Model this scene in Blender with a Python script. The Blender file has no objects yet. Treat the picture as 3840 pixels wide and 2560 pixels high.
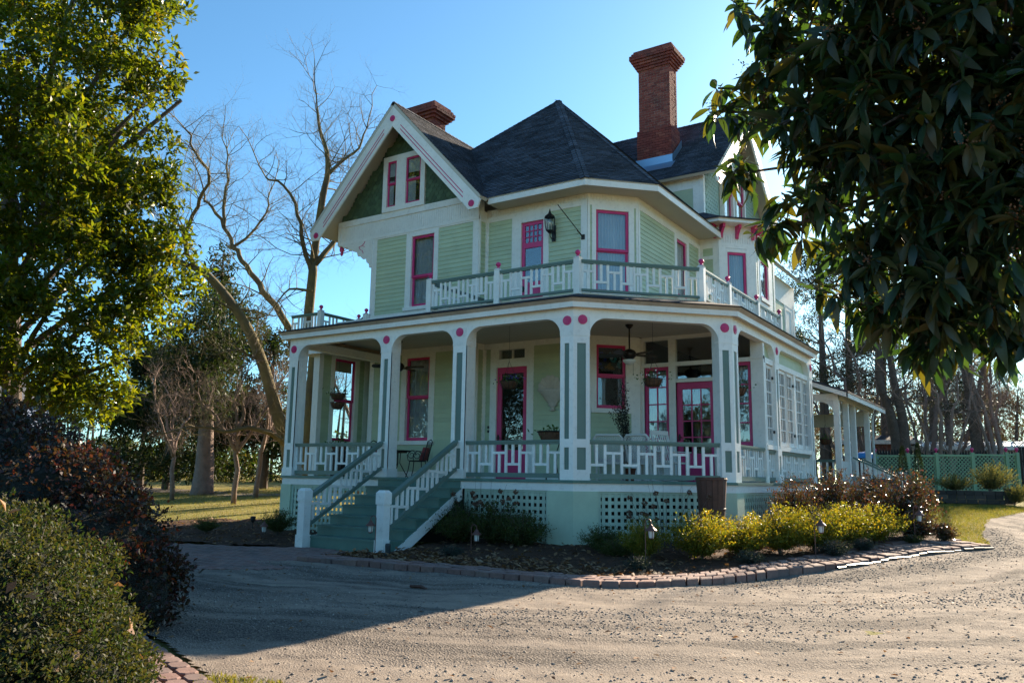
import bpy, math, random
import numpy as np
from mathutils import Vector, Matrix
R = math.radians
random.seed(7)
RNG = np.random.default_rng(7)
sc = bpy.context.scene
COL = sc.collection

# ------------------------------------------------------------------ camera
def set_camera():
    yaw, pitch, roll = 0.5806, 0.1660, 0.0155
    f = Vector((-math.sin(yaw)*math.cos(pitch), math.cos(yaw)*math.cos(pitch), math.sin(pitch)))
    r = Vector((math.cos(yaw), math.sin(yaw), 0)); u = r.cross(f)
    c, s = math.cos(roll), math.sin(roll)
    r2, u2 = r*c+u*s, u*c-r*s
    cam = bpy.data.cameras.new('camera'); cam.sensor_width = 36; cam.lens = 36*3052/3840
    cam.clip_start = 0.05; cam.clip_end = 3000
    o = bpy.data.objects.new('camera', cam); COL.objects.link(o)
    m = Matrix((r2, u2, -f)).transposed().to_4x4(); m.translation = (8.467, -15.344, 1.274)
    o.matrix_world = m; sc.camera = o
set_camera()

# ------------------------------------------------------------------ sky, sun, exposure
SUN_EL, SUN_AZ = 23.0, 2.5          # degrees; azimuth measured from +Y towards +X
w = bpy.data.worlds.new('World'); sc.world = w; w.use_nodes = True
nt = w.node_tree
sky = nt.nodes.new('ShaderNodeTexSky'); sky.sky_type = 'NISHITA'; sky.sun_disc = False
sky.sun_elevation = R(SUN_EL); sky.sun_rotation = R(SUN_AZ)
sky.air_density = 0.85; sky.dust_density = 0.55; sky.ozone_density = 4.5; sky.altitude = 100
bg = nt.nodes['Background']; bg.inputs[1].default_value = 0.088
tn = nt.nodes.new('ShaderNodeMix'); tn.data_type = 'RGBA'; tn.blend_type = 'MULTIPLY'; tn.inputs[0].default_value = 1; tn.inputs[7].default_value = (.70, .96, .90, 1)   # one even grade of the whole sky
nt.links.new(sky.outputs[0], tn.inputs[6]); nt.links.new(tn.outputs[2], bg.inputs[0])
sl = bpy.data.lights.new('sun', 'SUN'); sl.energy = 5.0; sl.angle = R(0.55); sl.color = (1, .83, .62)
so = bpy.data.objects.new('sun', sl); COL.objects.link(so)
sd = Vector((math.sin(R(SUN_AZ))*math.cos(R(SUN_EL)), math.cos(R(SUN_AZ))*math.cos(R(SUN_EL)), math.sin(R(SUN_EL))))
so.rotation_euler = sd.to_track_quat('Z', 'Y').to_euler()
sc.view_settings.view_transform = 'Standard'; sc.view_settings.look = 'None'
sc.view_settings.exposure = 1.65; sc.view_settings.gamma = 1
sc.cycles.max_bounces = 10; sc.cycles.diffuse_bounces = 4; sc.cycles.transparent_max_bounces = 12
sc.cycles.use_denoising = True; sc.cycles.caustics_reflective = False; sc.cycles.caustics_refractive = False

# ------------------------------------------------------------------ materials
def nm(name):
    m = bpy.data.materials.new(name); m.use_nodes = True
    return m, m.node_tree, m.node_tree.nodes['Principled BSDF']
def nd(t, typ, **k):
    n = t.nodes.new(typ)
    for a, b in k.items(): setattr(n, a, b)
    return n
def ramp(t, src, stops):
    n = nd(t, 'ShaderNodeValToRGB'); e = n.color_ramp.elements
    while len(e) < len(stops): e.new(.5)
    for i, (p, c) in enumerate(stops): e[i].position = p; e[i].color = (*c, 1)
    t.links.new(src, n.inputs[0]); return n.outputs[0]
def noise(t, scale, detail=4, rough=.6, vec=None):
    n = nd(t, 'ShaderNodeTexNoise'); n.inputs['Scale'].default_value = scale
    n.inputs['Detail'].default_value = detail; n.inputs['Roughness'].default_value = rough
    if vec is not None: t.links.new(vec, n.inputs['Vector'])
    return n.outputs[0]
def geo_pos(t): return nd(t, 'ShaderNodeNewGeometry').outputs['Position']
def mixc(t, fac, a, b, typ='MIX'):
    n = nd(t, 'ShaderNodeMix', data_type='RGBA', blend_type=typ)
    for i, v in ((0, fac), (6, a), (7, b)):
        if isinstance(v, (int, float)): n.inputs[i].default_value = v
        elif isinstance(v, tuple): n.inputs[i].default_value = (*v, 1)
        else: t.links.new(v, n.inputs[i])
    return n.outputs[2]
def sc3(c, k): return tuple(min(1, x*k) for x in c)
def bump(t, b, h, strength=.3, dist=.02):
    n = nd(t, 'ShaderNodeBump'); n.inputs['Strength'].default_value = strength; n.inputs['Distance'].default_value = dist
    t.links.new(h, n.inputs['Height']); t.links.new(n.outputs[0], b.inputs['Normal'])
def paint(name, c, rough=.55, var=.12, dirt=.0, bmp=.15, rand=0.06):
    m, t, b = nm(name); p = geo_pos(t)
    n1 = noise(t, 1.7, 5, .65, p); col = ramp(t, n1, [(.3, sc3(c, 1-var)), (.7, sc3(c, 1+var*.5))])
    if rand:
        oi = nd(t, 'ShaderNodeObjectInfo'); v = ramp(t, oi.outputs['Random'], [(0, sc3((1, 1, 1), 1-rand*2)), (1, (1, 1, 1))])
        col = mixc(t, 1.0, col, v, 'MULTIPLY')
    if dirt:
        n2 = noise(t, 9, 6, .7, p); mk = ramp(t, n2, [(.52, (0, 0, 0)), (.72, (dirt,)*3)])
        col = mixc(t, mk, col, sc3((.22, .19, .13), 1), 'MIX')
    t.links.new(col, b.inputs['Base Color']); b.inputs['Roughness'].default_value = rough
    if bmp: bump(t, b, noise(t, 60, 3, .6, p), bmp, .004)
    return m
def tinted(name, c, rough=.85, var=.35, scale=3, bscale=80, bstr=.4, bdist=.01, attr=True, c2=None, spec=.5):
    """base colour varied by a per-face 'tint' attribute and noise"""
    m, t, b = nm(name); p = geo_pos(t); c2 = c2 or sc3(c, 1+var)
    col = ramp(t, noise(t, scale, 5, .65, p), [(.3, sc3(c, 1-var*.6)), (.7, c2)])
    if attr:
        a = nd(t, 'ShaderNodeAttribute', attribute_name='tint')
        col = mixc(t, 1.0, col, ramp(t, a.outputs['Fac'], [(0, (1-var,)*3), (1, (1, 1, 1))]), 'MULTIPLY')
    t.links.new(col, b.inputs['Base Color']); b.inputs['Roughness'].default_value = rough
    b.inputs['Specular IOR Level'].default_value = spec
    if bstr: bump(t, b, noise(t, bscale, 4, .6, p), bstr, bdist)
    return m
def plain(name, c, rough=.5, metal=0, spec=.5):
    m, t, b = nm(name); b.inputs['Base Color'].default_value = (*c, 1)
    b.inputs['Roughness'].default_value = rough; b.inputs['Metallic'].default_value = metal
    b.inputs['Specular IOR Level'].default_value = spec
    return m
def brickmat(name, cs, rough=.9):
    m, t, b = nm(name); p = geo_pos(t); oi = nd(t, 'ShaderNodeObjectInfo')
    a = nd(t, 'ShaderNodeAttribute', attribute_name='tint')
    s = nd(t, 'ShaderNodeMath', operation='ADD'); t.links.new(oi.outputs['Random'], s.inputs[0]); t.links.new(a.outputs['Fac'], s.inputs[1])
    fr = nd(t, 'ShaderNodeMath', operation='FRACT'); t.links.new(s.outputs[0], fr.inputs[0])
    col = ramp(t, fr.outputs[0], [(i/(len(cs)-1), c) for i, c in enumerate(cs)])
    n1 = noise(t, 14, 6, .7, p); col = mixc(t, ramp(t, n1, [(.45, (0, 0, 0)), (.75, (.6,)*3)]), col, sc3(cs[0], .45))
    n2 = noise(t, 1.1, 4, .6, p); col = mixc(t, ramp(t, n2, [(.5, (0, 0, 0)), (.7, (.5,)*3)]), col, (.06, .05, .045))
    t.links.new(col, b.inputs['Base Color']); b.inputs['Roughness'].default_value = rough
    bump(t, b, noise(t, 70, 4, .7, p), .5, .008)
    return m
def leafmat(name, cols, trans=.45, rough=.45, spec=.5, tcol=None):
    """two-sided leaf: diffuse + translucent + gloss, colour from the per-leaf 'tint'"""
    m, t, b = nm(name); a = nd(t, 'ShaderNodeAttribute', attribute_name='tint'); oi = nd(t, 'ShaderNodeObjectInfo')
    s = nd(t, 'ShaderNodeMath', operation='ADD'); t.links.new(oi.outputs['Random'], s.inputs[0]); t.links.new(a.outputs['Fac'], s.inputs[1])
    fr = nd(t, 'ShaderNodeMath', operation='FRACT'); t.links.new(s.outputs[0], fr.inputs[0])
    col = ramp(t, fr.outputs[0], [(i/(len(cols)-1), c) for i, c in enumerate(cols)])
    t.links.new(col, b.inputs['Base Color']); b.inputs['Roughness'].default_value = rough
    b.inputs['Specular IOR Level'].default_value = spec
    tr = nd(t, 'ShaderNodeBsdfTranslucent')
    tc = mixc(t, 1.0, col, tcol or (2.2, 2.0, .7), 'MULTIPLY'); t.links.new(tc, tr.inputs[0])
    mx = nd(t, 'ShaderNodeMixShader'); mx.inputs[0].default_value = trans
    t.links.new(b.outputs[0], mx.inputs[1]); t.links.new(tr.outputs[0], mx.inputs[2])
    t.links.new(mx.outputs[0], t.nodes['Material Output'].inputs[0])
    return m
def glassmat(name, tint=(.9, .93, .93), refl=.13):
    m = bpy.data.materials.new(name); m.use_nodes = True; t = m.node_tree; t.nodes.remove(t.nodes['Principled BSDF'])
    tr = nd(t, 'ShaderNodeBsdfTransparent'); tr.inputs[0].default_value = (*tint, 1)
    gl = nd(t, 'ShaderNodeBsdfGlossy'); gl.inputs['Roughness'].default_value = .015
    lw = nd(t, 'ShaderNodeLayerWeight'); pw = nd(t, 'ShaderNodeMath', operation='POWER'); t.links.new(lw.outputs['Facing'], pw.inputs[0]); pw.inputs[1].default_value = 3.0
    fr = nd(t, 'ShaderNodeMath', operation='MULTIPLY_ADD'); t.links.new(pw.outputs[0], fr.inputs[0]); fr.inputs[1].default_value = .85; fr.inputs[2].default_value = refl
    p = geo_pos(t); bp = nd(t, 'ShaderNodeBump'); bp.inputs['Strength'].default_value = .06; bp.inputs['Distance'].default_value = .02
    t.links.new(noise(t, 2.5, 2, .5, p), bp.inputs['Height']); t.links.new(bp.outputs[0], gl.inputs['Normal'])
    mx = nd(t, 'ShaderNodeMixShader'); t.links.new(fr.outputs[0], mx.inputs[0])
    t.links.new(tr.outputs[0], mx.inputs[1]); t.links.new(gl.outputs[0], mx.inputs[2])
    t.links.new(mx.outputs[0], t.nodes['Material Output'].inputs[0])
    return m

M = {}
M['white'] = paint('white_paint', (.90, .87, .81), .5, .08, .22)
M['white_rail'] = paint('white_rail_paint', (.88, .86, .81), .5, .08, .30)
M['sage'] = paint('sage_green_siding', (.53, .60, .40), .55, .10, .05)
M['moss'] = paint('moss_green_shingle', (.090, .145, .072), .7, .2, .0, .3, .22)
M['teal_shingle'] = paint('pale_teal_shingle', (.33, .46, .38), .65, .15, .0, .3, .10)
M['railg'] = paint('grey_green_rail', (.13, .20, .165), .45, .10, .05)
M['stepg'] = paint('deep_green_step', (.10, .20, .16), .5, .25, .35)
M['pier'] = paint('mint_masonry', (.53, .62, .45), .8, .12, .05, .5)
M['lattice'] = paint('sage_lattice', (.47, .57, .44), .65, .15, .10)
M['magenta'] = paint('raspberry_paint', (.62, .030, .16), .4, .12, .0)
M['ceil'] = paint('cream_ceiling', (.56, .51, .42), .6, .06)
M['tan'] = paint('weathered_crown', (.52, .42, .33), .8, .25, .45)
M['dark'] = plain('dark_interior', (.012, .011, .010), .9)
M['glass'] = glassmat('window_glass')
M['roof'] = tinted('roof_shingles', (.085, .090, .110), .92, .7, 1.2, 90, .5, .01, spec=.25)
M['brick'] = brickmat('chimney_brick', [(.22, .045, .034), (.27, .06, .044), (.17, .034, .028), (.34, .10, .07), (.20, .04, .032)])
M['mortar'] = paint('mortar', (.34, .28, .24), .95, .2, .2, .5)
M['metal'] = plain('flashing_metal', (.30, .42, .55), .35, .7)
M['iron'] = plain('dark_iron', (.018, .017, .018), .45, .3)
M['curtain'] = paint('lace_curtain', (.62, .62, .64), .9, .12, 0, .2)
M['blind'] = paint('cream_blind', (.62, .58, .50), .9, .10, 0, .2)
M['wicker'] = paint('white_wicker', (.70, .66, .60), .7, .1, .1)
M['stone'] = paint('cast_plaster', (.66, .58, .50), .8, .15, .3, .4)
M['wood'] = tinted('barrel_staves', (.085, .030, .018), .6, .4, 6, 60, .5, .006, False)
M['twig'] = tinted('hanging_basket_coir', (.12, .055, .028), .9, .5, 20, 120, .9, .02, False)

# ------------------------------------------------------------------ mesh helpers
class MB:
    def __init__(s): s.v = []; s.f = []; s.t = []
    def face(s, pts, tint=0.0):
        i = len(s.v); s.v += [tuple(p) for p in pts]; s.f.append(tuple(range(i, i+len(pts)))); s.t.append(tint)
    def hexa(s, p, tint=0.0):           # 8 corners: bottom 4 ccw, top 4
        i = len(s.v); s.v += [tuple(q) for q in p]
        for q in ((0, 3, 2, 1), (4, 5, 6, 7), (0, 1, 5, 4), (1, 2, 6, 5), (2, 3, 7, 6), (3, 0, 4, 7)):
            s.f.append(tuple(i+k for k in q)); s.t.append(tint)
    def box(s, x0, x1, y0, y1, z0, z1, tint=0.0):
        s.hexa([(x0, y0, z0), (x1, y0, z0), (x1, y1, z0), (x0, y1, z0), (x0, y0, z1), (x1, y0, z1), (x1, y1, z1), (x0, y1, z1)], tint)
    def prism(s, a, b, tint=0.0):       # two loops of equal length
        n = len(a); i = len(s.v); s.v += [tuple(p) for p in a]+[tuple(p) for p in b]
        s.f.append(tuple(range(i, i+n))[::-1]); s.f.append(tuple(range(i+n, i+2*n))); s.t += [tint, tint]
        for k in range(n):
            l = (k+1) % n; s.f.append((i+k, i+l, i+n+l, i+n+k)); s.t.append(tint)
    def beam(s, p, q, wd, ht, up=(0, 0, 1), tint=0.0):
        p, q = Vector(p), Vector(q); d = (q-p).normalized(); up = Vector(up)
        if abs(d.dot(up)) > .98: up = Vector((0, 1, 0))
        x = d.cross(up).normalized()*wd/2; y = x.cross(d).normalized()*ht/2
        s.hexa([p-x-y, p+x-y, q+x-y, q-x-y, p-x+y, p+x+y, q+x+y, q-x+y], tint)
    def tube(s, pts, rad, n=6, cap=True, tint=0.0):
        pts = [Vector(p) for p in pts]; m = len(pts)
        if not hasattr(rad, '__len__'): rad = [rad]*m
        i = len(s.v); prev = None
        for k in range(m):
            d = (pts[min(k+1, m-1)]-pts[max(k-1, 0)]).normalized()
            if prev is None:
                a = Vector((0, 0, 1)) if abs(d.z) < .9 else Vector((1, 0, 0)); x = d.cross(a).normalized()
            else: x = (prev-d*prev.dot(d)).normalized()
            prev = x; y = d.cross(x)
            for j in range(n):
                a = 2*math.pi*j/n; s.v.append(tuple(pts[k]+(x*math.cos(a)+y*math.sin(a))*rad[k]))
        for k in range(m-1):
            for j in range(n):
                l = (j+1) % n; s.f.append((i+k*n+j, i+k*n+l, i+(k+1)*n+l, i+(k+1)*n+j)); s.t.append(tint)
        if cap:
            s.f.append(tuple(i+j for j in range(n))[::-1]); s.f.append(tuple(i+(m-1)*n+j for j in range(n))); s.t += [tint, tint]
    def lathe(s, prof, c=(0, 0, 0), n=16, axis='z', tint=0.0, sx=1, sy=1):
        i = len(s.v)
        for r, z in prof:
            for j in range(n):
                a = 2*math.pi*j/n; s.v.append((c[0]+r*math.cos(a)*sx, c[1]+r*math.sin(a)*sy, c[2]+z))
        for k in range(len(prof)-1):
            for j in range(n):
                l = (j+1) % n; s.f.append((i+k*n+j, i+k*n+l, i+(k+1)*n+l, i+(k+1)*n+j)); s.t.append(tint)
        s.f.append(tuple(i+j for j in range(n))[::-1]); s.f.append(tuple(i+(len(prof)-1)*n+j for j in range(n))); s.t += [tint, tint]
    def mesh(s, name, smooth=False):
        me = bpy.data.meshes.new(name); me.from_pydata(s.v, [], s.f)
        if any(s.t):
            at = me.attributes.new('tint', 'FLOAT', 'FACE'); at.data.foreach_set('value', np.array(s.t, np.float32))
        if smooth: me.polygons.foreach_set('use_smooth', [True]*len(me.polygons))
        me.update(); return me
    def build(s, name, mat, par=None, smooth=False, **kw):
        return link(name, s.mesh(name, smooth), mat, par, **kw)
def link(name, me, mat, par=None, loc=None, rot=None, scl=None, **kw):
    if mat is not None and not me.materials: me.materials.append(M[mat] if isinstance(mat, str) else mat)
    o = bpy.data.objects.new(name, me); COL.objects.link(o)
    if par is not None: o.parent = par
    if loc is not None: o.location = loc
    if rot is not None: o.rotation_euler = rot
    if scl is not None: o.scale = scl
    for k, v in kw.items(): o[k] = v
    return o
def empty(name, loc=(0, 0, 0), **kw):
    o = bpy.data.objects.new(name, None); COL.objects.link(o); o.location = loc; o.empty_display_size = .3
    for k, v in kw.items(): o[k] = v
    return o
def fastmesh(name, V, F, tint=None, smooth=False):
    """V (n,3), F (m,k) numpy, optional per-face tint"""
    me = bpy.data.meshes.new(name); m, k = F.shape
    me.vertices.add(len(V)); me.vertices.foreach_set('co', V.astype(np.float32).ravel())
    me.loops.add(m*k); me.loops.foreach_set('vertex_index', F.astype(np.int32).ravel())
    me.polygons.add(m); me.polygons.foreach_set('loop_start', np.arange(0, m*k, k, dtype=np.int32))
    if tint is not None:
        at = me.attributes.new('tint', 'FLOAT', 'FACE'); at.data.foreach_set('value', tint.astype(np.float32))
    me.update(calc_edges=True)
    if smooth: me.polygons.foreach_set('use_smooth', np.ones(m, bool))
    me.validate(); return me
class Fr:
    """a wall's frame: s along it, z up, d outwards"""
    def __init__(s, o, d): 
        l = math.hypot(*d); s.o = o; s.d = (d[0]/l, d[1]/l); s.n = (d[1]/l, -d[0]/l)
    def p(s, a, z, d=0): return (s.o[0]+s.d[0]*a+s.n[0]*d, s.o[1]+s.d[1]*a+s.n[1]*d, z)
    def box(s, mb, a0, a1, z0, z1, d0, d1, tint=0.0):
        mb.hexa([s.p(a0, z0, d1), s.p(a1, z0, d1), s.p(a1, z0, d0), s.p(a0, z0, d0), s.p(a0, z1, d1), s.p(a1, z1, d1), s.p(a1, z1, d0), s.p(a0, z1, d0)], tint)
    def poly(s, mb, pts, d0, d1): mb.prism([s.p(a, z, d0) for a, z in pts][::-1], [s.p(a, z, d1) for a, z in pts][::-1])
    def bx(s, name, mat, par, a0, a1, z0, z1, d0, d1, **k):
        mb = MB(); s.box(mb, a0, a1, z0, z1, d0, d1); return mb.build(name, mat, par, **k)
    def bxs(s, name, mat, par, L, **k):
        mb = MB()
        for b in L: s.box(mb, *b)
        return mb.build(name, mat, par, **k)
    def disc(s, mb, a, z, r, d0, d1, n=20):
        c = [(a+r*math.cos(2*math.pi*i/n), z+r*math.sin(2*math.pi*i/n)) for i in range(n)]; s.poly(mb, c, d0, d1)
def T(y): return -.3+.045*min(30, max(0, y+2))       # the ground's gentle rise towards the back
# ------------------------------------------------------------------ the house
H = empty('victorian_house', (0, 0, 0), label='two storey sage green gabled house with raspberry trim and wraparound porch', category='house')
def hp(mb, name, mat, **k): return mb.build(name, mat, H, **k)
W1, W2 = (-1.799, 4.06), (-.755, 5.105)
CLN = 1.477
FG = Fr((0, 3.68), (1, 0)); FM = Fr((0, 4.06), (1, 0)); FC = Fr(W1, (1, 1)); FS = Fr((-.755, 0), (0, 1)); FGR = Fr((-5.24, 0), (0, 1))
FW = Fr((0, 10.0), (1, 0)); FWC = Fr((-.1, 10.0), (1, 1)); FWS = Fr((.82, 0), (0, 1)); FX = Fr((0, 5.25), (1, 0))
# dark core of the house behind the siding and the panes
mb = MB(); pl = [(-9.24, 3.92), (-5.48, 3.92), (-5.48, 4.30), (-1.90, 4.30), (-.995, 5.205), (-.995, 10.24), (-.20, 10.24), (.58, 11.02), (.58, 13.0),
                 (-.20, 13.8), (-.995, 13.8), (-.995, 22.0), (-10.9, 22.0), (-10.9, 5.4)]
mb.prism([(x, y, .4) for x, y in pl], [(x, y, 9.15) for x, y in pl]); hp(mb, 'core', 'dark')

NCLAP = [0]
def clap(fr, par, s0, s1, z0, z1, mat='sage', expo=.132):
    n = max(1, round((z1-z0)/expo)); e = (z1-z0)/n
    mb = MB(); a, b = .004, .024
    P = lambda s, z, d: fr.p(s, z, d)
    mb.hexa([P(s0, 0, b), P(s1, 0, b), P(s1, 0, -.03), P(s0, 0, -.03), P(s0, e+.012, a), P(s1, e+.012, a), P(s1, e+.012, -.03), P(s0, e+.012, -.03)])
    me = mb.mesh('clapboard')
    for i in range(n):
        z = z0+i*e
        link('clapboard', me, mat, par, loc=(0, 0, z), scl=(1, 1, 1 if i < n-1 else e/(e+.012))); NCLAP[0] += 1
def wall(fr, boxes, panels=(), mat='white', zs=None):
    o = fr.bxs('wall', mat, H, boxes)
    for p in panels: clap(fr, o, *p)
    return o
def beadboard(fr, s0, s1, z0, z1, par, d=.012, wd=.085):
    mb = MB(); n = max(1, round((s1-s0)/wd)); w = (s1-s0)/n
    for i in range(n): fr.box(mb, s0+i*w+.004, s0+(i+1)*w-.004, z0, z1, -.02, d)
    fr.box(mb, s0, s1, z0, z1, -.05, -.004)
    return mb.build('beadboard', 'white', par, kind='stuff')
def frame_boxes(s0, s1, z0, z1, wd, d0, d1, wb=None):
    wb = wb or wd
    return [(s0, s0+wd, z0, z1, d0, d1), (s1-wd, s1, z0, z1, d0, d1), (s0+wd, s1-wd, z1-wd, z1, d0, d1), (s0+wd, s1-wd, z0, z0+wb, d0, d1)]
def drape(fr, par, s0, s1, z0, z1, d, mat='curtain', amp=.014, fq=8):
    mb = MB(); n = 36; f = random.uniform(.8, 1.2)*fq
    row = []
    for i in range(n+1):
        s = s0+(s1-s0)*i/n; dd = d+amp*math.sin(i*f*.6)+amp*.4*math.sin(i*1.7)
        row.append((s, dd))
    for (a, da), (b, db) in zip(row, row[1:]):
        mb.face([fr.p(a, z0, da), fr.p(b, z0, db), fr.p(b, z1, db), fr.p(a, z1, da)])
    return mb.build('curtain', mat, par, smooth=True)
def window(fr, s0, s1, z0, z1, mid=None, cl=.2, cr=.2, ct=.12, cb=.12, curtain='curtain', cz=None, sash='magenta', glass='glass', sill=True, grid=None, wd=.075, par=None, name='window', cs=None):
    """casing > sash, pane, muntin, curtain, sill; the sash fills s0..s1, z0..z1"""
    B = [(s0-cl, s0, z0, z1+ct, -.125, .036), (s1, s1+cr, z0, z1+ct, -.125, .036)]
    if ct: B.append((s0, s1, z1, z1+ct, -.125, .034))
    o = fr.bxs(name, 'white', par or H, B)
    if sill: fr.bx('sill', 'white', o, s0-cl-.03, s1+cr+.03, z0-cb, z0, -.125, .075)
    if mid:
        fr.bxs('sash', sash, o, frame_boxes(s0, s1, mid-.02, z1, wd, -.07, -.02))
        fr.bxs('sash', sash, o, frame_boxes(s0, s1, z0, mid+.025, wd, -.105, -.0702, .10))
        fr.bx('pane', glass, o, s0+wd, s1-wd, mid+.03, z1-wd, -.048, -.042)
        fr.bx('pane', glass, o, s0+wd, s1-wd, z0+.1, mid-.045, -.092, -.086)
    else:
        fr.bxs('sash', sash, o, frame_boxes(s0, s1, z0, z1, wd, -.07, -.01, wd*1.3))
        if grid:
            c, r = grid; a0, a1, b0, b1 = s0+wd, s1-wd, z0+wd*1.3, z1-wd
            for i in range(1, c): fr.bx('muntin', sash, o, a0+(a1-a0)*i/c-.016, a0+(a1-a0)*i/c+.016, b0, b1, -.06, -.018)
            for j in range(1, r): fr.bx('muntin', sash, o, a0, a1, b0+(b1-b0)*j/r-.016, b0+(b1-b0)*j/r+.016, -.0585, -.0165)
            for i in range(c):
                for j in range(r):
                    fr.bx('pane', glass, o, a0+(a1-a0)*i/c+.016, a0+(a1-a0)*(i+1)/c-.016, b0+(b1-b0)*j/r+.016, b0+(b1-b0)*(j+1)/r-.016, -.044, -.039)
        else: fr.bx('pane', glass, o, s0+wd, s1-wd, z0+wd*1.3, z1-wd, -.045, -.039)
    if curtain:
        zz = cz or (z0+.02, z1-.02); q = cs or (s0+.01, s1-.01)
        drape(fr, o, q[0], q[1], zz[0], zz[1], -.165 if mid else -.15, curtain, .018 if mid else .02)
    return o
def door(fr, s0, s1, z0, z1, g0, g1, cl=.16, cr=.16, ct=.14, sash='magenta', wd=.12, grid=None, glass='glass', curtain=None, extra=None):
    """casing > leaf, pane, muntin, handle; glazed between g0 and g1 (and in the band extra)"""
    o = fr.bxs('door', 'white', H, [(s0-cl, s0, z0, z1+ct, -.125, .036), (s1, s1+cr, z0, z1+ct, -.125, .036), (s0, s1, z1, z1+ct, -.125, .034)])
    a0, a1 = s0+wd, s1-wd; top = extra[0] if extra else z1
    B = [(s0, a0, z0, z1, -.085, -.03), (a1, s1, z0, z1, -.085, -.03), (a0, a1, g1, top, -.085, -.03), (a0, a1, z0, g0, -.085, -.03)]
    if extra: B.append((a0, a1, extra[1], z1, -.085, -.03))
    fr.bxs('leaf', sash, o, B)
    for (b0, b1), gr in (((g0, g1), grid), (extra[:2], extra[2]) if extra else (None, None)) if extra else (((g0, g1), grid),):
        c, r = gr or (1, 1)
        for i in range(1, c): fr.bx('muntin', sash, o, a0+(a1-a0)*i/c-.014, a0+(a1-a0)*i/c+.014, b0, b1, -.075, -.032)
        for j in range(1, r): fr.bx('muntin', sash, o, a0, a1, b0+(b1-b0)*j/r-.014, b0+(b1-b0)*j/r+.014, -.0735, -.0335)
        for i in range(c):
            for j in range(r):
                fr.bx('pane', glass, o, a0+(a1-a0)*i/c+.01, a0+(a1-a0)*(i+1)/c-.01, b0+(b1-b0)*j/r+.01, b0+(b1-b0)*(j+1)/r-.01, -.058, -.052)
    fr.bxs('panel', sash, o, frame_boxes(a0+.06, a1-.06, z0+.15, g0-.08, .03, -.031, -.018))
    mb = MB(); q = fr.p(s0+.05, z0+1.15, .03); mb.lathe([(.02, -.09), (.028, -.06), (.028, .06), (.02, .09)], fr.p(s0+.06, z0+1.15, -.02), 8); mb.tube([fr.p(s0+.06, z0+1.17, -.03), q, (q[0]+fr.d[0]*.1, q[1]+fr.d[1]*.1, q[2])], .014, 6)
    mb.build('handle', 'iron', o)
    if curtain: drape(fr, o, a0, a1, curtain[0], curtain[1], -.1, 'curtain', .01)
    return o

# --- second floor, gable bay
o = wall(FG, [(-9.52, -9.30, 5.5, 8.85, -.125, .03), (-9.30, -8.05, 6.19, 6.33, -.10, .03), (-6.76, -5.45, 6.19, 6.33, -.10, .03), (-5.45, -5.24, 5.4, 8.85, -.125, .034),
              (-8.05, -6.76, 6.19, 6.34, -.10, .031), (-9.52, -5.24, 5.3, 6.19, -.125, .02),
              (-9.52, -5.24, 8.85, 9.0, -.125, .03)],
         [(-9.30, -8.05, 6.33, 8.85), (-6.76, -5.45, 6.33, 8.85)])
window(FG, -7.83, -6.93, 6.46, 8.73, 7.42, .22, .17, .12, .11)
# gable frieze spans the whole overhanging gable
wg = FG.bxs('wall', 'white', H, [(-11.09, -5.24, 8.90, 9.0, -.25, .045), (-11.09, -5.24, 9.50, 9.70, -.25, .05), (-11.09, -10.97, 8.9, 9.60, -.25, .046), (-5.36, -5.24, 9.0, 9.5, -.25, .046)])
beadboard(FG, -10.97, -5.36, 9.0, 9.5, wg)
mb = MB(); mb.prism([(-11.09, 3.72, 8.905), (-9.40, 3.72, 8.905), (-11.09, 5.41, 8.905)], [(-11.09, 3.72, 8.99), (-9.40, 3.72, 8.99), (-11.09, 5.41, 8.99)]); hp(mb, 'soffit', 'ceil')
Fcut = Fr((-9.38, 3.68), (-1, 1)); 
Fcut2 = Fr((-11.09, 5.39), (1, -1)); Fcut2.n = (-math.sqrt(.5), -math.sqrt(.5))
Fcut2.bx('wall', 'sage', H, 0, 2.41, 1.2, 8.9, -.12, 0.0)
# scroll-sawn brackets under the overhanging corner
def bracket(P, name):
    prof = [(0, 0), (0, -.95), (.07, -.95), (.10, -.82), (.20, -.76), (.24, -.62), (.38, -.62), (.52, -.50), (.60, -.50), (.66, -.36), (.84, -.30), (.92, -.22), (1.02, -.25), (1.10, -.13), (1.28, -.13), (1.36, -.04), (1.52, -.06), (1.52, 0)]
    mb = MB(); a = [P(s, z, 0) for s, z in prof]; b = [P(s, z, .05) for s, z in prof]; mb.prism(a, b); return hp(mb, name, 'white')
b1 = bracket(lambda s, z, d: (-9.50-s, 3.66-d, 8.90+z), 'bracket')
bracket(lambda s, z, d: (-9.50-s*.72-d*.5, 3.70+s*.72, 8.90+z), 'bracket')
mb = MB()
def strip(pts, P, w=.022):
    for (a, b), (c, d) in zip(pts, pts[1:]): mb.beam(P(a, b), P(c, d), .012, w, (0, 1, 0))
strip([(.30, -.22), (.42, -.16), (.56, -.20), (.50, -.30), (.40, -.34), (.36, -.44)], lambda s, z: (-9.50-s, 3.605, 8.90+z)); strip([(.42, -.16), (.34, -.10), (.30, -.03)], lambda s, z: (-9.50-s, 3.605, 8.90+z)); mb.build('scroll', 'magenta', b1)
mb = MB(); mb.lathe([(.02, .12), (.06, .08), (.03, .03), (.08, -.04), (.085, -.12), (.04, -.2), (.06, -.25), (.01, -.32)], (-11.0, 3.76, 8.88), 12); hp(mb, 'pendant_drop', 'magenta', smooth=True)
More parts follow.
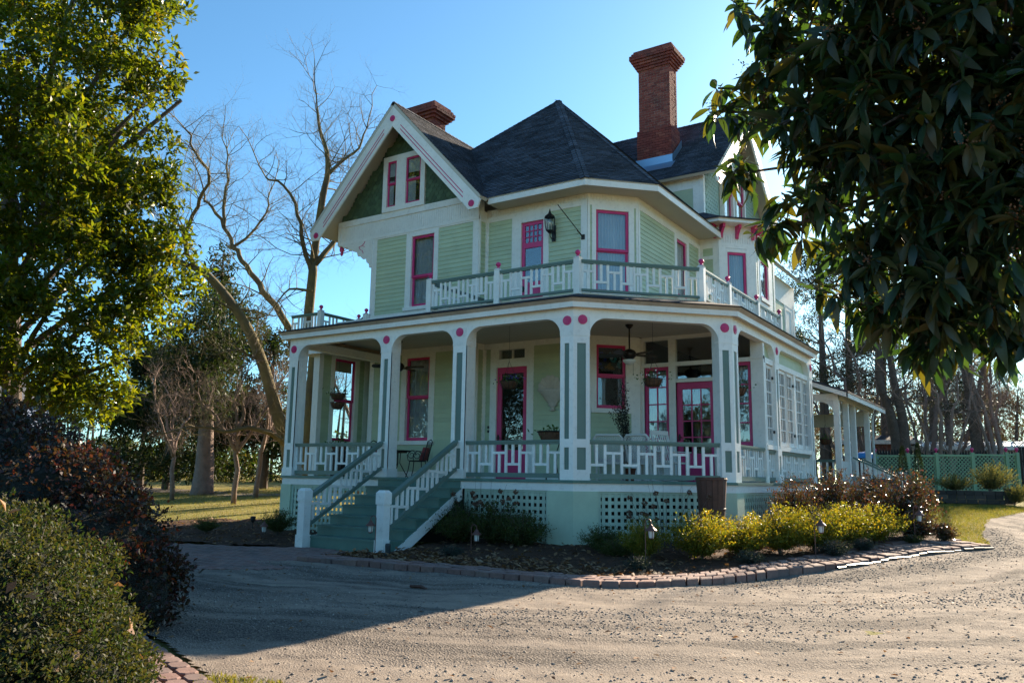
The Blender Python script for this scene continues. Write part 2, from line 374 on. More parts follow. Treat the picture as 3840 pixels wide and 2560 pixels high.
# gable face with fish-scale shingles
AX, AZ, SL = -8.15, 13.03, 1.066
mb = MB(); tri = [(-11.0, 9.70), (-5.3, 9.70), (AX, 12.72)]; FG.poly(mb, tri, -.12, .0); gw = hp(mb, 'gable_wall', 'moss')
def scale_mesh(fr, wd, ht, name):
    mb = MB(); pts = [(-wd/2, ht*.5), (-wd/2, -ht*.25)]
    pts += [(-wd/2*math.cos(a), -ht*.25-ht*.33*math.sin(a)) for a in (R(30), R(60), R(90), R(120), R(150))]+[(wd/2, -ht*.25), (wd/2, ht*.5)]
    mb.prism([fr.p(0, 0)[:2]+(0,) if False else (fr.d[0]*s+fr.n[0]*.002, fr.d[1]*s+fr.n[1]*.002, z) for s, z in pts][::-1],
             [(fr.d[0]*s+fr.n[0]*(.036 if z < 0 else .008), fr.d[1]*s+fr.n[1]*(.036 if z < 0 else .008), z) for s, z in pts][::-1])
    return mb.mesh(name)
sm = scale_mesh(FG, .176, .25, 'fish_scale_shingle'); n = 0
z = 9.80; k = 0
while z < 12.6:
    hw = (12.72-z)/SL-.02; x = AX-math.floor(hw/.18)*.18-(.09 if k % 2 else 0)
    while x < AX+hw:
        if abs(x-AX) < hw and not (-9.0 < x < -7.42 and z < 11.6):
            link('fish_scale_shingle', sm, 'moss', gw, loc=(x+random.uniform(-.004, .004), 3.68-.002, z+random.uniform(-.006, .006))); n += 1
        x += .18
    z += .135; k += 1
# attic pair
wo = FG.bxs('window', 'white', H, [(-9.10, -8.92, 9.70, 11.58, -.1, .10), (-8.54, -8.13, 9.86, 11.40, -.1, .096), (-7.52, -7.34, 9.70, 11.58, -.1, .10), (-8.92, -7.52, 11.40, 11.58, -.1, .10), (-8.92, -7.52, 9.70, 9.86, -.1, .098)])
for s0, s1 in ((-8.92, -8.54), (-8.13, -7.52)):
    FG.bxs('sash', 'magenta', wo, frame_boxes(s0, s1, 9.86, 10.66, .06, .004, .040)); FG.bxs('sash', 'magenta', wo, frame_boxes(s0, s1, 10.62, 11.40, .055, .0405, .07))
    FG.bx('pane', 'glass', wo, s0+.055, s1-.055, 9.92, 11.34, .034, .038)
    FG.bx('interior', 'dark', wo, s0, s1, 9.86, 11.4, -.01, .006)
    drape(FG, wo, s0+.05, s0+.62*(s1-s0), 9.9, 10.75, .02, 'curtain', .008); drape(FG, wo, s0+.05, s1-.05, 10.9, 11.36, .022, 'curtain', .006)
# gable right return and main wall
wall(FGR, [(3.68, 3.74, 5.4, 9.0, -.1, .03), (3.98, 4.06, 5.4, 9.0, -.1, .028), (3.74, 3.98, 8.85, 9.0, -.1, .03), (3.68, 4.06, 8.99, 9.2, -.1, .02)], [(3.74, 3.98, 5.6, 8.85)])
o = wall(FM, [(-5.24, -5.14, 5.4, 8.85, -.1, .03), (-5.24, -1.799, 8.85, 9.0, -.125, .03), (-1.995, -1.799, 5.4, 8.85, -.125, .034), (-5.14, -4.30, 5.5, 5.66, -.1, .031), (-3.04, -1.995, 5.5, 5.66, -.1, .031)],
         [(-5.14, -4.30, 5.66, 8.85), (-3.04, -1.995, 5.66, 8.85)])
beadboard(FM, -5.24, -1.799, 9.0, 9.24, o)
# balcony door
door(FM, -3.98, -3.22, 5.52, 8.66, 6.86, 7.88, .32, .18, .19, wd=.10, extra=(8.04, 8.56, (4, 3)))
# chamfered corner, second floor
o = wall(FC, [(0, .06, 5.4, 8.85, -.125, .03), (CLN-.06, CLN, 5.4, 8.85, -.125, .03), (0, CLN, 8.85, 9.0, -.125, .03), (.12, CLN-.12, 5.5, 6.25, -.12, .02)],
         [(.06, .12, 5.66, 8.85), (CLN-.12, CLN-.06, 5.66, 8.85)])
beadboard(FC, 0, CLN, 9.0, 9.24, o)
window(FC, .235, 1.20, 6.36, 8.73, 7.575, .115, .155, .12, .1)
# side wall, second floor
o = wall(FS, [(5.105, 5.2, 5.4, 8.85, -.125, .034), (5.105, 10.0, 8.85, 9.0, -.125, .03), (9.86, 10.0, 5.4, 8.85, -.1, .03), (5.2, 9.86, 5.5, 5.66, -.1, .031)],
         [(5.2, 7.77, 5.66, 8.85), (8.98, 9.86, 5.66, 8.85)])
beadboard(FS, 5.105, 10.0, 9.0, 9.24, o)
window(FS, 7.96, 8.79, 6.9, 8.74, None, .19, .19, .11, .11)
FS.bx('wall', 'white', H, 7.77, 8.98, 5.66, 6.79, -.1, .02)
# wing: front piece, chamfer with window, side with window
o = wall(FW, [(-.755, -.62, 5.4, 9.0, -.1, .03), (-.28, -.1, 5.4, 9.0, -.1, .03), (-.62, -.28, 8.86, 9.0, -.1, .028), (-.62, -.28, 8.48, 8.60, -.1, .028)], [(-.62, -.28, 5.6, 8.48), (-.62, -.28, 8.60, 8.86)])
FW.bx('wall', 'white', H, -.755, -.1, 9.0, 9.56, -.1, .02)
L2 = 1.301
o = wall(FWC, [(0, .26, 5.4, 8.85, -.1, .03), (1.01, L2, 5.4, 8.85, -.1, .03), (0, L2, 8.85, 9.02, -.1, .03), (.26, 1.01, 5.4, 6.7, -.1, .028)])
beadboard(FWC, 0, L2, 9.02, 9.30, o, .02); FWC.bx('frieze', 'white', o, 0, L2, 9.30, 9.62, -.1, .025)
window(FWC, .30, .97, 6.85, 8.72, None, .045, .045, .12, .12)
o = wall(FWS, [(10.92, 11.0, 5.4, 8.85, -.1, .03), (11.12, 11.36, 5.4, 8.85, -.1, .03), (12.37, 12.8, 5.4, 8.85, -.1, .03), (12.95, 13.12, 5.4, 8.85, -.1, .03), (10.92, 13.12, 8.85, 9.02, -.1, .03), (11.36, 12.37, 5.4, 7.2, -.1, .028)],
         [(11.0, 11.12, 5.6, 8.85), (12.8, 12.95, 5.6, 8.85)])
beadboard(FWS, 10.92, 13.12, 9.02, 9.30, o, .02); FWS.bx('frieze', 'white', o, 10.92, 13.12, 9.30, 9.62, -.1, .025)
window(FWS, 11.40, 12.33, 7.35, 8.70, None, .04, .04, .12, .12)
Fwb = Fr((.82, 13.12), (-1, 1)); Fwb.bx('wall', 'white', H, 0, L2, 5.4, 9.6, -.1, .0)
def corbel(fr, s):
    mb = MB(); pr = [(.0, .0), (.0, -.42), (.05, -.44), (.09, -.30), (.20, -.16), (.28, -.12), (.28, 0)]
    a = [(fr.p(s-.045, 9.60+z, .03+d)) for d, z in pr]; b = [(fr.p(s+.045, 9.60+z, .03+d)) for d, z in pr]; mb.prism(a, b); hp(mb, 'corbel', 'magenta')
corbel(FW, -.18); corbel(FWC, .08); corbel(FWC, .65); corbel(FWC, 1.22); corbel(FWS, 11.05); corbel(FWS, 11.75); corbel(FWS, 12.5)
# pent roof over the wing's bay
def ring(off): 
    t = math.tan(R(22.5))*off
    return [(-.9, 10.0-off), (-.1+t, 10.0-off), (.82+off, 10.92-t), (.82+off, 13.12+t), (-.1+t, 14.04+off), (-.9, 14.04+off)]
ro, ri = ring(.50), ring(0)
mb = MB(); mb.prism([(x, y, 9.60) for x, y in ro], [(x, y, 9.74) for x, y in ro]); pent = hp(mb, 'pent_roof', 'white')
mb = MB(); rr = ring(.56)
tp = [(-.9, 9.95), (-.56, 9.95), (-.56, 10.9), (-.56, 13.1), (-.56, 14.1), (-.9, 14.1)]
for k in range(5):
    a, b, c, d2 = rr[k], rr[k+1], tp[k+1], tp[k]
    mb.face([(a[0], a[1], 9.75), (b[0], b[1], 9.75), (c[0], c[1], 10.12), (d2[0], d2[1], 10.12)], .4)
    mb.face([(a[0], a[1], 9.70), (b[0], b[1], 9.70), (b[0], b[1], 9.75), (a[0], a[1], 9.75)], .2)
mb.build('shingles', 'roof', pent)
# attic of the wing
Fat = Fr((0, 9.97), (1, 0)); FGW = Fr((-.56, 0), (0, 1))
o = wall(Fat, [(-3.5, -.74, 11.02, 11.12, -.1, .03), (-.90, -.56, 9.7, 11.12, -.1, .034), (-3.5, -.56, 11.40, 11.5, -.1, .03)], [])
mb = MB()
for i in range(12): Fat.box(mb, -3.4, -.90, 9.6+i*.12, 9.6+i*.12+.118, -.05, .015)
mb.build('clapboard', 'sage', o, kind='stuff')
beadboard(Fat, -3.5, -.56, 11.12, 11.40, o)
mb = MB(); gy = 13.41
FGW.poly(mb, [(9.97, 9.95), (16.85, 9.95), (16.85, 11.4), (gy, 14.62), (9.97, 11.4)], -.12, .0); gw2 = hp(mb, 'gable_wall', 'teal_shingle')
FGW.bx('corner_board', 'white', gw2, 9.93, 10.10, 9.8, 11.45, -.12, .03)
sm2 = scale_mesh(FGW, .176, .25, 'fish_scale_shingle'); V = [] ; mbs = MB(); base = [tuple(v.co) for v in sm2.vertices]; fc = [tuple(p.vertices) for p in sm2.polygons]
z = 10.15; k = 0
while z < 14.4:
    lo = max(10.15, gy-(14.5-z)/.93); hi = min(16.6, gy+(14.5-z)/.93); y = 10.2+(.09 if k % 2 else 0)
    while y < hi:
        if y > lo and not (11.45 < y < 14.25 and z < 12.9):
            i0 = len(mbs.v); mbs.v += [(a-.56, b+y, c+z) for a, b, c in base]; mbs.f += [tuple(i0+q for q in f) for f in fc]; mbs.t += [0.0]*len(fc)
        y += .18
    z += .135; k += 1
mbs.build('fish_scale_shingles', 'teal_shingle', gw2, kind='stuff')
for a, b in ((11.6, 12.75), (12.95, 14.1)):
    window(Fr((-.42, 0), (0, 1)), a+.1, b-.1, 10.45, 12.55, 11.5, .1, .1, .12, .1)
# rear wing wall
wall(Fr((-.75, 0), (0, 1)), [(14.0, 22.1, 9.2, 10.0, -.1, .03), (21.85, 22.1, 1.2, 9.2, -.1, .034), (14.0, 21.85, 8.95, 9.2, -.1, .03), (20.4, 21.85, 5.6, 8.95, -.1, .02)], [])
mb = MB(); [Fr((-.75, 0), (0, 1)).box(mb, 14.0, 20.4, 5.5+i*.132, 5.5+i*.132+.13, -.08, .015) for i in range(26)]; hp(mb, 'clapboard', 'sage', kind='stuff')
window(Fr((-.75, 0), (0, 1)), 20.62, 21.5, 6.8, 8.75, 7.8, .12, .12, .1, .1)

# --- roofs
def clip2(poly, a, b, c):               # keep a*x+b*y<=c
    out = []
    for i in range(len(poly)):
        p, q = poly[i], poly[(i+1) % len(poly)]; dp, dq = a*p[0]+b*p[1]-c, a*q[0]+b*q[1]-c
        if dp <= 0: out.append(p)
        if dp*dq < 0: t = dp/(dp-dq); out.append((p[0]+(q[0]-p[0])*t, p[1]+(q[1]-p[1])*t))
    return out
def roof(poly, under='ceil', thick=.10, expo=.125, fascia=None, name='roof'):
    P = [Vector(p) for p in poly]; n = (P[1]-P[0]).cross(P[2]-P[0]).normalized()
    if n.z < 0: P = P[::-1]; n = -n
    u = Vector((0, 0, 1)).cross(n).normalized(); v = n.cross(u).normalized(); o0 = P[0]
    mb = MB(); mb.prism([p-n*thick for p in P], [p-n*.004 for p in P]); slab = hp(mb, name, under)
    q = [((p-o0).dot(u), (p-o0).dot(v)) for p in P]; vmin = min(b for a, b in q); vmax = max(b for a, b in q)
    mb = MB(); k = 0; y = vmin-.03; tw = .31
    while y < vmax:
        st = clip2(clip2(q if y > vmin else q, 0, -1, -y), 0, 1, y+expo)
        if len(st) > 2:
            xs = [a for a, b in st]; x = math.floor(min(xs)/tw)*tw-random.uniform(0, tw)
            while x < max(xs):
                tb = clip2(clip2(st, -1, 0, -x-.002), 1, 0, x+tw-.002); x += tw
                if len(tb) > 2:
                    j = random.uniform(-.3, .3)*.008; tn = random.random()
                    top = [o0+u*a+v*b+n*(.002+(.016+j)*(1-(b-y)/expo)) for a, b in tb]; mb.face(top, .05+.95*tn)
                    lo = [p for p in tb if p[1] < y+.002]
                    if len(lo) >= 2:
                        a0, a1 = min(p[0] for p in lo), max(p[0] for p in lo)
                        mb.face([o0+u*a0+v*y-n*.004, o0+u*a1+v*y-n*.004, o0+u*a1+v*y+n*(.018+j), o0+u*a0+v*y+n*(.018+j)], .05)
        y += expo; k += 1
    mb.build('shingles', 'roof', slab, kind='stuff')
    return slab
EZ = 9.33; E1, E2 = (-1.476, 3.28), (.035, 4.791); AP = (-5.59, 8.91, 14.93)
roof([(-4.68, 3.28, EZ), (*E1, EZ), AP, (-7.83, 6.67, 12.69)])
roof([(*E1, EZ), (*E2, EZ), AP])
roof([(*E2, EZ), (.035, 10.15, EZ), (-2.135, 10.15, 11.5), (-5.565, 13.41, 14.93), AP])
roof([(-7.83, 6.67, 12.69), AP, (-5.59, 24, 14.93), (-11.22, 24, 9.30), (-11.22, 7.0, 9.30)])
roof([(AX, 2.87, AZ), (-4.64, 2.87, AZ-3.51*SL), (-4.64, 3.25, AZ-3.51*SL), (-7.83, 6.67, 12.69), (AX, 7.6, AZ)])
roof([(AX, 2.87, AZ), (AX, 7.6, AZ), (-11.66, 7.6, AZ-3.51*SL), (-11.66, 2.87, AZ-3.51*SL)])
roof([(-2.3, 9.62, 11.41), (.02, 9.62, 11.41), (.02, 13.41, 14.93), (-5.565, 13.41, 14.93)])
roof([(.02, 13.41, 14.93), (.02, 17.2, 11.41), (-5.5, 17.2, 11.41), (-5.5, 13.41, 14.93)])
roof([(-.15, 17.0, 10.06), (-.15, 22.75, 10.06), (-4.2, 22.75, 13.9), (-4.2, 17.0, 13.9)])
roof([(-4.2, 17.0, 13.9), (-4.2, 22.75, 13.9), (-9.0, 22.75, 9.5), (-9.0, 17.0, 9.5)])
# ridge and hip caps
def cap(p, q, n1, n2):
    """overlapping folded caps lying on both slopes"""
    p, q = Vector(p), Vector(q); L = (q-p).length; m = int(L/.2); mb = MB(); e = (q-p).normalized(); ss = []
    for n in (n1, n2):
        n = Vector(n).normalized(); s_ = e.cross(n); s_ = s_ if s_.z < 0 or abs(s_.z) < 1e-6 else -s_; ss.append((s_.normalized()*.13, n*.022))
    for i in range(m):
        a = p+(q-p)*(i/m); b = p+(q-p)*((i+1.2)/m); tn = random.uniform(.1, 1)
        for s_, n in ss: mb.face([a+n*1.5, b+n, b+s_+n, a+s_+n*1.5], tn); mb.face([a+n*1.5, a+s_+n*1.5, a+s_, a], .1)
    hp(mb, 'ridge_cap', 'roof', kind='stuff')
nF, nC, nS, nL = (0, -1, 1), (.707, -.707, 1), (1, 0, 1), (-1, 0, 1)
cap((*E1, EZ), AP, nF, nC); cap((*E2, EZ), AP, nC, nS); cap(AP, (-5.59, 18, 14.93), nS, nL); cap((AX, 2.87, AZ), (AX, 7.6, AZ), (SL, 0, 1), (-SL, 0, 1)); cap((.02, 13.41, 14.93), (-5.5, 13.41, 14.93), (0, -.93, 1), (0, .93, 1)); cap((-7.83, 6.67, 12.69), AP, nF, nL)
# eaves: fascia boards and soffits of the main roof
def eave(p, q, z, h=.16, name='fascia', mat='white', t=.03):
    d = Vector((q[0]-p[0], q[1]-p[1], 0)).normalized(); n_ = Vector((d.y, -d.x, 0)); mb = MB()
    a, b = Vector((p[0], p[1], z)), Vector((q[0], q[1], z))
    mb.hexa([a-Vector((0, 0, h)), b-Vector((0, 0, h)), b-n_*t-Vector((0, 0, h)), a-n_*t-Vector((0, 0, h)), a, b, b-n_*t, a-n_*t]); return hp(mb, name, mat)
i1, i2 = (-1.46, 3.305), (.01, 4.80)
eave((-4.68, 3.30), (-1.484, 3.30), EZ-.03); eave((-1.484, 3.30), (.015, 4.80), EZ-.031); eave((.015, 4.80), (.015, 10.12), EZ-.03)
mb = MB()
sf = [[(-4.75, 3.31), (-1.49, 3.31), (-1.85, 4.12), (-4.75, 4.12)], [(-1.49, 3.31), (.0, 4.81), (-.83, 5.14), (-1.85, 4.12)], [(.0, 4.81), (.0, 10.1), (-.83, 10.1), (-.83, 5.14)]]
for f in sf: mb.prism([(x, y, EZ-.14) for x, y in f], [(x, y, EZ-.12) for x, y in f])
hp(mb, 'soffit', 'ceil')
# gable bargeboards: two faces, each with two raspberry lines and a rosette at the foot; one rosette at the peak
def barge(P, sgn, plane_y, ax, az, sl, foot):
    """board in a plane; P(x,z,d)->point; runs from the peak down by run=foot"""
    ln = math.hypot(1, sl); dv = .60*ln*.78
    pts = [(0, 0), (foot, -foot*sl), (foot-.10, -foot*sl-.24), (foot-.42, -foot*sl-.25), (foot-.50, -(foot-.5)*sl-dv), (0, -dv)]
    mb = MB(); a = [P(sgn*x, z, 0) for x, z in pts]; b = [P(sgn*x, z, .055) for x, z in pts]; mb.prism(a, b); o = hp(mb, 'bargeboard', 'white')
    for off in (.30, .42):
        mb = MB(); x0, x1 = .34, foot-.62; ofs = off*ln*.78
        q = [P(sgn*x0, -x0*sl-ofs, .0562), P(sgn*x1, -x1*sl-ofs, .0562), P(sgn*x1, -x1*sl-ofs-.035, .0562), P(sgn*x0, -x0*sl-ofs-.035, .0562)]
        q2 = [P(sgn*x0, -x0*sl-ofs, .062), P(sgn*x1, -x1*sl-ofs, .062), P(sgn*x1, -x1*sl-ofs-.035, .062), P(sgn*x0, -x0*sl-ofs-.035, .062)]
        mb.prism(q, q2); mb.build('stripe', 'magenta', o)
    return o
def rosette(fr, s, z, r, d, par=None):
    mb = MB(); fr.disc(mb, s, z, r, d-.01, d+.018, 24); o = mb.build('rosette', 'magenta', par or H)
    mb = MB()
    for k in (.78, .52, .26): fr.disc(mb, s, z, r*k, d+.018, d+.018+(1-k)*.03, 18)
    mb.build('ring', 'magenta', o); return o
FB = Fr((0, 2.87), (1, 0))
for sg in (-1, 1): 
    bo = barge(lambda x, z, d: (AX+x, 2.87-d+.06, AZ-.13+z), sg, 0, AX, AZ, SL, 3.49)
    rosette(FB, AX+sg*3.18, AZ-.13-3.49*SL-.08, .10, .0, bo)
rosette(FB, AX, AZ-.56, .10, .0)
for sg in (-1, 1):
    bo = barge(lambda x, z, d: (-.02+d, gy+x, 14.80+z), sg, 0, 0, 0, .93, 3.78)
    rosette(Fr((.0, 0), (0, 1)), gy+sg*3.45, 14.8-3.45*.93-.38, .10, .02, bo)

# --- chimneys
def chimney(x0, x1, y0, y1, z0, z1, base=None, nobj=300, corb=5):
    mb = MB(); g = .012; mb.box(x0+g, x1-g, y0+g, y1-g, z0, z1-.3)
    o = hp(mb, 'chimney', 'mortar'); bh, bl, bd = .083, .235, .115; ch = bh+.012; stuff = MB(); cnt = [0]
    meshes = {}
    def brick(p, ax, L, tint):
        key = (ax, round(L, 3))
        if cnt[0] < nobj:
            if key not in meshes:
                m = MB(); (m.box(0, L, 0, bd, 0, bh) if ax == 'x' else m.box(0, bd, 0, L, 0, bh)); meshes[key] = m.mesh('brick')
            link('brick', meshes[key], 'brick', o, loc=p)
        else:
            (stuff.box(p[0], p[0]+L, p[1], p[1]+bd, p[2], p[2]+bh, tint) if ax == 'x' else stuff.box(p[0], p[0]+bd, p[1], p[1]+L, p[2], p[2]+bh, tint))
        cnt[0] += 1
    nrow = int((z1-z0)/ch); rows = []
    for r in range(nrow):
        z = z0+r*ch; k = nrow-1-r; e = 0
        if k < corb+3: e = .26*min(1, (corb+3-k)/corb) if k >= 3 else .26
        if k < 2: e = .20-.06*(1-k)
        if base and z < base: e = max(e, .06)
        rows.append((r, z, e))
    for face in ('front', 'right', 'left', 'back'):
        for r, z, e in rows:
            X0, X1, Y0, Y1 = x0-e, x1+e, y0-e, y1+e
            if face in ('front', 'back'):
                y = Y0 if face == 'front' else Y1-bd; off = (r % 2)*(bl+.012)/2; x = X0-off
                while x < X1-.01:
                    a, b = max(x, X0), min(x+bl, X1)
                    if b-a > .03: brick((a, y+random.uniform(0, .008), z), 'x', round(b-a, 3), random.random())
                    x += bl+.012
            else:
                x = X1-bd if face == 'right' else X0; off = ((r+1) % 2)*(bl+.012)/2; y = Y0+bd+.01-off
                while y < Y1-bd-.01:
                    a, b = max(y, Y0+bd+.01), min(y+bl, Y1-bd-.01)
                    if b-a > .03: brick((x+random.uniform(-.006, 0), a, z), 'y', round(b-a, 3), random.random())
                    y += bl+.012
            if e > .05 and r+1 < nrow: stuff.box(X0+bd, X1-bd, Y0+bd, Y1-bd, z, z+ch, .3)
    if stuff.f: stuff.build('bricks', 'brick', o, kind='stuff')
    mb = MB(); a = .12; z = z0+nrow*ch
    mb.prism([(x0-a, y0-a, z), (x1+a, y0-a, z), (x1+a, y1+a, z), (x0-a, y1+a, z)], [(x0+.1, y0+.08, z+.10), (x1-.1, y0+.08, z+.10), (x1-.1, y1-.08, z+.10), (x0+.1, y1-.08, z+.10)])
    mb.build('cement_cap', 'mortar', o); return o
ck = chimney(-3.25, -2.03, 10.84, 11.52, 12.3, 17.08, 13.85, 250)
mb = MB(); pf = lambda x, y, dz: (x, y, 11.41+(y-9.62)*.9288+dz)
mb.face([pf(-3.46, 10.35, .03), pf(-1.82, 10.35, .03), pf(-1.82, 10.74, .03), pf(-3.46, 10.74, .03)])
mb.hexa([pf(-3.36, 10.76, -.05), pf(-1.92, 10.76, -.05), pf(-1.92, 10.775, -.05), pf(-3.36, 10.775, -.05), pf(-3.36, 10.76, .30), pf(-1.92, 10.76, .30), pf(-1.92, 10.775, .30), pf(-3.36, 10.775, .30)])
mb.hexa([pf(-1.935, 10.76, -.05), pf(-1.92, 10.76, -.05), pf(-1.92, 11.65, -.05), pf(-1.935, 11.65, -.05), pf(-1.935, 10.76, .29), pf(-1.92, 10.76, .29), pf(-1.92, 11.65, .29), pf(-1.935, 11.65, .29)])
mb.build('flashing', 'metal', ck)
chimney(-10.15, -9.05, 6.0, 6.7, 11.6, 14.62, None, 40, 3)
# ------------------------------------------------------------------ first floor walls inside the porch
CZ, FZ = 5.14, 1.25
o = wall(FG, [(-9.38, -9.2, FZ, 4.97, -.125, .03), (-9.38, -5.24, 4.97, CZ, -.125, .03), (-5.45, -5.24, FZ, 4.97, -.125, .034), (-9.2, -5.45, FZ, 1.42, -.12, .031)],
         [(-9.2, -8.05, 1.42, 4.97), (-6.74, -5.45, 1.42, 4.97)])
window(FG, -7.85, -6.95, 2.33, 4.85, 3.64, .20, .21, .12, .12)
FG.bx('wall', 'sage', H, -8.05, -6.74, 1.42, 2.21, -.1, .012)
wall(FGR, [(3.68, 3.74, FZ, CZ, -.1, .03), (3.98, 4.06, FZ, CZ, -.1, .028), (3.74, 3.98, 4.97, CZ, -.1, .03)], [(3.74, 3.98, FZ, 4.97)])
wall(FM, [(-5.24, -5.14, FZ, 4.97, -.1, .03), (-5.24, -1.799, 4.985, CZ, -.125, .03), (-1.995, -1.799, FZ, 4.985, -.125, .034), (-3.50, -1.995, FZ, 1.42, -.12, .031), (-5.14, -4.98, FZ, 1.42, -.12, .031)],
     [(-5.14, -4.98, 1.42, 4.97), (-3.50, -1.995, 1.42, 4.985)])
d = door(FM, -4.76, -3.72, FZ, 4.42, 2.05, 4.24, .22, .22, .16, wd=.15)
FM.bxs('transom', 'white', d, [(-4.98, -4.68, 4.58, 4.985, -.125, .035), (-3.80, -3.50, 4.58, 4.985, -.125, .035), (-4.26, -4.23, 4.64, 4.95, -.09, .0), (-4.68, -3.80, 4.58, 4.66, -.125, .033), (-4.68, -3.80, 4.93, 4.985, -.125, .033)])
FM.bx('pane', 'glass', d, -4.68, -3.80, 4.66, 4.93, -.06, -.055)
mb = MB()
for dz in (.0, .12): mb.box(-5.03, -4.98, 4.06-.06, 4.06-.035, 2.55+dz, 2.62+dz)
mb.build('doorbell', 'iron', d)
o = wall(FC, [(0, .12, 3.04, 5.0, -.125, .03), (CLN-.25, CLN, FZ, 5.0, -.125, .033), (0, CLN-.25, 5.0, CZ, -.125, .03), (CLN-.25, CLN, 5.0, CZ, -.125, .032), (0, .08, FZ, 3.04, -.1, .03)], [(.08, CLN-.25, FZ, 3.04)])
window(FC, .24, 1.08, 3.16, 4.90, 4.05, .12, .147, .10, .12, None)
# stained upper light: petals of coloured glass
STG = [plain('stained_blue', (.02, .05, .28), .15), plain('stained_teal', (.05, .28, .30), .15), plain('stained_amber', (.35, .16, .02), .15), plain('stained_pearl', (.45, .5, .5), .2)]
mb = [MB() for _ in STG]
for i in range(34):
    s, z = random.uniform(.36, .96), random.uniform(4.2, 4.76); r = random.uniform(.03, .075); k = 0 if s < .6 else (1 if random.random() < .6 else 3)
    if z < 4.40 and .5 < s < .85: k = 2
    a0 = random.uniform(0, 6); FC.poly(mb[k], [(s+r*math.cos(a0+j*1.257)*random.uniform(.6, 1), z+r*math.sin(a0+j*1.257)*random.uniform(.6, 1)) for j in range(5)], -.066-.0004*i, -.06-.0004*i)
sw = [o2 for o2 in H.children if o2.name.startswith('window')][-1]
for m_, b_ in zip(STG, mb): b_.build('stained_glass', m_, sw)
FS.bx('wall', 'white', H, 5.09, 5.40, FZ, CZ, -.12, .0)
# sunroom front wall
FX.bxs('wall', 'white', H, [(-.755, -.66, FZ, CZ, -.1, .04), (.05, .25, FZ, 5.04, -.1, .04), (1.32, 1.52, FZ, 4.31, -.1, .04), (2.28, 2.60, FZ, CZ, -.1, .041), (-.66, 2.28, 4.31, 4.42, -.1, .045), (-.66, 2.28, 5.04, CZ, -.1, .042),
                             (-.66, .05, FZ, 1.75, -.1, .03), (1.52, 2.28, FZ, 2.10, -.1, .03), (.25, 1.32, 3.86, 3.96, -.1, .043), (2.28, 2.60, 4.36, 4.44, -.1, .07)])
window(FX, -.66, .05, 1.80, 4.31, None, 0.001, 0.001, 0, .05, None, grid=(2, 5), wd=.09)
window(FX, 1.52, 2.28, 2.15, 4.31, None, 0.001, 0.001, 0, .05, None, grid=(2, 4), wd=.09)
drape(FX, H.children[-1], -.6, .0, 1.9, 4.2, -.22, 'curtain', .03) ; drape(FX, H.children[-1], 1.6, 2.2, 2.2, 4.2, -.22, 'curtain', .03)
door(FX, .25, 1.32, FZ, 3.86, 1.98, 3.68, .001, .001, .001, wd=.15, grid=(3, 4))
FX.bxs('transom', 'glass', H, [(-.66, .05, 4.42, 5.04, -.05, -.044), (.25, 2.28, 4.42, 5.04, -.05, -.044), (.25, 1.32, 3.96, 4.31, -.05, -.044)])
# sunroom side with casements
FXS = Fr((2.56, 0), (0, 1))
so_ = FXS.bxs('wall', 'white', H, [(5.30, 5.44, FZ, 4.41, -.1, .035), (5.30, 10.0, 4.27, 4.41, -.1, .04), (5.30, 10.0, 2.08, 2.20, -.1, .07), (6.14, 6.60, 2.2, 4.27, -.1, .0), (8.20, 8.40, 2.2, 4.27, -.1, .03), (9.94, 10.05, FZ, 5.0, -.1, .0), (5.3, 10.0, 1.3, 2.08, -.12, -.08)])
FXS.bxs('wall', 'sage', H, [(5.33, 10.0, 4.41, 5.0, -.1, -.07)])
FXS.bxs('post', 'white', so_, [(5.33, 5.5, 4.41, 5.0, -.12, -.05), (5.44, 5.6, 4.41, 4.9, -.066, -.05)])
for a, b in ((5.46, 6.12), (6.66, 7.40), (7.44, 8.18), (8.42, 9.16), (9.20, 9.92)):
    window(FXS, a, b, 2.22, 4.26, None, 0.001, 0.001, 0, .01, None, sash='white', sill=False, grid=(2, 6), wd=.085, name='casement')
    mb = MB()
    for z in (2.55, 3.95):
        for s in ((a, b) if a < 6 else ((a,) if a in (6.66, 8.42) else (b,))): FXS.box(mb, s-.05, s+.05, z-.035, z+.035, -.012, .03)
    mb.build('hinge', 'iron', H.children[-1])
drape(FXS, so_, 5.5, 9.9, 2.2, 3.0, -.9, 'magenta', .05, 3)
mb = MB(); mb.face([(2.5, 10.0, FZ), (-.75, 10.0, FZ), (-.75, 10.0, CZ), (2.5, 10.0, CZ)]); mb.box(-.745, 2.5, 9.9, 10.0, FZ, CZ); hp(mb, 'wall', 'ceil')
# free-standing windowed screen wall at the far end of the porch
FL = Fr((-10.3, 0), (0, 1))
ls = wall(FL, [(2.34, 2.52, FZ, CZ, -.22, .03), (2.86, 2.88, FZ, CZ, -.22, .02), (4.10, 4.14, FZ, CZ, -.22, .02), (4.36, 4.60, FZ, CZ, -.22, .03), (2.52, 4.36, 5.0, CZ, -.22, .028), (2.86, 4.14, FZ, 2.2, -.22, .01)], [(2.52, 2.86, FZ, 5.0), (4.14, 4.36, FZ, 5.0)])
FL.bxs('wall', 'sage', H, [(2.52, 2.86, FZ, 5.0, -.22, -.03), (4.14, 4.36, FZ, 5.0, -.22, -.03)])
window(FL, 3.02, 3.95, 2.34, 4.94, 3.62, .16, .16, .06, .12, None)
FL.bx('blind', 'blind', H.children[-1], 3.1, 3.88, 4.55, 4.9, -.115, -.108)
mb = MB(); pr = [(4.60, CZ), (4.60, 4.2)]+[(4.72+.5*(1-math.cos(a)), 4.35+.5*math.sin(a)) for a in np.linspace(0, math.pi/2, 7)]+[(5.5, 4.85), (5.5, CZ)]
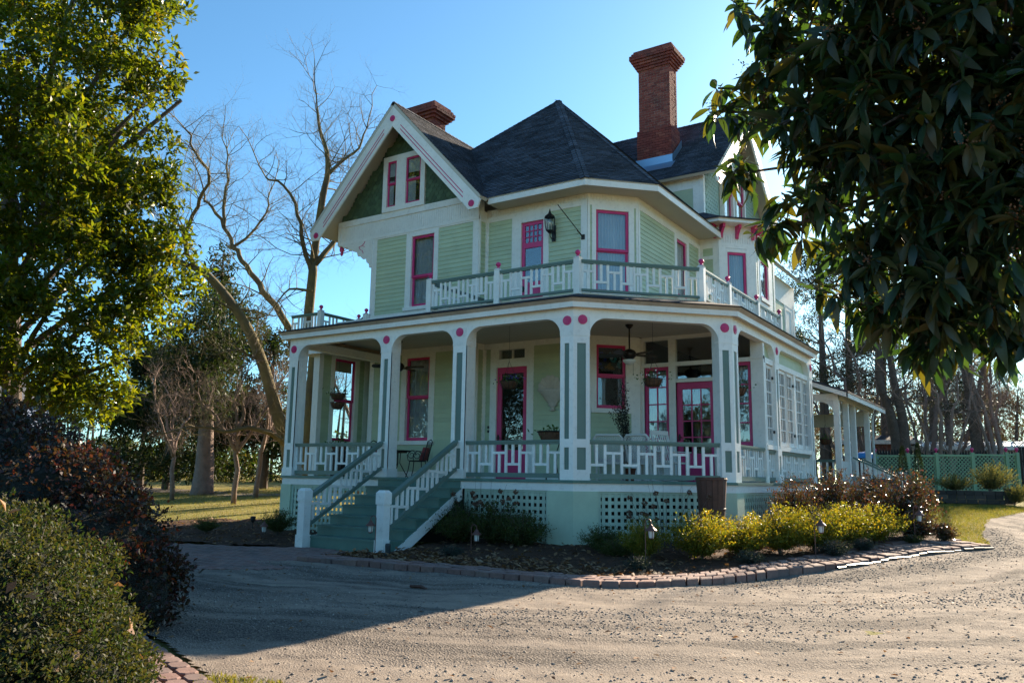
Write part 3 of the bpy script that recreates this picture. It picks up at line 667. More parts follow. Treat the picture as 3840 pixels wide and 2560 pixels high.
FL.poly(mb, pr, -.15, .02); FL.box(mb, 4.60, 4.72, FZ, 4.36, -.15, .02); hp(mb, 'arch', 'white')

# ------------------------------------------------------------------ porch: swept edges
PATH = [(-8.98, 5.5), (-8.98, 0), (0, 0), (2.647, 2.647), (2.647, 10.1)]
def offp(path, d):
    out = []
    ns = []
    for a, b in zip(path, path[1:]):
        l = math.hypot(b[0]-a[0], b[1]-a[1]); ns.append(((b[1]-a[1])/l, -(b[0]-a[0])/l))
    for i, p in enumerate(path):
        n1 = ns[max(0, i-1)]; n2 = ns[min(i, len(ns)-1)]; k = d/(1+n1[0]*n2[0]+n1[1]*n2[1]); out.append((p[0]+(n1[0]+n2[0])*k, p[1]+(n1[1]+n2[1])*k))
    return out
def sweep(name, mat, prof, path=PATH, par=None, **k):
    mb = MB(); L = []
    for i in range(len(path)): L.append([])
    for d, z in prof:
        for i, (x, y) in enumerate(offp(path, d)): L[i].append((x, y, z))
    n = len(prof); i0 = len(mb.v); mb.v = [p for l in L for p in l]
    for i in range(len(path)-1):
        for j in range(n):
            q = (j+1) % n; mb.f.append((i*n+j, i*n+q, (i+1)*n+q, (i+1)*n+j)); mb.t.append(0.0)
    mb.f.append(tuple(range(n))); mb.f.append(tuple((len(path)-1)*n+j for j in range(n))[::-1]); mb.t += [0.0, 0.0]
    return mb.build(name, mat, par or H, **k)
def rect(d0, d1, z0, z1): return [(d0, z0), (d1, z0), (d1, z1), (d0, z1)]
fl = offp(PATH, .045)
mb = MB(); pg = [fl[1], fl[2], fl[3], fl[4], (-.5, 10.1), (-.5, 5.0), (-5, 4.2), (-9.3, 5.5), (-10.7, 5.5), (-10.7, 2.1), (-9.02, 2.1)]
mb.prism([(x, y, 1.19) for x, y in pg], [(x, y, FZ) for x, y in pg]); pf_ = hp(mb, 'porch_floor', 'stepg')
sweep('skirt_board', 'white', rect(-.05, .0, 1.02, 1.189))
mb = MB(); pg = [(-8.8, .1), (-.05, .1), (2.5, 2.7), (2.5, 10.0), (-.7, 10.0), (-.7, 5.0), (-5, 4.2), (-9.3, 5.5), (-10.7, 5.5), (-10.7, 2.1), (-8.85, 2.1)]
mb.prism([(x, y, CZ) for x, y in pg], [(x, y, CZ+.05) for x, y in pg]); hp(mb, 'porch_ceiling', 'ceil')
sweep('entablature', 'white', rect(-.2, 0, 4.78, 5.0))
sweep('soffit', 'ceil', rect(-.2, .17, 4.995, 5.02))
sweep('fascia', 'white', rect(.145, .172, 4.965, 5.085))
sweep('crown', 'tan', [(.0, 5.083), (.18, 5.083), (.262, 5.15), (.0, 5.15)])
pr_ = sweep('porch_roof', 'roof', [(-.86, 5.50), (-.86, 5.44), (.0, 5.155), (.275, 5.152), (.285, 5.176), (.0, 5.262)])
mb = MB(); q = offp(PATH, -.84); pg = [q[1], q[2], q[3], (q[4][0], 10.6), (-1.0, 10.6), (-1.0, 5.3), (-1.9, 4.3), (-5.3, 4.3), (-9.3, 4.1), (-9.3, 5.5), (-10.75, 5.5), (-10.75, 2.05), (-9.9, 2.05)]
mb.prism([(x, y, 5.43) for x, y in pg], [(x, y, 5.495) for x, y in pg]); mb.build('deck', 'roof', pr_)
sweep('curb', 'white', rect(-1.0, -.86, 5.44, 5.535), par=pr_)
# left extension edge
mb = MB(); mb.box(-10.75, -9.0, 2.02, 2.06, 4.95, 5.45); mb.box(-10.79, -10.75, 2.02, 5.5, 4.95, 5.45); mb.build('fascia', 'white', pr_)

FP = Fr((0, 0), (1, 0)); FPC = Fr((0, 0), (1, 1)); FPS = Fr((2.647, 0), (0, 1))
def colface(fr, s0, s1, o, base=True, wp=.105):
    a, b = s0+wp, s1-wp
    fr.bxs('board', 'white', o, [(s0, a, FZ, 4.36, -.035, 0), (b, s1, FZ, 4.36, -.035, 0), (a, b, FZ, 1.47, -.035, 0), (a, b, 1.94, 2.12, -.035, 0), (a, b, 4.20, 4.36, -.035, 0)])
    fr.bx('panel', 'railg', o, a-.01, b+.01, 1.4, 4.25, -.034, -.022)
    fr.bx('capital', 'white', o, s0-.006, s1+.006, 4.36, 4.785, -.04, .008)
def column(fr, s0, s1):
    w_ = s1-s0; o = fr.bx('column', 'white', H, s0+.002, s1-.002, FZ, 4.80, -w_, -.034)
    colface(fr, s0, s1, o); 
    f2 = Fr(fr.p(s1, 0)[:2], (-fr.n[0], -fr.n[1])); colface(f2, .0005, w_, o)
    fr.bx('plinth', 'white', o, s0-.02, s1+.02, FZ, 1.46, -w_-.02, .022)
    rosette(fr, (s0+s1)/2, 4.69, .105, .008, o); return o
def corner_col(f1, a0, f2, b1, c):
    mb = MB(); pts = [f1.p(a0, 0, -.034), f1.p(c, 0, -.034), f2.p(b1, 0, -.034), f2.p(b1, 0, -.36), f1.p(a0, 0, -.36)]
    mb.prism([(x, y, FZ) for x, y, z in pts], [(x, y, 4.8) for x, y, z in pts]); o = hp(mb, 'column', 'white'); return o
column(FP, -8.98, -8.634); column(FP, -5.584, -5.238); column(FP, -3.281, -2.894)
oA = corner_col(FP, -.327, FPC, .37, 0); colface(FP, -.327, 0, oA); colface(FPC, 0, .37, oA, wp=.085); rosette(FP, -.15, 4.70, .105, .008, oA); rosette(FPC, .205, 4.72, .105, .008, oA)
CL = 3.744
oB = corner_col(FPC, CL-.33, FPS, 2.647+.40, CL); colface(FPC, CL-.33, CL, oB, wp=.085); colface(FPS, 2.647, 3.05, oB); rosette(FPC, CL-.18, 4.71, .105, .008, oB); rosette(FPS, 2.85, 4.71, .105, .008, oB)
column(FPS, 6.12, 6.48); column(FPS, 9.77, 10.12)
def arch(fr, s0, s1, r=.40, zt=4.782):
    for sg, c in ((1, s0), (-1, s1)):
        pts = [(c, zt), (c, zt-r-.02), (c+sg*.012, zt-r-.02)]+[(c+sg*(r-r*math.cos(a)), zt-r+r*math.sin(a)) for a in np.linspace(.05, math.pi/2, 9)]
        if sg < 0: pts = pts[::-1]
        mb = MB(); fr.poly(mb, pts, -.2, -.001); hp(mb, 'arch_spandrel', 'white')
arch(FP, -8.634, -5.584); arch(FP, -5.238, -3.281); arch(FP, -2.894, -.327); arch(FPC, .37, CL-.33); arch(FPS, 3.05, 6.12); arch(FPS, 6.48, 9.77)

# ------------------------------------------------------------------ railings
def railing(fr, s0, s1, z0, z1, n, first=0, slope=0.0, ht=.09, hb=.10, d=-.13, wt=.13, bw=.062, thin=.04, ends=True):
    def piece(name, mat, o, a0, a1, zz0, zz1, d0, d1, me=None):
        mb = MB(); P = lambda a, z, dd: (lambda q: (q[0], q[1], q[2]+slope*(a-s0)))(fr.p(a, z, dd))
        mb.hexa([P(a0, zz0, d1), P(a1, zz0, d1), P(a1, zz0, d0), P(a0, zz0, d0), P(a0, zz1, d1), P(a1, zz1, d1), P(a1, zz1, d0), P(a0, zz1, d0)])
        return mb.build(name, mat, o)
    o = piece('railing', 'railg', H, s0, s1, z1-ht*.55, z1, d-wt/2, d+wt/2)
    piece('rail_moulding', 'railg', o, s0, s1, z1-ht, z1-ht*.54, d-wt*.35, d+wt*.35)
    piece('bottom_rail', 'railg', o, s0, s1, z0, z0+hb, d-.045, d+.045)
    zb, zt = z0+hb-.004, z1-ht+.004; w_ = (s1-s0)/n; hi, lo = zb+.70*(zt-zb), zb+.30*(zt-zb)
    meshes = {}
    def bal(a, q0, q1, nm_='baluster', hw=None, th=thin):
        hw = hw or bw/2; key = (nm_, round(q0-slope*0, 4), round(q1, 4), round(hw, 4))
        if key not in meshes:
            mb = MB(); P = lambda s, z, dd: (fr.d[0]*s+fr.n[0]*dd, fr.d[1]*s+fr.n[1]*dd, z+(slope*s if nm_ == 'baluster' or slope == 0 else slope*s*.0))
            mb.hexa([P(-hw, q0, d+th/2), P(hw, q0, d+th/2), P(hw, q0, d-th/2), P(-hw, q0, d-th/2), P(-hw, q1, d+th/2), P(hw, q1, d+th/2), P(hw, q1, d-th/2), P(-hw, q1, d-th/2)]); meshes[key] = mb.mesh(nm_)
        link(nm_, meshes[key], 'white_rail', o, loc=(fr.o[0]+fr.d[0]*a, fr.o[1]+fr.d[1]*a, slope*(a-s0)))
    for i in range(n+1):
        a = s0+i*w_
        if i == 0: a += bw/2
        if i == n: a -= bw/2
        bal(a, zb, zt)
    for i in range(n):
        a = s0+(i+.5)*w_
        if (i+first) % 2 == 0: bal(a, hi-.025, hi+.03, 'cross_bar', w_/2-bw/2+.002, thin*.9); bal(a, zb, hi-.02)
        else: bal(a, lo-.025, lo+.03, 'cross_bar', w_/2-bw/2+.002, thin*.9); bal(a, lo+.02, zt)
    return o
railing(FP, -8.634, -5.584, 1.29, 2.11, 8, 1); railing(FP, -2.894, -.327, 1.29, 2.11, 7, 0); railing(FPC, .37, CL-.33, 1.29, 2.11, 8, 1)
railing(FPS, 3.05, 5.42, 1.29, 2.11, 7, 1); railing(FPS, 5.46, 6.12, 1.29, 2.07, 2, 0); railing(FPS, 6.48, 9.77, 1.29, 2.07, 8, 0)
# stairs
ST = FP.bx('stairs', 'stepg', H, -5.50, -2.96, .9, 1.188, -.0, .012)
RS, RN = .2157, .385
me = None
for i in range(1, 7):
    z = FZ-RS*i; y1 = -.02-(i-1)*RN; mb = MB(); mb.box(-5.52, -2.92, y1-RN-.03, y1, z-.045, z); o = mb.build('tread', 'stepg', ST)
    mb = MB(); mb.box(-5.50, -2.96, y1-RN-.012, y1-RN+.01, z-RS-.02 if i < 6 else -.34, z-.045); mb.build('riser', 'stepg', ST)
    mb = MB(); mb.box(-2.958, -2.94, y1-RN-.01, y1-.001, z-RS, z-.046); mb.build('riser_return', 'stepg', ST)
mb = MB(); y = 0; pts = [(0, 1.02), (0, FZ-RS-.05)]
for i in range(1, 7): y1 = -.02-(i-1)*RN; z = FZ-RS*i-.2; pts += [(y1-RN*.98, z-.0), (y1-RN*.98, z-RS)] if i < 6 else []
prof = [(0, 1.02), (-2.34, -.28), (-2.34, -.34), (-2.02, -.34), (0, .78)]
for xa, xb in ((-2.945, -2.90), (-5.56, -5.515)): 
    m2 = MB(); m2.prism([(xa, y_, z_) for y_, z_ in prof], [(xb, y_, z_) for y_, z_ in prof]); m2.build('stringer', 'white', ST)
for xc in (-5.41, -3.09):
    mb = MB(); y0 = -2.46; w_ = .098
    mb.box(xc-w_, xc+w_, y0-w_, y0+w_, -.36, .93); mb.box(xc-w_-.018, xc+w_+.018, y0-w_-.018, y0+w_+.018, -.36, -.02)
    a = [(xc-w_-.018, y0-w_-.018, .93), (xc+w_+.018, y0-w_-.018, .93), (xc+w_+.018, y0+w_+.018, .93), (xc-w_-.018, y0+w_+.018, .93)]
    mb.prism([(x, y, .70) for x, y, z in a], a); mb.prism(a, [(xc-.07, y0-.07, .985), (xc+.07, y0-.07, .985), (xc+.07, y0+.07, .985), (xc-.07, y0+.07, .985)])
    mb.build('newel_post', 'white', ST)
for xc in (-5.41, -3.09): railing(Fr((xc-.13, 0), (0, -1)), .05, 2.38, 1.42, 2.12, 7, 0, -.56, .11, .09)
# lattice, piers
def lattice(fr, s0, s1, z0, z1, pitch=.148, wd=.072):
    o = fr.bxs('lattice_panel', 'lattice', H, [(s0, s0+.06, z0, z1-.05, -.085, -.03), (s1-.06, s1, z0, z1-.05, -.085, -.03), (s0, s1, z1-.05, z1, -.085, -.03)])
    n = int((s1-s0-.12)/pitch); mv = MB(); fr2 = Fr((0, 0), fr.d); fr2.box(mv, -wd/2, wd/2, z0, z1, -.058, -.046); mev = mv.mesh('slat')
    for i in range(n+1):
        a = s0+.06+(s1-s0-.12)*(i+.5)/(n+1); link('slat', mev, 'lattice', o, loc=(fr.o[0]+fr.d[0]*a, fr.o[1]+fr.d[1]*a, 0))
    mh = MB(); fr.box(mh, s0+.06, s1-.06, -wd/2, wd/2, -.074, -.0585); meh = mh.mesh('slat')
    z = z1-.09
    while z > z0: link('slat', meh, 'lattice', o, loc=(0, 0, z)); z -= pitch
    return o
lattice(FP, -8.62, -5.56, -.25, 1.02); lattice(FP, -2.86, -.62, -.25, 1.02); lattice(FPC, .56, 3.05, -.22, 1.02); lattice(FPS, 3.15, 6.1, -.15, 1.02, .16); lattice(FPS, 6.1, 10.0, .0, 1.02, .16)
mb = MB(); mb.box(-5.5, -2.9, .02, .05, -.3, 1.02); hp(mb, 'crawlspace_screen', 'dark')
def pier(pts, z0=-.4):
    mb = MB(); mb.prism([(x, y, z0) for x, y in pts], [(x, y, 1.02) for x, y in pts]); hp(mb, 'pier', 'pier')
pier([(-9.0, -.02), (-8.62, -.02), (-8.62, .4), (-9.0, .4)]); a = FPC.p(.56, 0, .015); b = FPC.p(.56, 0, -.4)
pier([(-.62, -.015), (.006, -.015), a[:2], b[:2], (-.62, .4)])
a = FPC.p(3.05, 0, .015); b = FPC.p(3.05, 0, -.4); pier([a[:2], (2.66, 2.64), (2.662, 3.15), (2.3, 3.15), b[:2]])
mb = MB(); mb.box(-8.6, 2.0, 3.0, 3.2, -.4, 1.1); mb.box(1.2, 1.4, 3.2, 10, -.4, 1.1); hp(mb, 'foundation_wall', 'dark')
# balcony
BZ = 5.50
def bpost(x, y, z=BZ, h=.86):
    mb = MB(); w_ = .075; mb.box(x-w_, x+w_, y-w_, y+w_, z-.03, z+h-.03); mb.prism([(x-w_-.015, y-w_-.015, z+h-.03), (x+w_+.015, y-w_-.015, z+h-.03), (x+w_+.015, y+w_+.015, z+h-.03), (x-w_-.015, y+w_+.015, z+h-.03)],
        [(x-.04, y-.04, z+h+.01), (x+.04, y-.04, z+h+.01), (x+.04, y+.04, z+h+.01), (x-.04, y+.04, z+h+.01)])
    o = hp(mb, 'balcony_post', 'white')
    mb = MB(); mb.lathe([(.035, 0), (.05, .015), (.03, .035), (.03, .05), (.055, .07), (.068, .105), (.055, .14), (.02, .165)], (x, y, z+h+.005), 14); mb.build('finial', 'magenta', o, smooth=True)
kA = (-.331, .8); kB = (1.847, 2.978)
FBF = Fr((0, .8), (1, 0)); FBC = Fr(kA, (1, 1)); FBS = Fr((1.847, 0), (0, 1)); LB = math.hypot(kB[0]-kA[0], kB[1]-kA[1])
for x in (-4.70, -2.56): bpost(x, .8)
bpost(*kA); bpost(*kB)
for y in (4.9, 7.4, 9.75): bpost(1.847, y)
kw = dict(ht=.085, hb=.055, d=0, wt=.11, bw=.055)
zr0, zr1 = BZ+.05, BZ+.80
railing(FBF, -4.62, -2.635, zr0, zr1, 7, 0, **kw); railing(FBF, -2.485, -.41, zr0, zr1, 7, 0, **kw); railing(FBC, .08, LB-.08, zr0, zr1, 9, 0, **kw)
railing(FBS, 3.06, 4.82, zr0, zr1, 6, 0, **kw); railing(FBS, 4.98, 7.32, zr0, zr1, 7, 1, **kw); railing(FBS, 7.48, 9.67, zr0, zr1, 7, 0, **kw)
railing(Fr((-4.70, 0), (0, 1)), .88, 3.6, zr0, zr1, 7, 0, **kw)
for x, y in ((-10.45, 2.45), (-10.45, 4.15), (-9.55, 3.55)): bpost(x, y, BZ+.05)
railing(Fr((-10.45, 0), (0, 1)), 2.53, 4.07, zr0+.05, zr1+.05, 5, 0, **kw); railing(Fr((-10.45, 2.45), (1, .0)), -1.3, -.08, zr0+.05, zr1+.05, 4, 0, **kw); railing(Fr((-10.45, 4.15), (.9, -.6)), .08, 1.02, zr0+.05, zr1+.05, 3, 0, **kw)
# ------------------------------------------------------------------ ground
def vnoise(x, y, s, seed=0):
    """smooth value noise on numpy arrays"""
    x = x/s; y = y/s; xi = np.floor(x).astype(int); yi = np.floor(y).astype(int); fx = x-xi; fy = y-yi
    def h(a, b): 
        n = (a*374761393+b*668265263+seed*974634777) & 0x7fffffff; n = (n ^ (n >> 13))*1274126177 & 0x7fffffff; return ((n ^ (n >> 16)) & 0xffff)/65535.
    fx = fx*fx*(3-2*fx); fy = fy*fy*(3-2*fy)
    return (h(xi, yi)*(1-fx)+h(xi+1, yi)*fx)*(1-fy)+(h(xi, yi+1)*(1-fx)+h(xi+1, yi+1)*fx)*fy
def inpoly(x, y, poly):
    c = np.zeros(x.shape, bool); n = len(poly)
    for i in range(n):
        (x0, y0), (x1, y1) = poly[i], poly[i-1]
        m = ((y0 > y) != (y1 > y)) & (x < (x1-x0)*(y-y0)/((y1-y0) or 1e-9)+x0); c ^= m
    return c
Tn = lambda y: -.3+.045*np.clip(y+2, 0, 30)
def sheet(name, mat, poly, step, zf, bounds=None, par=None, **k):
    xs = [p[0] for p in poly]; ys = [p[1] for p in poly]; b = bounds or (min(xs), max(xs), min(ys), max(ys))
    X, Y = np.meshgrid(np.arange(b[0], b[1]+step, step), np.arange(b[2], b[3]+step, step)); Z = zf(X, Y); ny, nx = X.shape
    ins = inpoly(X, Y, poly); q = ins[:-1, :-1] | ins[1:, :-1] | ins[:-1, 1:] | ins[1:, 1:]
    idx = np.arange(nx*ny).reshape(ny, nx); F = np.stack([idx[:-1, :-1], idx[:-1, 1:], idx[1:, 1:], idx[1:, :-1]], -1)[q]
    u = np.unique(F); mp = np.zeros(nx*ny, int); mp[u] = np.arange(len(u)); V = np.stack([X.ravel(), Y.ravel(), Z.ravel()], 1)[u]
    return link(name, fastmesh(name, V, mp[F], smooth=True), mat, par, **k)
def groundmat(name, stops, sc1, sc2, bstr, bdist, bsc, rough=.95, spots=None):
    m, t, b = nm(name); p = geo_pos(t)
    n1 = noise(t, sc1, 6, .7, p); n2 = noise(t, sc2, 5, .75, p); ad = nd(t, 'ShaderNodeMath', operation='MULTIPLY_ADD'); t.links.new(n2, ad.inputs[0]); ad.inputs[1].default_value = .6; 
    ml = nd(t, 'ShaderNodeMath', operation='MULTIPLY'); t.links.new(n1, ml.inputs[0]); ml.inputs[1].default_value = .45; t.links.new(ml.outputs[0], ad.inputs[2])
    col = ramp(t, ad.outputs[0], stops)
    if spots:
        v = nd(t, 'ShaderNodeTexVoronoi'); v.inputs['Scale'].default_value = spots[0]; t.links.new(p, v.inputs['Vector'])
        sp = ramp(t, v.outputs['Color'], [(.25, sc3((1, 1, 1), spots[1])), (.8, (1, 1, 1))]); col = mixc(t, .75, col, sp, 'MULTIPLY')
    t.links.new(col, b.inputs['Base Color']); b.inputs['Roughness'].default_value = rough; b.inputs['Specular IOR Level'].default_value = .2
    bump(t, b, noise(t, bsc, 5, .75, p), bstr, bdist); return m
M['lawn'] = groundmat('winter_lawn', [(.30, (.20, .145, .055)), (.45, (.34, .25, .085)), (.55, (.24, .23, .06)), (.7, (.40, .30, .13))], .35, 9, .8, .06, 60)
def gravelmat():
    """compacted pale tracks curving with the drive, looser dark gravel between them"""
    m, t, b = nm('gravel'); p = geo_pos(t)
    di = nd(t, 'ShaderNodeVectorMath', operation='DISTANCE'); t.links.new(p, di.inputs[0]); di.inputs[1].default_value = (-2.5, 5, 0)
    wob = nd(t, 'ShaderNodeMath', operation='MULTIPLY_ADD'); t.links.new(noise(t, .45, 3, .6, p), wob.inputs[0]); wob.inputs[1].default_value = 1.6; t.links.new(di.outputs['Value'], wob.inputs[2])
    sx = nd(t, 'ShaderNodeSeparateXYZ'); t.links.new(p, sx.inputs[0]); cx = nd(t, 'ShaderNodeCombineXYZ'); t.links.new(wob.outputs[0], cx.inputs[0])
    mlx = nd(t, 'ShaderNodeMath', operation='MULTIPLY'); t.links.new(sx.outputs[0], mlx.inputs[0]); mlx.inputs[1].default_value = .12; t.links.new(mlx.outputs[0], cx.inputs[1])
    tr = noise(t, 1.15, 3, .65, cx.outputs[0]); loose = ramp(t, tr, [(.42, (0, 0, 0)), (.58, (1, 1, 1))])
    n2 = noise(t, 34, 6, .8, p); n3 = noise(t, 2.2, 4, .7, p)
    pale = ramp(t, n3, [(.3, (.25, .205, .165)), (.7, (.40, .33, .265))]); pale = mixc(t, .5, pale, ramp(t, n2, [(.35, (.55, .5, .45)), (.6, (1, 1, 1))]), 'MULTIPLY')
    dark = ramp(t, n2, [(.34, (.06, .05, .045)), (.48, (.15, .125, .105)), (.60, (.26, .22, .18)), (.72, (.42, .37, .31))])
    v = nd(t, 'ShaderNodeTexVoronoi'); v.inputs['Scale'].default_value = 48; t.links.new(p, v.inputs['Vector'])
    dark = mixc(t, .7, dark, ramp(t, v.outputs['Color'], [(.2, (.45, .45, .46)), (.8, (1.0, 1.0, 1.0))]), 'MULTIPLY')
    col = mixc(t, loose, pale, dark); damp = ramp(t, noise(t, .8, 4, .6, p), [(.55, (0, 0, 0)), (.72, (.35, .35, .35))]); col = mixc(t, damp, col, (.13, .10, .08))
    t.links.new(col, b.inputs['Base Color']); b.inputs['Roughness'].default_value = .95; b.inputs['Specular IOR Level'].default_value = .25
    h = mixc(t, loose, noise(t, 60, 3, .6, p), v.outputs['Distance']); bump(t, b, h, .9, .03); return m
M['gravel'] = gravelmat()
M['mulch'] = groundmat('mulch', [(.3, (.030, .016, .010)), (.5, (.085, .045, .028)), (.7, (.15, .085, .055))], 2, 30, 1.0, .04, 60)
M['stonebits'] = brickmat('gravel_bits', [(.26, .22, .19), (.36, .31, .26), (.18, .15, .13), (.46, .40, .34)])
M['paver'] = brickmat('clay_paver', [(.22, .12, .10), (.27, .16, .135), (.20, .135, .12), (.30, .19, .155), (.24, .115, .09)])
M['litter'] = leafmat('dry_leaves', [(.22, .11, .05), (.30, .18, .09), (.15, .07, .035), (.38, .26, .16)], .2, .7, .3, (1.3, 1.1, .7))
M['plastic'] = plain('black_edging', (.012, .012, .014), .38)
gx = [-900, -300, -120, -60, -30, -15, 0, 15, 30, 60, 120, 300, 900]; gyv = [-900, -300, -100, -40, -15, -2, 4, 10, 16, 22, 28, 60, 120, 300, 900]
V = np.array([(x, y, T(y)-.03+(.02*max(0, y-28) if y < 130 else 2.0)*0) for y in gyv for x in gx]); nx = len(gx)
F = np.array([(j*nx+i, j*nx+i+1, (j+1)*nx+i+1, (j+1)*nx+i) for j in range(len(gyv)-1) for i in range(nx-1)])
link('ground', fastmesh('ground', V, F), 'lawn', kind='structure')
def catmull(P, n=12):
    out = []; P = [np.array(p, float) for p in P]
    for i in range(len(P)-1):
        p0, p1, p2, p3 = P[max(0, i-1)], P[i], P[i+1], P[min(len(P)-1, i+2)]
        for k in range(n):
            t = k/n; out.append(.5*((2*p1)+(-p0+p2)*t+(2*p0-5*p1+4*p2-p3)*t*t+(-p0+3*p1-3*p2+p3)*t**3))
    out.append(P[-1]); return [tuple(p) for p in out]
OUT = catmull([(-3.25, -4.62), (-1.1, -4.42), (1.05, -4.36), (2.35, -4.36), (3.05, -4.12), (3.60, -3.55), (4.05, -2.64), (4.51, -1.33), (5.12, -.25), (5.72, 1.28), (6.4, 3.0), (7.35, 4.45)])
INN = catmull([(-3.25, -4.02), (-1.1, -3.86), (1.0, -3.80), (2.0, -3.76), (2.62, -3.55), (3.08, -3.02), (3.46, -2.25), (3.85, -.98), (4.3, .25), (4.75, 1.9), (5.35, 4.1), (6.5, 5.4)])
drive = [(-3.2, -4.6)]+OUT[6:]+[(7.3, 5.2), (7.05, 7), (6.9, 12), (7.4, 14), (8.2, 17), (9, 24), (9, 45), (16, 45), (16, -14), (3.3, -14), (3.05, -11.0), (1.85, -10.55), (1.2, -10.3), (-2.4, -10), (-6, -8.4), (-4.6, -5.9)]
ruts = lambda X, Y: .020*np.sin(X*1.1+Y*.55+1.3*vnoise(X, Y, 3, 5))*vnoise(X, Y, 5, 9)
zdr = lambda X, Y: Tn(Y)+.002+.030*(vnoise(X, Y, 1.6, 1)-.5)+.022*(vnoise(X, Y, .45, 2)-.5)+.016*(vnoise(X, Y, .16, 3)-.5)+.014*(vnoise(X, Y, .08, 4)-.5)*(vnoise(X, Y, 1.1, 8) > .35)+ruts(X, Y)*.6
sheet('gravel_drive', 'gravel', drive, .055, zdr, (-6, 11, -12.5, 16), kind='structure')
far_ = [(-12, -40), (16, -40), (16, 45), (9, 45), (8.9, 15.8), (11, 15.8), (11, -12.4), (-6, -12.4), (-12, -20)]
sheet('drive_apron', 'gravel', far_, 1.0, lambda X, Y: Tn(Y)-.012, None, kind='structure')
# planting bed
bed = [(-3.25, -4.1)]+INN+[(6.2, 7.0), (5.0, 9.0), (3.8, 13), (2.5, 13), (2.6, 3.0), (0, .1), (-2.8, .1), (-2.75, -2.75), (-3.4, -2.85)]
zbed = lambda X, Y: Tn(Y)+.035+.10*np.clip(1-np.hypot(np.maximum(0, np.abs(X+1)-2.2), Y+.1)/4, 0, 1)+.05*(vnoise(X, Y, .5, 11)-.5)+.05*(vnoise(X, Y, .12, 12)-.5)
sheet('planting_bed', 'mulch', bed, .07, zbed, kind='structure')
bed2 = [(-14.5, -2.2), (-11, -3.4), (-7, -3.3), (-5.6, -2.75), (-5.52, .3), (-9.1, .3), (-10.9, 1.9), (-13.5, 1.2)]
sheet('planting_bed', 'mulch', bed2, .09, lambda X, Y: zbed(X, Y)*1.0+.0, kind='structure')
# brick edging path: rows of pavers between the two curves
def resample(P, n):
    P = np.array(P); d = np.concatenate([[0], np.cumsum(np.hypot(*(P[1:]-P[:-1]).T))]); t = np.linspace(0, d[-1], n); return np.stack([np.interp(t, d, P[:, 0]), np.interp(t, d, P[:, 1])], 1), d[-1]
BP = empty('brick_path', (0, -4.2, -.3), label='raised curved brick edging path between gravel drive and planting bed', category='brick path')
def paver(name, pts, z0, z1, par, off, mat='paver', bev=.012):
    mb = MB(); c = np.mean(pts, 0); a = [(p[0]-off[0], p[1]-off[1], z0-off[2]) for p in pts]; m_ = [(p[0]-off[0], p[1]-off[1], z1-bev-off[2]) for p in pts]
    b = [(c[0]+(p[0]-c[0])*(1-bev*14)-off[0], c[1]+(p[1]-c[1])*(1-bev*14)-off[1], z1-off[2]) for p in pts]
    mb.prism(a, m_); mb.prism(m_, b); return mb.build(name, mat, par)
n_ = 58; ro_, L_ = resample(OUT, n_+1); ri_, _ = resample(INN, n_+1)
for r in range(3):
    for i in range(n_):
        f0, f1 = r/3+.02, (r+1)/3-.02; sh = .5*(r % 2); 
        def pt(i_, f): 
            i_ = min(max(i_, 0), n_); k = int(i_); k2 = min(k+1, n_); w_ = i_-k; a = ro_[k]*(1-w_)+ro_[k2]*w_; b = ri_[k]*(1-w_)+ri_[k2]*w_; return a*(1-f)+b*f
        i0, i1 = i+sh+.05, i+sh+.95; P4 = [pt(i0, f0), pt(i1, f0), pt(i1, f1), pt(i0, f1)]; y = np.mean([p[1] for p in P4]); tl = random.uniform(-.012, .012)
        if r == 0: P4 = [p+np.array([random.uniform(-.015, .015), random.uniform(-.015, .015)]) for p in P4]
        paver('paver', P4, T(y)-.05, T(y)+.085+tl+(.02 if i < 40 else .0), BP, (0, -4.2, -.3))
mb = MB(); pts = [(p[0]*1.0+.0, p[1]) for p in ro_]
for (a, b), k in zip(zip(pts[40:], pts[41:]), range(99)):
    d = np.array(b)-np.array(a); n2 = np.array([d[1], -d[0]])/np.hypot(*d); q = [np.array(a)+n2*.03, np.array(b)+n2*.03, np.array(b)+n2*.055, np.array(a)+n2*.055]; z = T((a[1]+b[1])/2); wv = .015*math.sin(k*1.3)
    mb.hexa([(*q[0], z-.05), (*q[3], z-.05), (*q[2], z-.05), (*q[1], z-.05), (*q[0], z+.05+wv), (*q[3], z+.035+wv), (*q[2], z+.035+wv), (*q[1], z+.05+wv)])
eg = mb.build('lawn_edging', 'plastic', label='black plastic edging strip along the foot of the curved brick path', category='edging')
# brick apron in front of the stairs
AP_ = empty('brick_apron', (-4.2, -4, -.3), label='paved brick apron at the foot of the porch stairs', category='paving')
apoly = [(-5.65, -2.35), (-2.85, -2.65), (-3.25, -4.6), (-2.4, -5.6), (-4.2, -7.2), (-6.4, -6.0), (-8.5, -5.0), (-8.2, -3.7), (-6.2, -3.1)]
stf = MB(); cnt = 0; cells = []
gy0 = -7.3
for j in range(40):
    for i in range(34):
        x = -8.6+i*.20+(.1 if j % 2 else 0); y = gy0+j*.125
        if inpoly(np.array([x+.1]), np.array([y+.06]), apoly)[0]: cells.append((x, y))
cells.sort(key=lambda c: math.hypot(c[0]-8.467, c[1]+15.34))
mb = MB(); mb.prism([(.006, .006, -.05), (.194, .006, -.05), (.194, .119, -.05), (.006, .119, -.05)], [(.006, .006, -.004), (.194, .006, -.004), (.194, .119, -.004), (.006, .119, -.004)])
mb.prism([(.006, .006, -.004), (.194, .006, -.004), (.194, .119, -.004), (.006, .119, -.004)], [(.016, .014, .004), (.184, .014, .004), (.184, .111, .004), (.016, .111, .004)]); pme = mb.mesh('paver')
base_ = [tuple(v.co) for v in pme.vertices]; fc_ = [tuple(p.vertices) for p in pme.polygons]
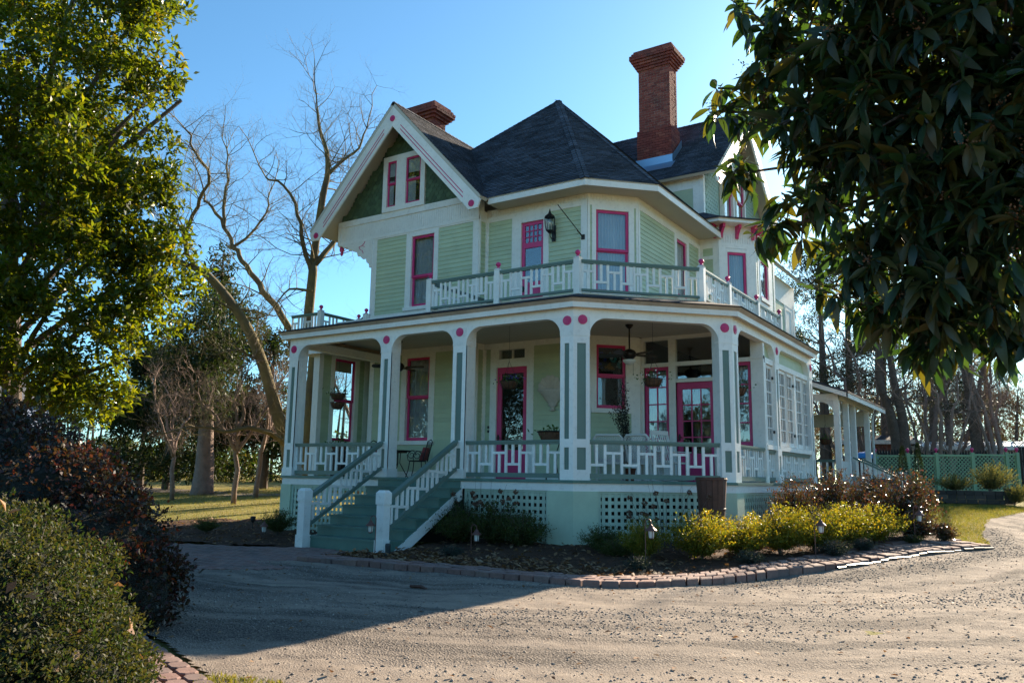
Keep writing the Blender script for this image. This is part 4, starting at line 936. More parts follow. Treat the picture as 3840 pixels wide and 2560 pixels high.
for k, (x, y) in enumerate(cells):
    z = T(y)+.012+random.uniform(-.004, .004)
    if k < 290: link('paver', pme, 'paver', AP_, loc=(x+4.2, y+4, z+.3))
    else:
        i0 = len(stf.v); stf.v += [(a+x+4.2, b+y+4, c+z+.3) for a, b, c in base_]; stf.f += [tuple(i0+q for q in f) for f in fc_]; stf.t += [random.uniform(.01, 1)]*len(fc_)
stf.build('pavers', 'paver', AP_, kind='stuff')
# paved walk beside the clipped bush
PW = empty('paver_walk', (2.5, -11.3, -.3), label='paver walkway running past the clipped green bush', category='walkway')
dx, dy = .938, -.347; nxp, nyp = -.347*1, -.938
for j in range(8):
    for i in range(15):
        w_, l_ = .165, .235; s = -1.7+i*l_+(l_/2 if j % 2 else 0); t_ = j*w_; ch = .045
        loc2 = [(s+ch, t_+.006), (s+l_-.01-ch, t_+.006), (s+l_-.01, t_+ch), (s+l_-.01, t_+w_-ch), (s+l_-.01-ch, t_+w_-.006), (s+ch, t_+w_-.006), (s, t_+w_-ch), (s, t_+ch)]
        P8 = [np.array([2.35+dx*a+nxp*b, -10.86+dy*a+nyp*b]) for a, b in loc2]
        paver('paver', P8, -.34, -.272+random.uniform(-.004, .004), PW, (2.5, -11.3, -.3), bev=.008)

# loose stones and dry leaves
def rand_in(poly, n, b, dens=None):
    out = np.zeros((0, 2))
    while len(out) < n:
        p = np.stack([RNG.uniform(b[0], b[1], n*2), RNG.uniform(b[2], b[3], n*2)], 1); m = inpoly(p[:, 0], p[:, 1], poly)
        if dens is not None: m &= RNG.random(len(p)) < dens(p[:, 0], p[:, 1])
        out = np.concatenate([out, p[m]])
    return out[:n]
def stones(name, P, zf, s0, s1, mat='stonebits', **k):
    n = len(P); s = RNG.uniform(0, 1, n)**2.2*(s1-s0)+s0; a = RNG.uniform(0, 6.28, n); z = zf(P[:, 0], P[:, 1])
    o6 = np.array([(1, 0, 0), (0, .8, 0), (-1, 0, 0), (0, -.8, 0), (0, 0, .6), (0, 0, -.4)]); jit = RNG.uniform(.6, 1.25, (n, 6, 1)); v = o6[None]*jit*s[:, None, None]
    ca, sa = np.cos(a)[:, None], np.sin(a)[:, None]; X = v[..., 0]*ca-v[..., 1]*sa; Y = v[..., 0]*sa+v[..., 1]*ca
    V = np.stack([X+P[:, :1], Y+P[:, 1:2], v[..., 2]+z[:, None]+.1*s[:, None]], -1).reshape(-1, 3)
    f = np.array([(0, 1, 4), (1, 2, 4), (2, 3, 4), (3, 0, 4), (1, 0, 5), (2, 1, 5), (3, 2, 5), (0, 3, 5)]); F = (f[None]+6*np.arange(n)[:, None, None]).reshape(-1, 3)
    return link(name, fastmesh(name, V, F, np.repeat(RNG.uniform(0, 1, n), 8)), mat, **k)
near = [p for p in drive]
band = lambda x, y: vnoise(np.hypot(x+2.5, y-5)+.9*vnoise(x, y, 2.2, 31), x*.18, .75, 33)
dn = lambda x, y: np.clip(2.2*band(x, y)-.75, .04, 1)*np.clip(1.6-np.hypot(x-8.4, y+15.3)/22, .15, 1)
stones('gravel_stones', rand_in(near, 24000, (-4, 10, -12, 9), dn), zdr, .005, .024, label='loose grey gravel stones strewn over the drive', category='gravel', kind='stuff')
def kites(P, D, N, L, Wd, fold=.0, bend=0.0):
    """leaf-shaped faces: 4-corner blades, returns V,F"""
    n = len(P); D = D/np.linalg.norm(D, axis=1, keepdims=True); S = np.cross(D, N); S /= np.linalg.norm(S, axis=1, keepdims=True)+1e-9; U = np.cross(S, D)
    L = np.broadcast_to(L, (n,))[:, None]; Wd = np.broadcast_to(Wd, (n,))[:, None]
    V = np.stack([P, P+D*L*.5+S*Wd*.5+U*L*fold, P+D*L-U*L*bend, P+D*L*.5-S*Wd*.5+U*L*fold], 1).reshape(-1, 3)
    return V, np.arange(4*n).reshape(n, 4)
def litter(name, P, zf, l0, l1, mat='litter', **k):
    n = len(P); a = RNG.uniform(0, 6.28, n); D = np.stack([np.cos(a), np.sin(a), RNG.uniform(-.1, .5, n)], 1); N = np.stack([RNG.normal(0, .35, n), RNG.normal(0, .35, n), np.ones(n)], 1)
    L = RNG.uniform(l0, l1, n); V, F = kites(np.stack([P[:, 0], P[:, 1], zf(P[:, 0], P[:, 1])+.012], 1), D, N, L, L*RNG.uniform(.35, .6, n), .12)
    return link(name, fastmesh(name, V, F, RNG.uniform(0, 1, n)), mat, **k)
litter('fallen_leaves', rand_in(bed, 2600, (-3.3, 7, -4.5, 8), lambda x, y: np.clip(1.2-.45*(y+4.3), .1, 1)), zbed, .05, .16, label='dry brown leaves littering the planting bed', category='leaves', kind='stuff')
litter('fallen_leaves', rand_in(bed2, 700, (-14, -5.5, -3.5, 1.8)), zbed, .05, .15, label='dry brown leaves lying on the bed beyond the stairs', category='leaves', kind='stuff')
litter('fallen_leaves', rand_in(near, 420, (-5, 9, -11.5, 3)), zdr, .025, .09, label='scattered leaf scraps lying on the gravel drive', category='leaves', kind='stuff')
mb = MB()
mb.tube([(.62, -5.95, -.28), (.86, -5.98, -.27), (1.0, -6.06, -.275)], [.02, .026, .012], 5); mb.build('stick', 'wood', label='reddish brown stick lying on the shaded gravel', category='stick')
# ------------------------------------------------------------------ things on and around the porch
M['fanwood'] = plain('fan_blade_wood', (.035, .018, .010), .4); M['bronze'] = plain('oil_rubbed_bronze', (.03, .022, .018), .35, .6)
M['frost'] = plain('frosted_glass', (.75, .73, .68), .35); M['cushion'] = paint('red_floral_cushion', (.32, .06, .06), .9, .6, .4, .2); M['cushw'] = paint('pale_cushion', (.55, .55, .62), .9, .1)
M['pansy_w'] = plain('white_petals', (.8, .8, .82), .7); M['pansy_p'] = plain('violet_petals', (.12, .05, .42), .7); M['pot'] = paint('terracotta', (.22, .07, .04), .8, .2, .1)
M['copper'] = plain('weathered_copper', (.16, .075, .06), .5, .5); M['lampglass'] = plain('milky_lamp_glass', (.72, .70, .64), .3)
M['coconut'] = paint('pale_plastic', (.5, .52, .5), .6); M['binplastic'] = plain('dark_bin_plastic', (.02, .026, .03), .45); M['blue'] = plain('blue_canopy', (.02, .22, .55), .5)
G_ = leafmat('potted_green', [(.03, .09, .02), (.06, .14, .03), (.02, .06, .015)], .35, .5)
def tuft(name, c, r, n, L, Wd, mat, par, up=.6, seed=0, sq=1.0):
    g = np.random.default_rng(seed+int(abs(c[0]*97+c[1]*31))); d = g.normal(0, 1, (n, 3)); d[:, 2] = np.abs(d[:, 2])*up+.15; d /= np.linalg.norm(d, axis=1, keepdims=True)
    P = np.array(c)+g.normal(0, 1, (n, 3))*np.array([r, r, r*.5*sq])*.5; N = g.normal(0, 1, (n, 3)); V, F = kites(P, d, N, g.uniform(.6, 1.2, n)*L, g.uniform(.6, 1.2, n)*Wd, .06)
    return link(name, fastmesh(name, V, F, g.uniform(0, 1, n)), mat, par)
def fan(x, y, label, light=True, rot=.2):
    o = empty('ceiling_fan', (x, y, CZ), label=label, category='ceiling fan')
    mb = MB(); mb.lathe([(.10, 0), (.10, -.03), (.05, -.09), (.03, -.10)], (0, 0, 0), 16); mb.build('canopy', 'bronze', o, smooth=True)
    mb = MB(); mb.tube([(0, 0, -.08), (0, 0, -.66)], .02, 10); mb.build('rod', 'bronze', o)
    mb = MB(); mb.lathe([(.04, -.62), (.13, -.66), (.17, -.72), (.17, -.80), (.11, -.86), (.09, -.88)], (0, 0, 0), 20); mb.build('motor', 'bronze', o, smooth=True)
    for k in range(5):
        a = rot+k*2*math.pi/5; mb = MB(); c, s = math.cos(a), math.sin(a); P = lambda r, t, z: (c*r-s*t, s*r+c*t, z-.78+t*.42)
        pts = [(.22, -.05), (.34, -.075), (.70, -.085), (.76, -.05), (.78, 0), (.76, .05), (.70, .085), (.34, .075), (.22, .05)]
        mb.prism([P(r, t, 0) for r, t in pts], [P(r, t, .02) for r, t in pts]); b = mb.build('blade', 'fanwood', o)
        mb = MB(); mb.beam(P(.12, 0, .0), P(.30, 0, .0), .05, .02); mb.build('blade_arm', 'bronze', b)
    if light:
        mb = MB(); mb.lathe([(.17, -.90), (.165, -.93), (.12, -.98), (.05, -1.01), (.012, -1.02)], (0, 0, 0), 20); mb.build('light_bowl', 'frost', o, smooth=True)
        mb = MB(); mb.tube([(.1, .0, -.9), (.1, 0, -1.25)], .004, 4); mb.lathe([(.006, 0), (.014, -.02), (.004, -.04)], (.1, 0, -1.25), 8); mb.build('pull_chain', 'bronze', o)
    return o
fan(-.16, 3.2, 'dark bladed ceiling fan with frosted light bowl hanging above the wicker chairs', True, .9); fan(-7.05, 2.35, 'dark ceiling fan half hidden behind the porch column by the stairs', False, .35)
def basket(x, y, z, label, fl=None, top=CZ, r=.23, two=False, seed=1):
    o = empty('hanging_basket', (x, y, z), label=label, category='hanging basket', group='hanging flower baskets')
    for dz, rr in (((0, r),) if not two else ((0, r), (-.27, r*.9))):
        mb = MB(); mb.lathe([(rr*.45, -.16), (rr*.75, -.12), (rr*.95, -.02), (rr*.98, .02), (rr*.8, .02)], (0, 0, dz), 18); mb.build('coir_liner', 'twig', o, smooth=True)
        mb = MB()
        for k in range(12):
            a = k*math.pi/6; mb.tube([(math.cos(a)*rr*f, math.sin(a)*rr*f, dz+h) for f, h in ((1.03, .03), (1.0, -.04), (.8, -.125), (.48, -.17))], .006, 4)
        mb.tube([(math.cos(a)*rr*1.03, math.sin(a)*rr*1.03, dz+.03) for a in np.linspace(0, 6.283, 25)], .008, 5); mb.build('wire_frame', 'iron', o)
    mb = MB(); h = top-z
    for k in range(3): a = k*2.09+.4; mb.tube([(math.cos(a)*r, math.sin(a)*r, .03), (0, 0, min(.55, h*.5))], .004, 4)
    mb.tube([(0, 0, min(.55, h*.5)), (0, 0, h)], .004, 4); mb.build('chain', 'iron', o)
    tuft('foliage', (0, 0, .04), r*1.5, 90, .09, .04, G_, o, .7, seed)
    if fl: tuft('flowers', (0, 0, .11), r*1.2, 26, .05, .05, fl, o, .9, seed+3)
    return o
basket(-2.92, 1.9, 3.67, 'coir hanging basket of violet flowers in front of the main door', 'pansy_p', seed=1); basket(.60, 2.9, 3.66, 'coir hanging basket with white pansies beside the paned sidelight', 'pansy_w', seed=2)
basket(-9.06, 2.0, 3.64, 'two tier hanging basket before the screen wall window', 'pansy_w', two=True, seed=3); basket(2.36, 3.75, 3.44, 'sparse coir hanging basket in the side arch by the sunroom', None, seed=4)
# shell planter on the wall
sh = empty('shell_wall_planter', (-2.85, 4.0, 3.1), label='plaster shell shaped wall planter beside the main door', category='wall planter')
mb = MB(); n = 26; rim = []
for i in range(n+1):
    a = math.pi*i/n; rr = .43*(1+.05*math.cos(a*14)); rim.append((rr*math.cos(a)*.92, rr*math.sin(a)*1.0))
for i in range(n):
    for t0, t1 in ((0, .5), (.5, 1.0)):
        f = lambda i_, t: (rim[i_][0]*t, -.05-.10*math.sin(t*1.5)*(1+.12*(i_ % 2)), .55+rim[i_][1]*t)
        mb.face([f(i, t0), f(i, t1), f(i+1, t1), f(i+1, t0)])
mb.build('shell', 'stone', sh, smooth=True)
mb = MB(); mb.lathe([(.03, 0), (.09, .03), (.05, .08), (.07, .12), (.14, .16), (.12, .20), (.20, .28), (.30, .42), (.41, .54), (.43, .58), (.36, .57)], (0, -.02, 0), 22, sy=.55); mb.build('bowl', 'stone', sh, smooth=True)
# wall lantern on the balcony wall
wl = empty('wall_lantern', (-2.86, 4.03, 8.05), label='black carriage lantern on the wall beside the balcony door', category='lantern')
mb = MB(); mb.box(-.06, .06, -.03, 0, -.12, .35); mb.tube([(0, -.02, -.02), (0, -.12, -.08), (0, -.22, -.02), (0, -.25, .1)], .014, 6); mb.tube([(.0, -.02, .2), (0, -.1, .1), (0, -.2, .08)], .01, 6); mb.build('bracket', 'iron', wl)
mb = MB(); mb.lathe([(.03, .06), (.07, .10), (.11, .14)], (0, -.25, 0), 8); mb.lathe([(.16, .52), (.13, .57), (.05, .64), (.03, .70), (.008, .78)], (0, -.25, 0), 8)
for k in range(8): a = k*math.pi/4; mb.tube([(math.cos(a)*.11, math.sin(a)*.11-.25, .14), (math.cos(a)*.145, math.sin(a)*.145-.25, .34), (math.cos(a)*.15, math.sin(a)*.15-.25, .53)], .009, 4)
mb.build('cage', 'iron', wl); mb = MB(); mb.lathe([(.09, .14), (.13, .34), (.135, .52)], (0, -.25, 0), 12); mb.build('glass', 'glass', wl, smooth=True)
mb = MB(); [mb.tube([(x, -.25, .14), (x, -.25, .36)], .014, 6) for x in (-.04, .04)]; mb.build('candle', 'frost', wl)
mb = MB(); mb.tube([(-1.92, 4.02, 7.92), (-1.98, 3.80, 8.06)], .02, 6); mb.tube([(-1.92, 4.0, 7.92), (-2.18, 3.05, 8.62)], .013, 6); mb.box(-1.97, -1.87, 3.995, 4.03, 7.85, 7.99); mb.build('flagpole', 'bronze', label='bare flagpole stub angled out from the corner board above the balcony', category='flagpole')
# wicker chairs
def lattice_panel(mb, P, w_, h_, n=9):
    for k in range(-n, n):
        for sg in (1, -1):
            a0 = (max(0, k/n*w_), 0 if k >= 0 else -k/n*h_); e = min(w_-a0[0], (h_-a0[1])*w_/h_); p, q = (a0[0], a0[1]), (a0[0]+e, a0[1]+e*h_/w_)
            if sg < 0: p, q = (w_-p[0], p[1]), (w_-q[0], q[1])
            mb.beam(P(*p), P(*q), .012, .010)
def wicker(x, y, rz, label):
    o = empty('wicker_chair', (x, y, FZ), label=label, category='chair', group='white wicker chairs on the porch'); o.rotation_euler = (0, 0, rz); w_, d_ = .62, .56
    mb = MB(); mb.box(-w_/2, w_/2, -d_/2, d_/2, .38, .43); mb.build('seat', 'wicker', o)
    mb = MB(); mb.box(-w_/2+.03, w_/2-.03, -d_/2+.03, d_/2-.06, .43, .51); mb.build('cushion', 'cushw', o)
    for sx in (-1, 1):
        for sy in (-1, 1): mb = MB(); mb.tube([(sx*w_/2*.94, sy*d_/2*.94, 0), (sx*w_/2*.94, sy*d_/2*.94, .40)], .025, 8); mb.build('leg', 'wicker', o)
        mb = MB(); mb.tube([(sx*w_/2, -d_/2, .4), (sx*(w_/2+.03), -d_/2, .66), (sx*(w_/2+.03), d_/2, .70)], .028, 8); lattice_panel(mb, lambda u, v, s=sx: (s*(w_/2+.01), -d_/2+u, .41+v), d_, .24, 5); mb.build('armrest', 'wicker', o)
    mb = MB(); P = lambda u, v: (-w_/2+u, d_/2+v*.22, .43+v); fr_ = [P(0, 0), P(-.02, .55), P(.04, .62), P(w_-.04, .62), P(w_+.02, .55), P(w_, 0)]
    mb.tube(fr_, .03, 8); lattice_panel(mb, P, w_, .58, 9)
    for k in range(13): mb.tube([P(w_*k/12, 0), P(w_*k/12, .6)], .006, 4)
    mb.build('backrest', 'wicker', o)
    mb = MB(); lattice_panel(mb, lambda u, v: (-w_/2+u, -d_/2, .08+v), w_, .3, 8); mb.build('apron', 'wicker', o)
wicker(-.28, 2.35, R(198), 'white wicker armchair with its back to the stained glass window'); wicker(.55, 2.55, R(170), 'white wicker armchair with pale cushion before the paned sidelight')
# rocker seen from the side in front of the paned door
rk = empty('rocking_chair', (1.15, 2.75, FZ), label='cream rocking chair in front of the raspberry paned door', category='chair'); rk.rotation_euler = (0, 0, R(70))
mb = MB(); mb.box(-.27, .27, -.25, .25, .40, .44); mb.build('seat', 'wicker', rk)
mb = MB()
for k in range(7): mb.beam((-.22+k*.073, .24, .44), (-.22+k*.073, .44, 1.12), .03, .015)
for s in (-.27, .27): mb.beam((s, .24, .2), (s, .45, 1.16), .045, .04)
mb.beam((-.29, .445, 1.14), (.29, .445, 1.14), .05, .1); mb.build('backrest', 'wicker', rk)
for s in (-.27, .27):
    mb = MB(); mb.tube([(s, -.5, .12), (s, -.3, .05), (s, 0, .02), (s, .3, .05), (s, .55, .13)], .022, 6); mb.build('rocker', 'wicker', rk)
    mb = MB(); mb.tube([(s, -.22, .05), (s, -.24, .66)], .02, 6); mb.build('leg', 'wicker', rk); mb = MB(); mb.tube([(s, .22, .05), (s, .24, .42)], .02, 6); mb.build('leg', 'wicker', rk)
    mb = MB(); mb.beam((s, -.28, .67), (s, .34, .70), .07, .025); mb.build('armrest', 'wicker', rk)
# iron bistro set
def ironchair(x, y, rz, label):
    o = empty('iron_chair', (x, y, FZ), label=label, category='chair', group='dark iron bistro chairs'); o.rotation_euler = (0, 0, rz)
    mb = MB(); mb.lathe([(.24, .44), (.25, .46), (.24, .475)], (0, 0, 0), 16); mb.build('seat', 'iron', o)
    for sx in (-1, 1):
        for sy in (-1, 1): mb = MB(); mb.tube([(sx*.17, sy*.17, .45), (sx*.2, sy*.2, .2), (sx*.23, sy*.26, 0)], .013, 6); mb.build('leg', 'iron', o)
        mb = MB(); mb.tube([(sx*.24+.0*a, -.1+.13*math.cos(a)*(1-a/14), .62+.13*math.sin(a)*(1-a/14)) for a in np.linspace(0, 9.5, 22)], .010, 5); mb.tube([(sx*.24, .24, .66), (sx*.24, .1, .73), (sx*.24, -.1, .75), (sx*.24, -.23, .62), (sx*.22, -.2, .46)], .011, 5); mb.build('armrest', 'iron', o)
    mb = MB(); mb.tube([(-.2, .22, .44), (-.2, .36, 1.0), (0, .39, 1.06), (.2, .36, 1.0), (.2, .22, .44)], .014, 6)
    for k in range(5): mb.tube([(-.15+k*.075, .33, .85), (-.11+k*.075, .355, .95), (-.15+k*.075, .36, 1.0)], .008, 4)
    mb.beam((-.2, .33, .86), (.2, .33, .86), .015, .015); mb.build('backrest', 'iron', o)
    mb = MB(); mb.hexa([(-.19, .10, .48), (.19, .10, .48), (.19, .22, .48), (-.19, .22, .48), (-.18, .22, .84), (.18, .22, .84), (.18, .31, .84), (-.18, .31, .84)]); mb.build('cushion', 'cushion', o, smooth=True)
ironchair(-6.55, 2.75, R(-70), 'dark iron scrollwork chair with red floral cushion beside the window'); ironchair(-7.95, 2.9, R(100), 'dark iron scrollwork chair mostly hidden behind the stair column')
bt = empty('bistro_table', (-7.22, 2.7, FZ), label='small round dark iron table between the bistro chairs', category='table')
mb = MB(); mb.lathe([(.36, .72), (.37, .75), (.36, .76)], (0, 0, 0), 24); mb.box(-.3, .3, -.02, .02, .68, .72); mb.build('table_top', 'iron', bt)
for k in range(3): a = k*2.09+.5; mb = MB(); mb.tube([(math.cos(a)*.06, math.sin(a)*.06, .72), (math.cos(a)*.04, math.sin(a)*.04, .4), (math.cos(a)*.28, math.sin(a)*.28, 0)], .013, 6); mb.build('leg', 'iron', bt)
# window box, planter, tall dark plant
def planter(x, y, z, l, r, label, flowers=None, name='rail_planter'):
    o = empty(name, (x, y, z), label=label, category='planter'); mb = MB(); mb.lathe([(r*.7, 0), (r*.95, .14), (r, .2), (r*.85, .2)], (0, 0, 0), 18, sx=l); mb.build('wicker_basket', 'twig', o)
    mb = MB(); mb.tube([(math.cos(a)*r*l*1.04, math.sin(a)*r*1.04, .2) for a in np.linspace(0, 6.283, 22)], .016, 5); mb.build('rim', 'iron', o); tuft('foliage', (0, 0, .2), r*l, 70, .12, .05, G_, o, .8); return o
planter(-1.14, 1.0, 2.14, 1.35, .24, 'dark wicker planter standing on an iron stand behind the porch rail')
mb = MB(); [mb.tube([(-1.14+math.cos(a)*.2, 1.0+math.sin(a)*.2, FZ), (-1.14+math.cos(a)*.1, 1.0+math.sin(a)*.1, 1.75), (-1.14+math.cos(a)*.22, 1.0+math.sin(a)*.2, 2.14)], .012, 5) for a in (.5, 2.6, 4.7)]; mb.tube([(-1.14+.2*math.cos(a), 1.0+.2*math.sin(a), 2.13) for a in np.linspace(0, 6.283, 18)], .012, 5); mb.build('plant_stand', 'iron', label='black wire plant stand under the wicker planter behind the rail', category='plant stand')
planter(-8.1, 1.2, 1.95, 1.8, .17, 'long flower trough on a pedestal behind the rail beyond the stairs')
mb = MB(); mb.box(-8.3, -7.9, 1.1, 1.3, FZ, 1.95); mb.build('pedestal', 'iron', label='dark pedestal under the long flower trough', category='pedestal')
dp = empty('potted_topiary', (-.15, 3.05, FZ), label='tall dark sprawling twig plant in front of the stained glass window', category='plant'); mb = MB(); mb.lathe([(.14, 0), (.18, .25), (.2, .3), (.17, .3)], (0, 0, 0), 14); mb.build('pot', 'pot', dp)
g = np.random.default_rng(3); P = []; D = []
for k in range(60):
    a = g.uniform(0, 6.28); r = g.uniform(.03, .24); h = g.uniform(1.2, 2.25); t = np.linspace(.1, 1, 26)
    P.append(np.stack([np.cos(a)*r*t**2+g.normal(0, .02, 26)-.26*t**2, np.sin(a)*r*t**2, .3+h*t], 1)); D.append(np.stack([np.full(26, np.cos(a)), np.full(26, np.sin(a)), np.full(26, .6)], 1)+g.normal(0, .6, (26, 3)))
P = np.concatenate(P); D = np.concatenate(D); V, F = kites(np.repeat(P, 2, 0)+g.normal(0, .02, (len(P)*2, 3)), np.repeat(D, 2, 0)+g.normal(0, .5, (len(P)*2, 3)), g.normal(0, 1, (len(P)*2, 3)), .06, .022)
M['darkleaf'] = leafmat('dark_twig_leaf', [(.012, .014, .012), (.02, .022, .016), (.03, .02, .014)], .1, .6); link('foliage', fastmesh('foliage', V, F, g.uniform(0, 1, len(F))), 'darkleaf', dp)
# tall stave tub and pot in the bed
def tub(c, h, r0, r1, label):
    o = empty('stave_tub', c, label=label, category='tub'); n = 16
    for k in range(n):
        a0, a1 = k*2*math.pi/n+.012, (k+1)*2*math.pi/n-.012; mb = MB(); q = []
        for z, r in ((0, r0), (h, r1)):
            for rr in (r, r-.03): q.append([(rr*math.cos(a), rr*math.sin(a), z) for a in (a0, a1)])
        mb.hexa([q[0][0], q[0][1], q[1][1], q[1][0], q[2][0], q[2][1], q[3][1], q[3][0]]); mb.build('stave', 'wood', o)
    for f in (.18, .52, .97):
        r = r0+(r1-r0)*f; mb = MB(); mb.lathe([(r+.004, h*f-.02), (r+.012, h*f-.015), (r+.012, h*f+.015), (r+.004, h*f+.02)], (0, 0, 0), 24); mb.build('hoop', 'wood', o)
    return o
tub((2.60, 1.18, .02), 1.33, .22, .315, 'tall tapering wooden stave tub standing against the porch lattice')
mb = MB(); mb.lathe([(.16, 0), (.22, .3), (.25, .31), (.25, .36), (.21, .36), (.2, .3)], (3.35, 1.55, -.05), 20); mb.build('garden_pot', 'pot', smooth=False, label='brown clay pot half buried in the yellow shrubs by the tub', category='pot')
# path lights
def pathlight(x, y, label, h=.62, rz=0.0, zoff=.03):
    o = empty('path_light', (x, y, T(y)+zoff), label=label, category='path light', group='copper lantern path lights in the beds'); o.rotation_euler = (0, 0, rz)
    mb = MB(); mb.tube([(0, 0, -.1), (0, 0, h)]+[(.055-.055*math.cos(a), 0, h+.055*math.sin(a)) for a in np.linspace(.3, math.pi, 7)]+[(.11, 0, h-.04)], .009, 6); mb.build('stake', 'copper', o)
    mb = MB(); mb.lathe([(.012, .0), (.03, -.02), (.045, -.05), (.10, -.10), (.102, -.115), (.05, -.112)], (.11, 0, h-.03), 14); mb.build('roof', 'copper', o)
    mb = MB(); mb.lathe([(.056, -.115), (.05, -.20), (.04, -.235)], (.11, 0, h-.03), 8); mb.build('lantern_glass', 'lampglass', o, smooth=False)
    mb = MB()
    for k in range(4): a = k*math.pi/2+.78; mb.tube([(.11+.06*math.cos(a), .06*math.sin(a), h-.145), (.11+.045*math.cos(a), .045*math.sin(a), h-.27)], .006, 4)
    mb.lathe([(.046, -.235), (.04, -.25), (.02, -.26)], (.11, 0, h-.03), 8); mb.build('cage', 'copper', o); return o
for x, y, l, h, rz in ((-2.95, -2.82, 'copper path light at the foot of the stair newel post', .70, R(205)), (-1.50, -1.55, 'copper path light before the lattice between newel and corner pier', .52, R(20)), (2.42, -1.75, 'copper path light against the brightest yellow shrub', .80, 0.0), (4.72, .72, 'copper path light in front of the middle of the yellow shrub row', .78, R(10)),
                 (5.95, 4.3, 'copper path light at the lawn end of the bed beside the small bush', .75, R(20)), (-7.46, -1.9, 'copper path light in the bed beyond the stairs', .45, 0.0)): pathlight(x, y, l, h, rz)
mb = MB(); mb.tube([(-9.7, -.3, -.2), (-9.7, -.3, -.02)], .012, 5); mb.lathe([(.02, 0), (.07, .06), (.075, .16), (.03, .17)], (-9.7, -.3, -.02), 10); mb.build('spotlight', 'iron', label='small black spotlight on a spike in the far bed', category='spotlight')
mb = MB(); mb.lathe([(.05, -.05), (.055, .16), (.045, .2)], (-2.45, -3.0, -.22), 10); mb.build('valve_stub', 'binplastic', label='short dark pipe stub in the leaves beside the stair stringer', category='pipe')
# wheelie bin
wb = empty('wheelie_bin', (4.18, 12.2, T(12.2)), label='dark wheeled rubbish bin beside the rear steps', category='bin'); wb.rotation_euler = (0, 0, R(25))
mb = MB(); mb.prism([(-.24, -.24, .05), (.24, -.24, .05), (.24, .24, .05), (-.24, .24, .05)], [(-.31, -.32, 1.0), (.31, -.32, 1.0), (.31, .32, 1.0), (-.31, .32, 1.0)]); mb.build('body', 'binplastic', wb)
mb = MB(); mb.prism([(-.34, -.37, 1.0), (.34, -.37, 1.0), (.34, .34, 1.0), (-.34, .34, 1.0)], [(-.30, -.32, 1.09), (.30, -.32, 1.09), (.30, .30, 1.09), (-.30, .30, 1.09)]); mb.build('lid', 'binplastic', wb)
mb = MB(); mb.tube([(-.28, .38, 1.02), (.28, .38, 1.02)], .02, 8); mb.build('handle', 'binplastic', wb)
mb = MB(); mb.box(-.14, .14, -.318, -.30, .72, .82); mb.build('sticker', 'coconut', wb)
for s in (-.25, .25): mb = MB(); mb.tube([(s-.03, .27, .1), (s+.03, .27, .1)], .1, 14); mb.build('wheel', 'binplastic', wb)
# ------------------------------------------------------------------ rear porch
RP = empty('rear_porch', (1.5, 15, T(15)), label='small white rear porch with shed roof and steps beyond the sunroom', category='porch'); ox = (1.5, 15, T(15))
def rp(mb, n, m, par=RP, **k): mb.v = [(a-ox[0], b-ox[1], c-ox[2]) for a, b, c in mb.v]; return mb.build(n, m, par, **k)
mb = MB(); mb.box(-.6, 2.86, 12.9, 19.6, 1.12, 1.25); rp(mb, 'floor', 'stepg'); mb = MB(); mb.box(-.6, 2.84, 12.92, 12.97, .4, 1.12); mb.box(2.80, 2.84, 12.97, 19.6, .4, 1.12); rp(mb, 'skirt', 'white')
for y in (13.1, 14.55, 15.75, 18.4):
    mb = MB(); mb.box(2.62, 2.80, y-.09, y+.09, 1.25, 4.15); p_ = rp(mb, 'post', 'white'); mb = MB()
    pr = [(0, 0), (0, -.5)]+[(.45*(1-math.cos(a)), -.5+.45*math.sin(a)) for a in np.linspace(.1, 1.57, 6)]+[(.5, 0)]
    mb.prism([(2.62-s, y-.02, 4.0+z) for s, z in pr], [(2.62-s, y+.02, 4.0+z) for s, z in pr]); rp(mb, 'bracket', 'white')
mb = MB(); mb.box(-.6, 2.8, 13.02, 13.14, 3.98, 4.2); rp(mb, 'beam', 'white'); mb = MB(); mb.box(2.64, 2.78, 13.14, 19.4, 4.0, 4.2); rp(mb, 'beam', 'white'); mb = MB(); mb.box(-.6, 2.64, 19.2, 19.4, 3.5, 4.0); rp(mb, 'beam', 'white')
sl_ = [(3.12, 4.10), (-.6, 5.55)]
mb = MB(); mb.hexa([(3.12, 12.7, 4.10), (3.12, 19.9, 4.10), (-.6, 19.9, 5.5), (-.6, 12.7, 5.5), (3.12, 12.7, 4.17), (3.12, 19.9, 4.17), (-.6, 19.9, 5.57), (-.6, 12.7, 5.57)]); rp(mb, 'ceiling', 'sage')
mb = MB(); mb.hexa([(3.18, 12.64, 4.17), (3.18, 19.96, 4.17), (-.6, 19.96, 5.6), (-.6, 12.64, 5.6), (3.18, 12.64, 4.23), (3.18, 19.96, 4.23), (-.6, 19.96, 5.67), (-.6, 12.64, 5.67)], .4); rp(mb, 'roof', 'roof')
mb = MB(); mb.box(3.12, 3.16, 12.66, 19.94, 4.02, 4.17); rp(mb, 'fascia', 'white'); mb = MB(); mb.hexa([(3.16, 12.66, 4.02), (3.16, 12.70, 4.02), (-.6, 12.70, 5.42), (-.6, 12.66, 5.42), (3.16, 12.66, 4.17), (3.16, 12.70, 4.17), (-.6, 12.70, 5.57), (-.6, 12.66, 5.57)]); rp(mb, 'fascia', 'white')
mb = MB(); mb.tube([(3.08, 18.7, 4.0), (2.9, 18.7, 3.85), (2.86, 18.7, 3.6), (2.86, 18.7, .8)], .05, 8); rp(mb, 'downspout', 'coconut')
mb = MB(); mb.box(1.2, 2.62, 13.06, 13.12, 1.95, 2.04); rp(mb, 'rail', 'railg'); mb = MB(); mb.box(1.2, 2.62, 13.06, 13.12, 1.36, 1.43); rp(mb, 'rail', 'railg')
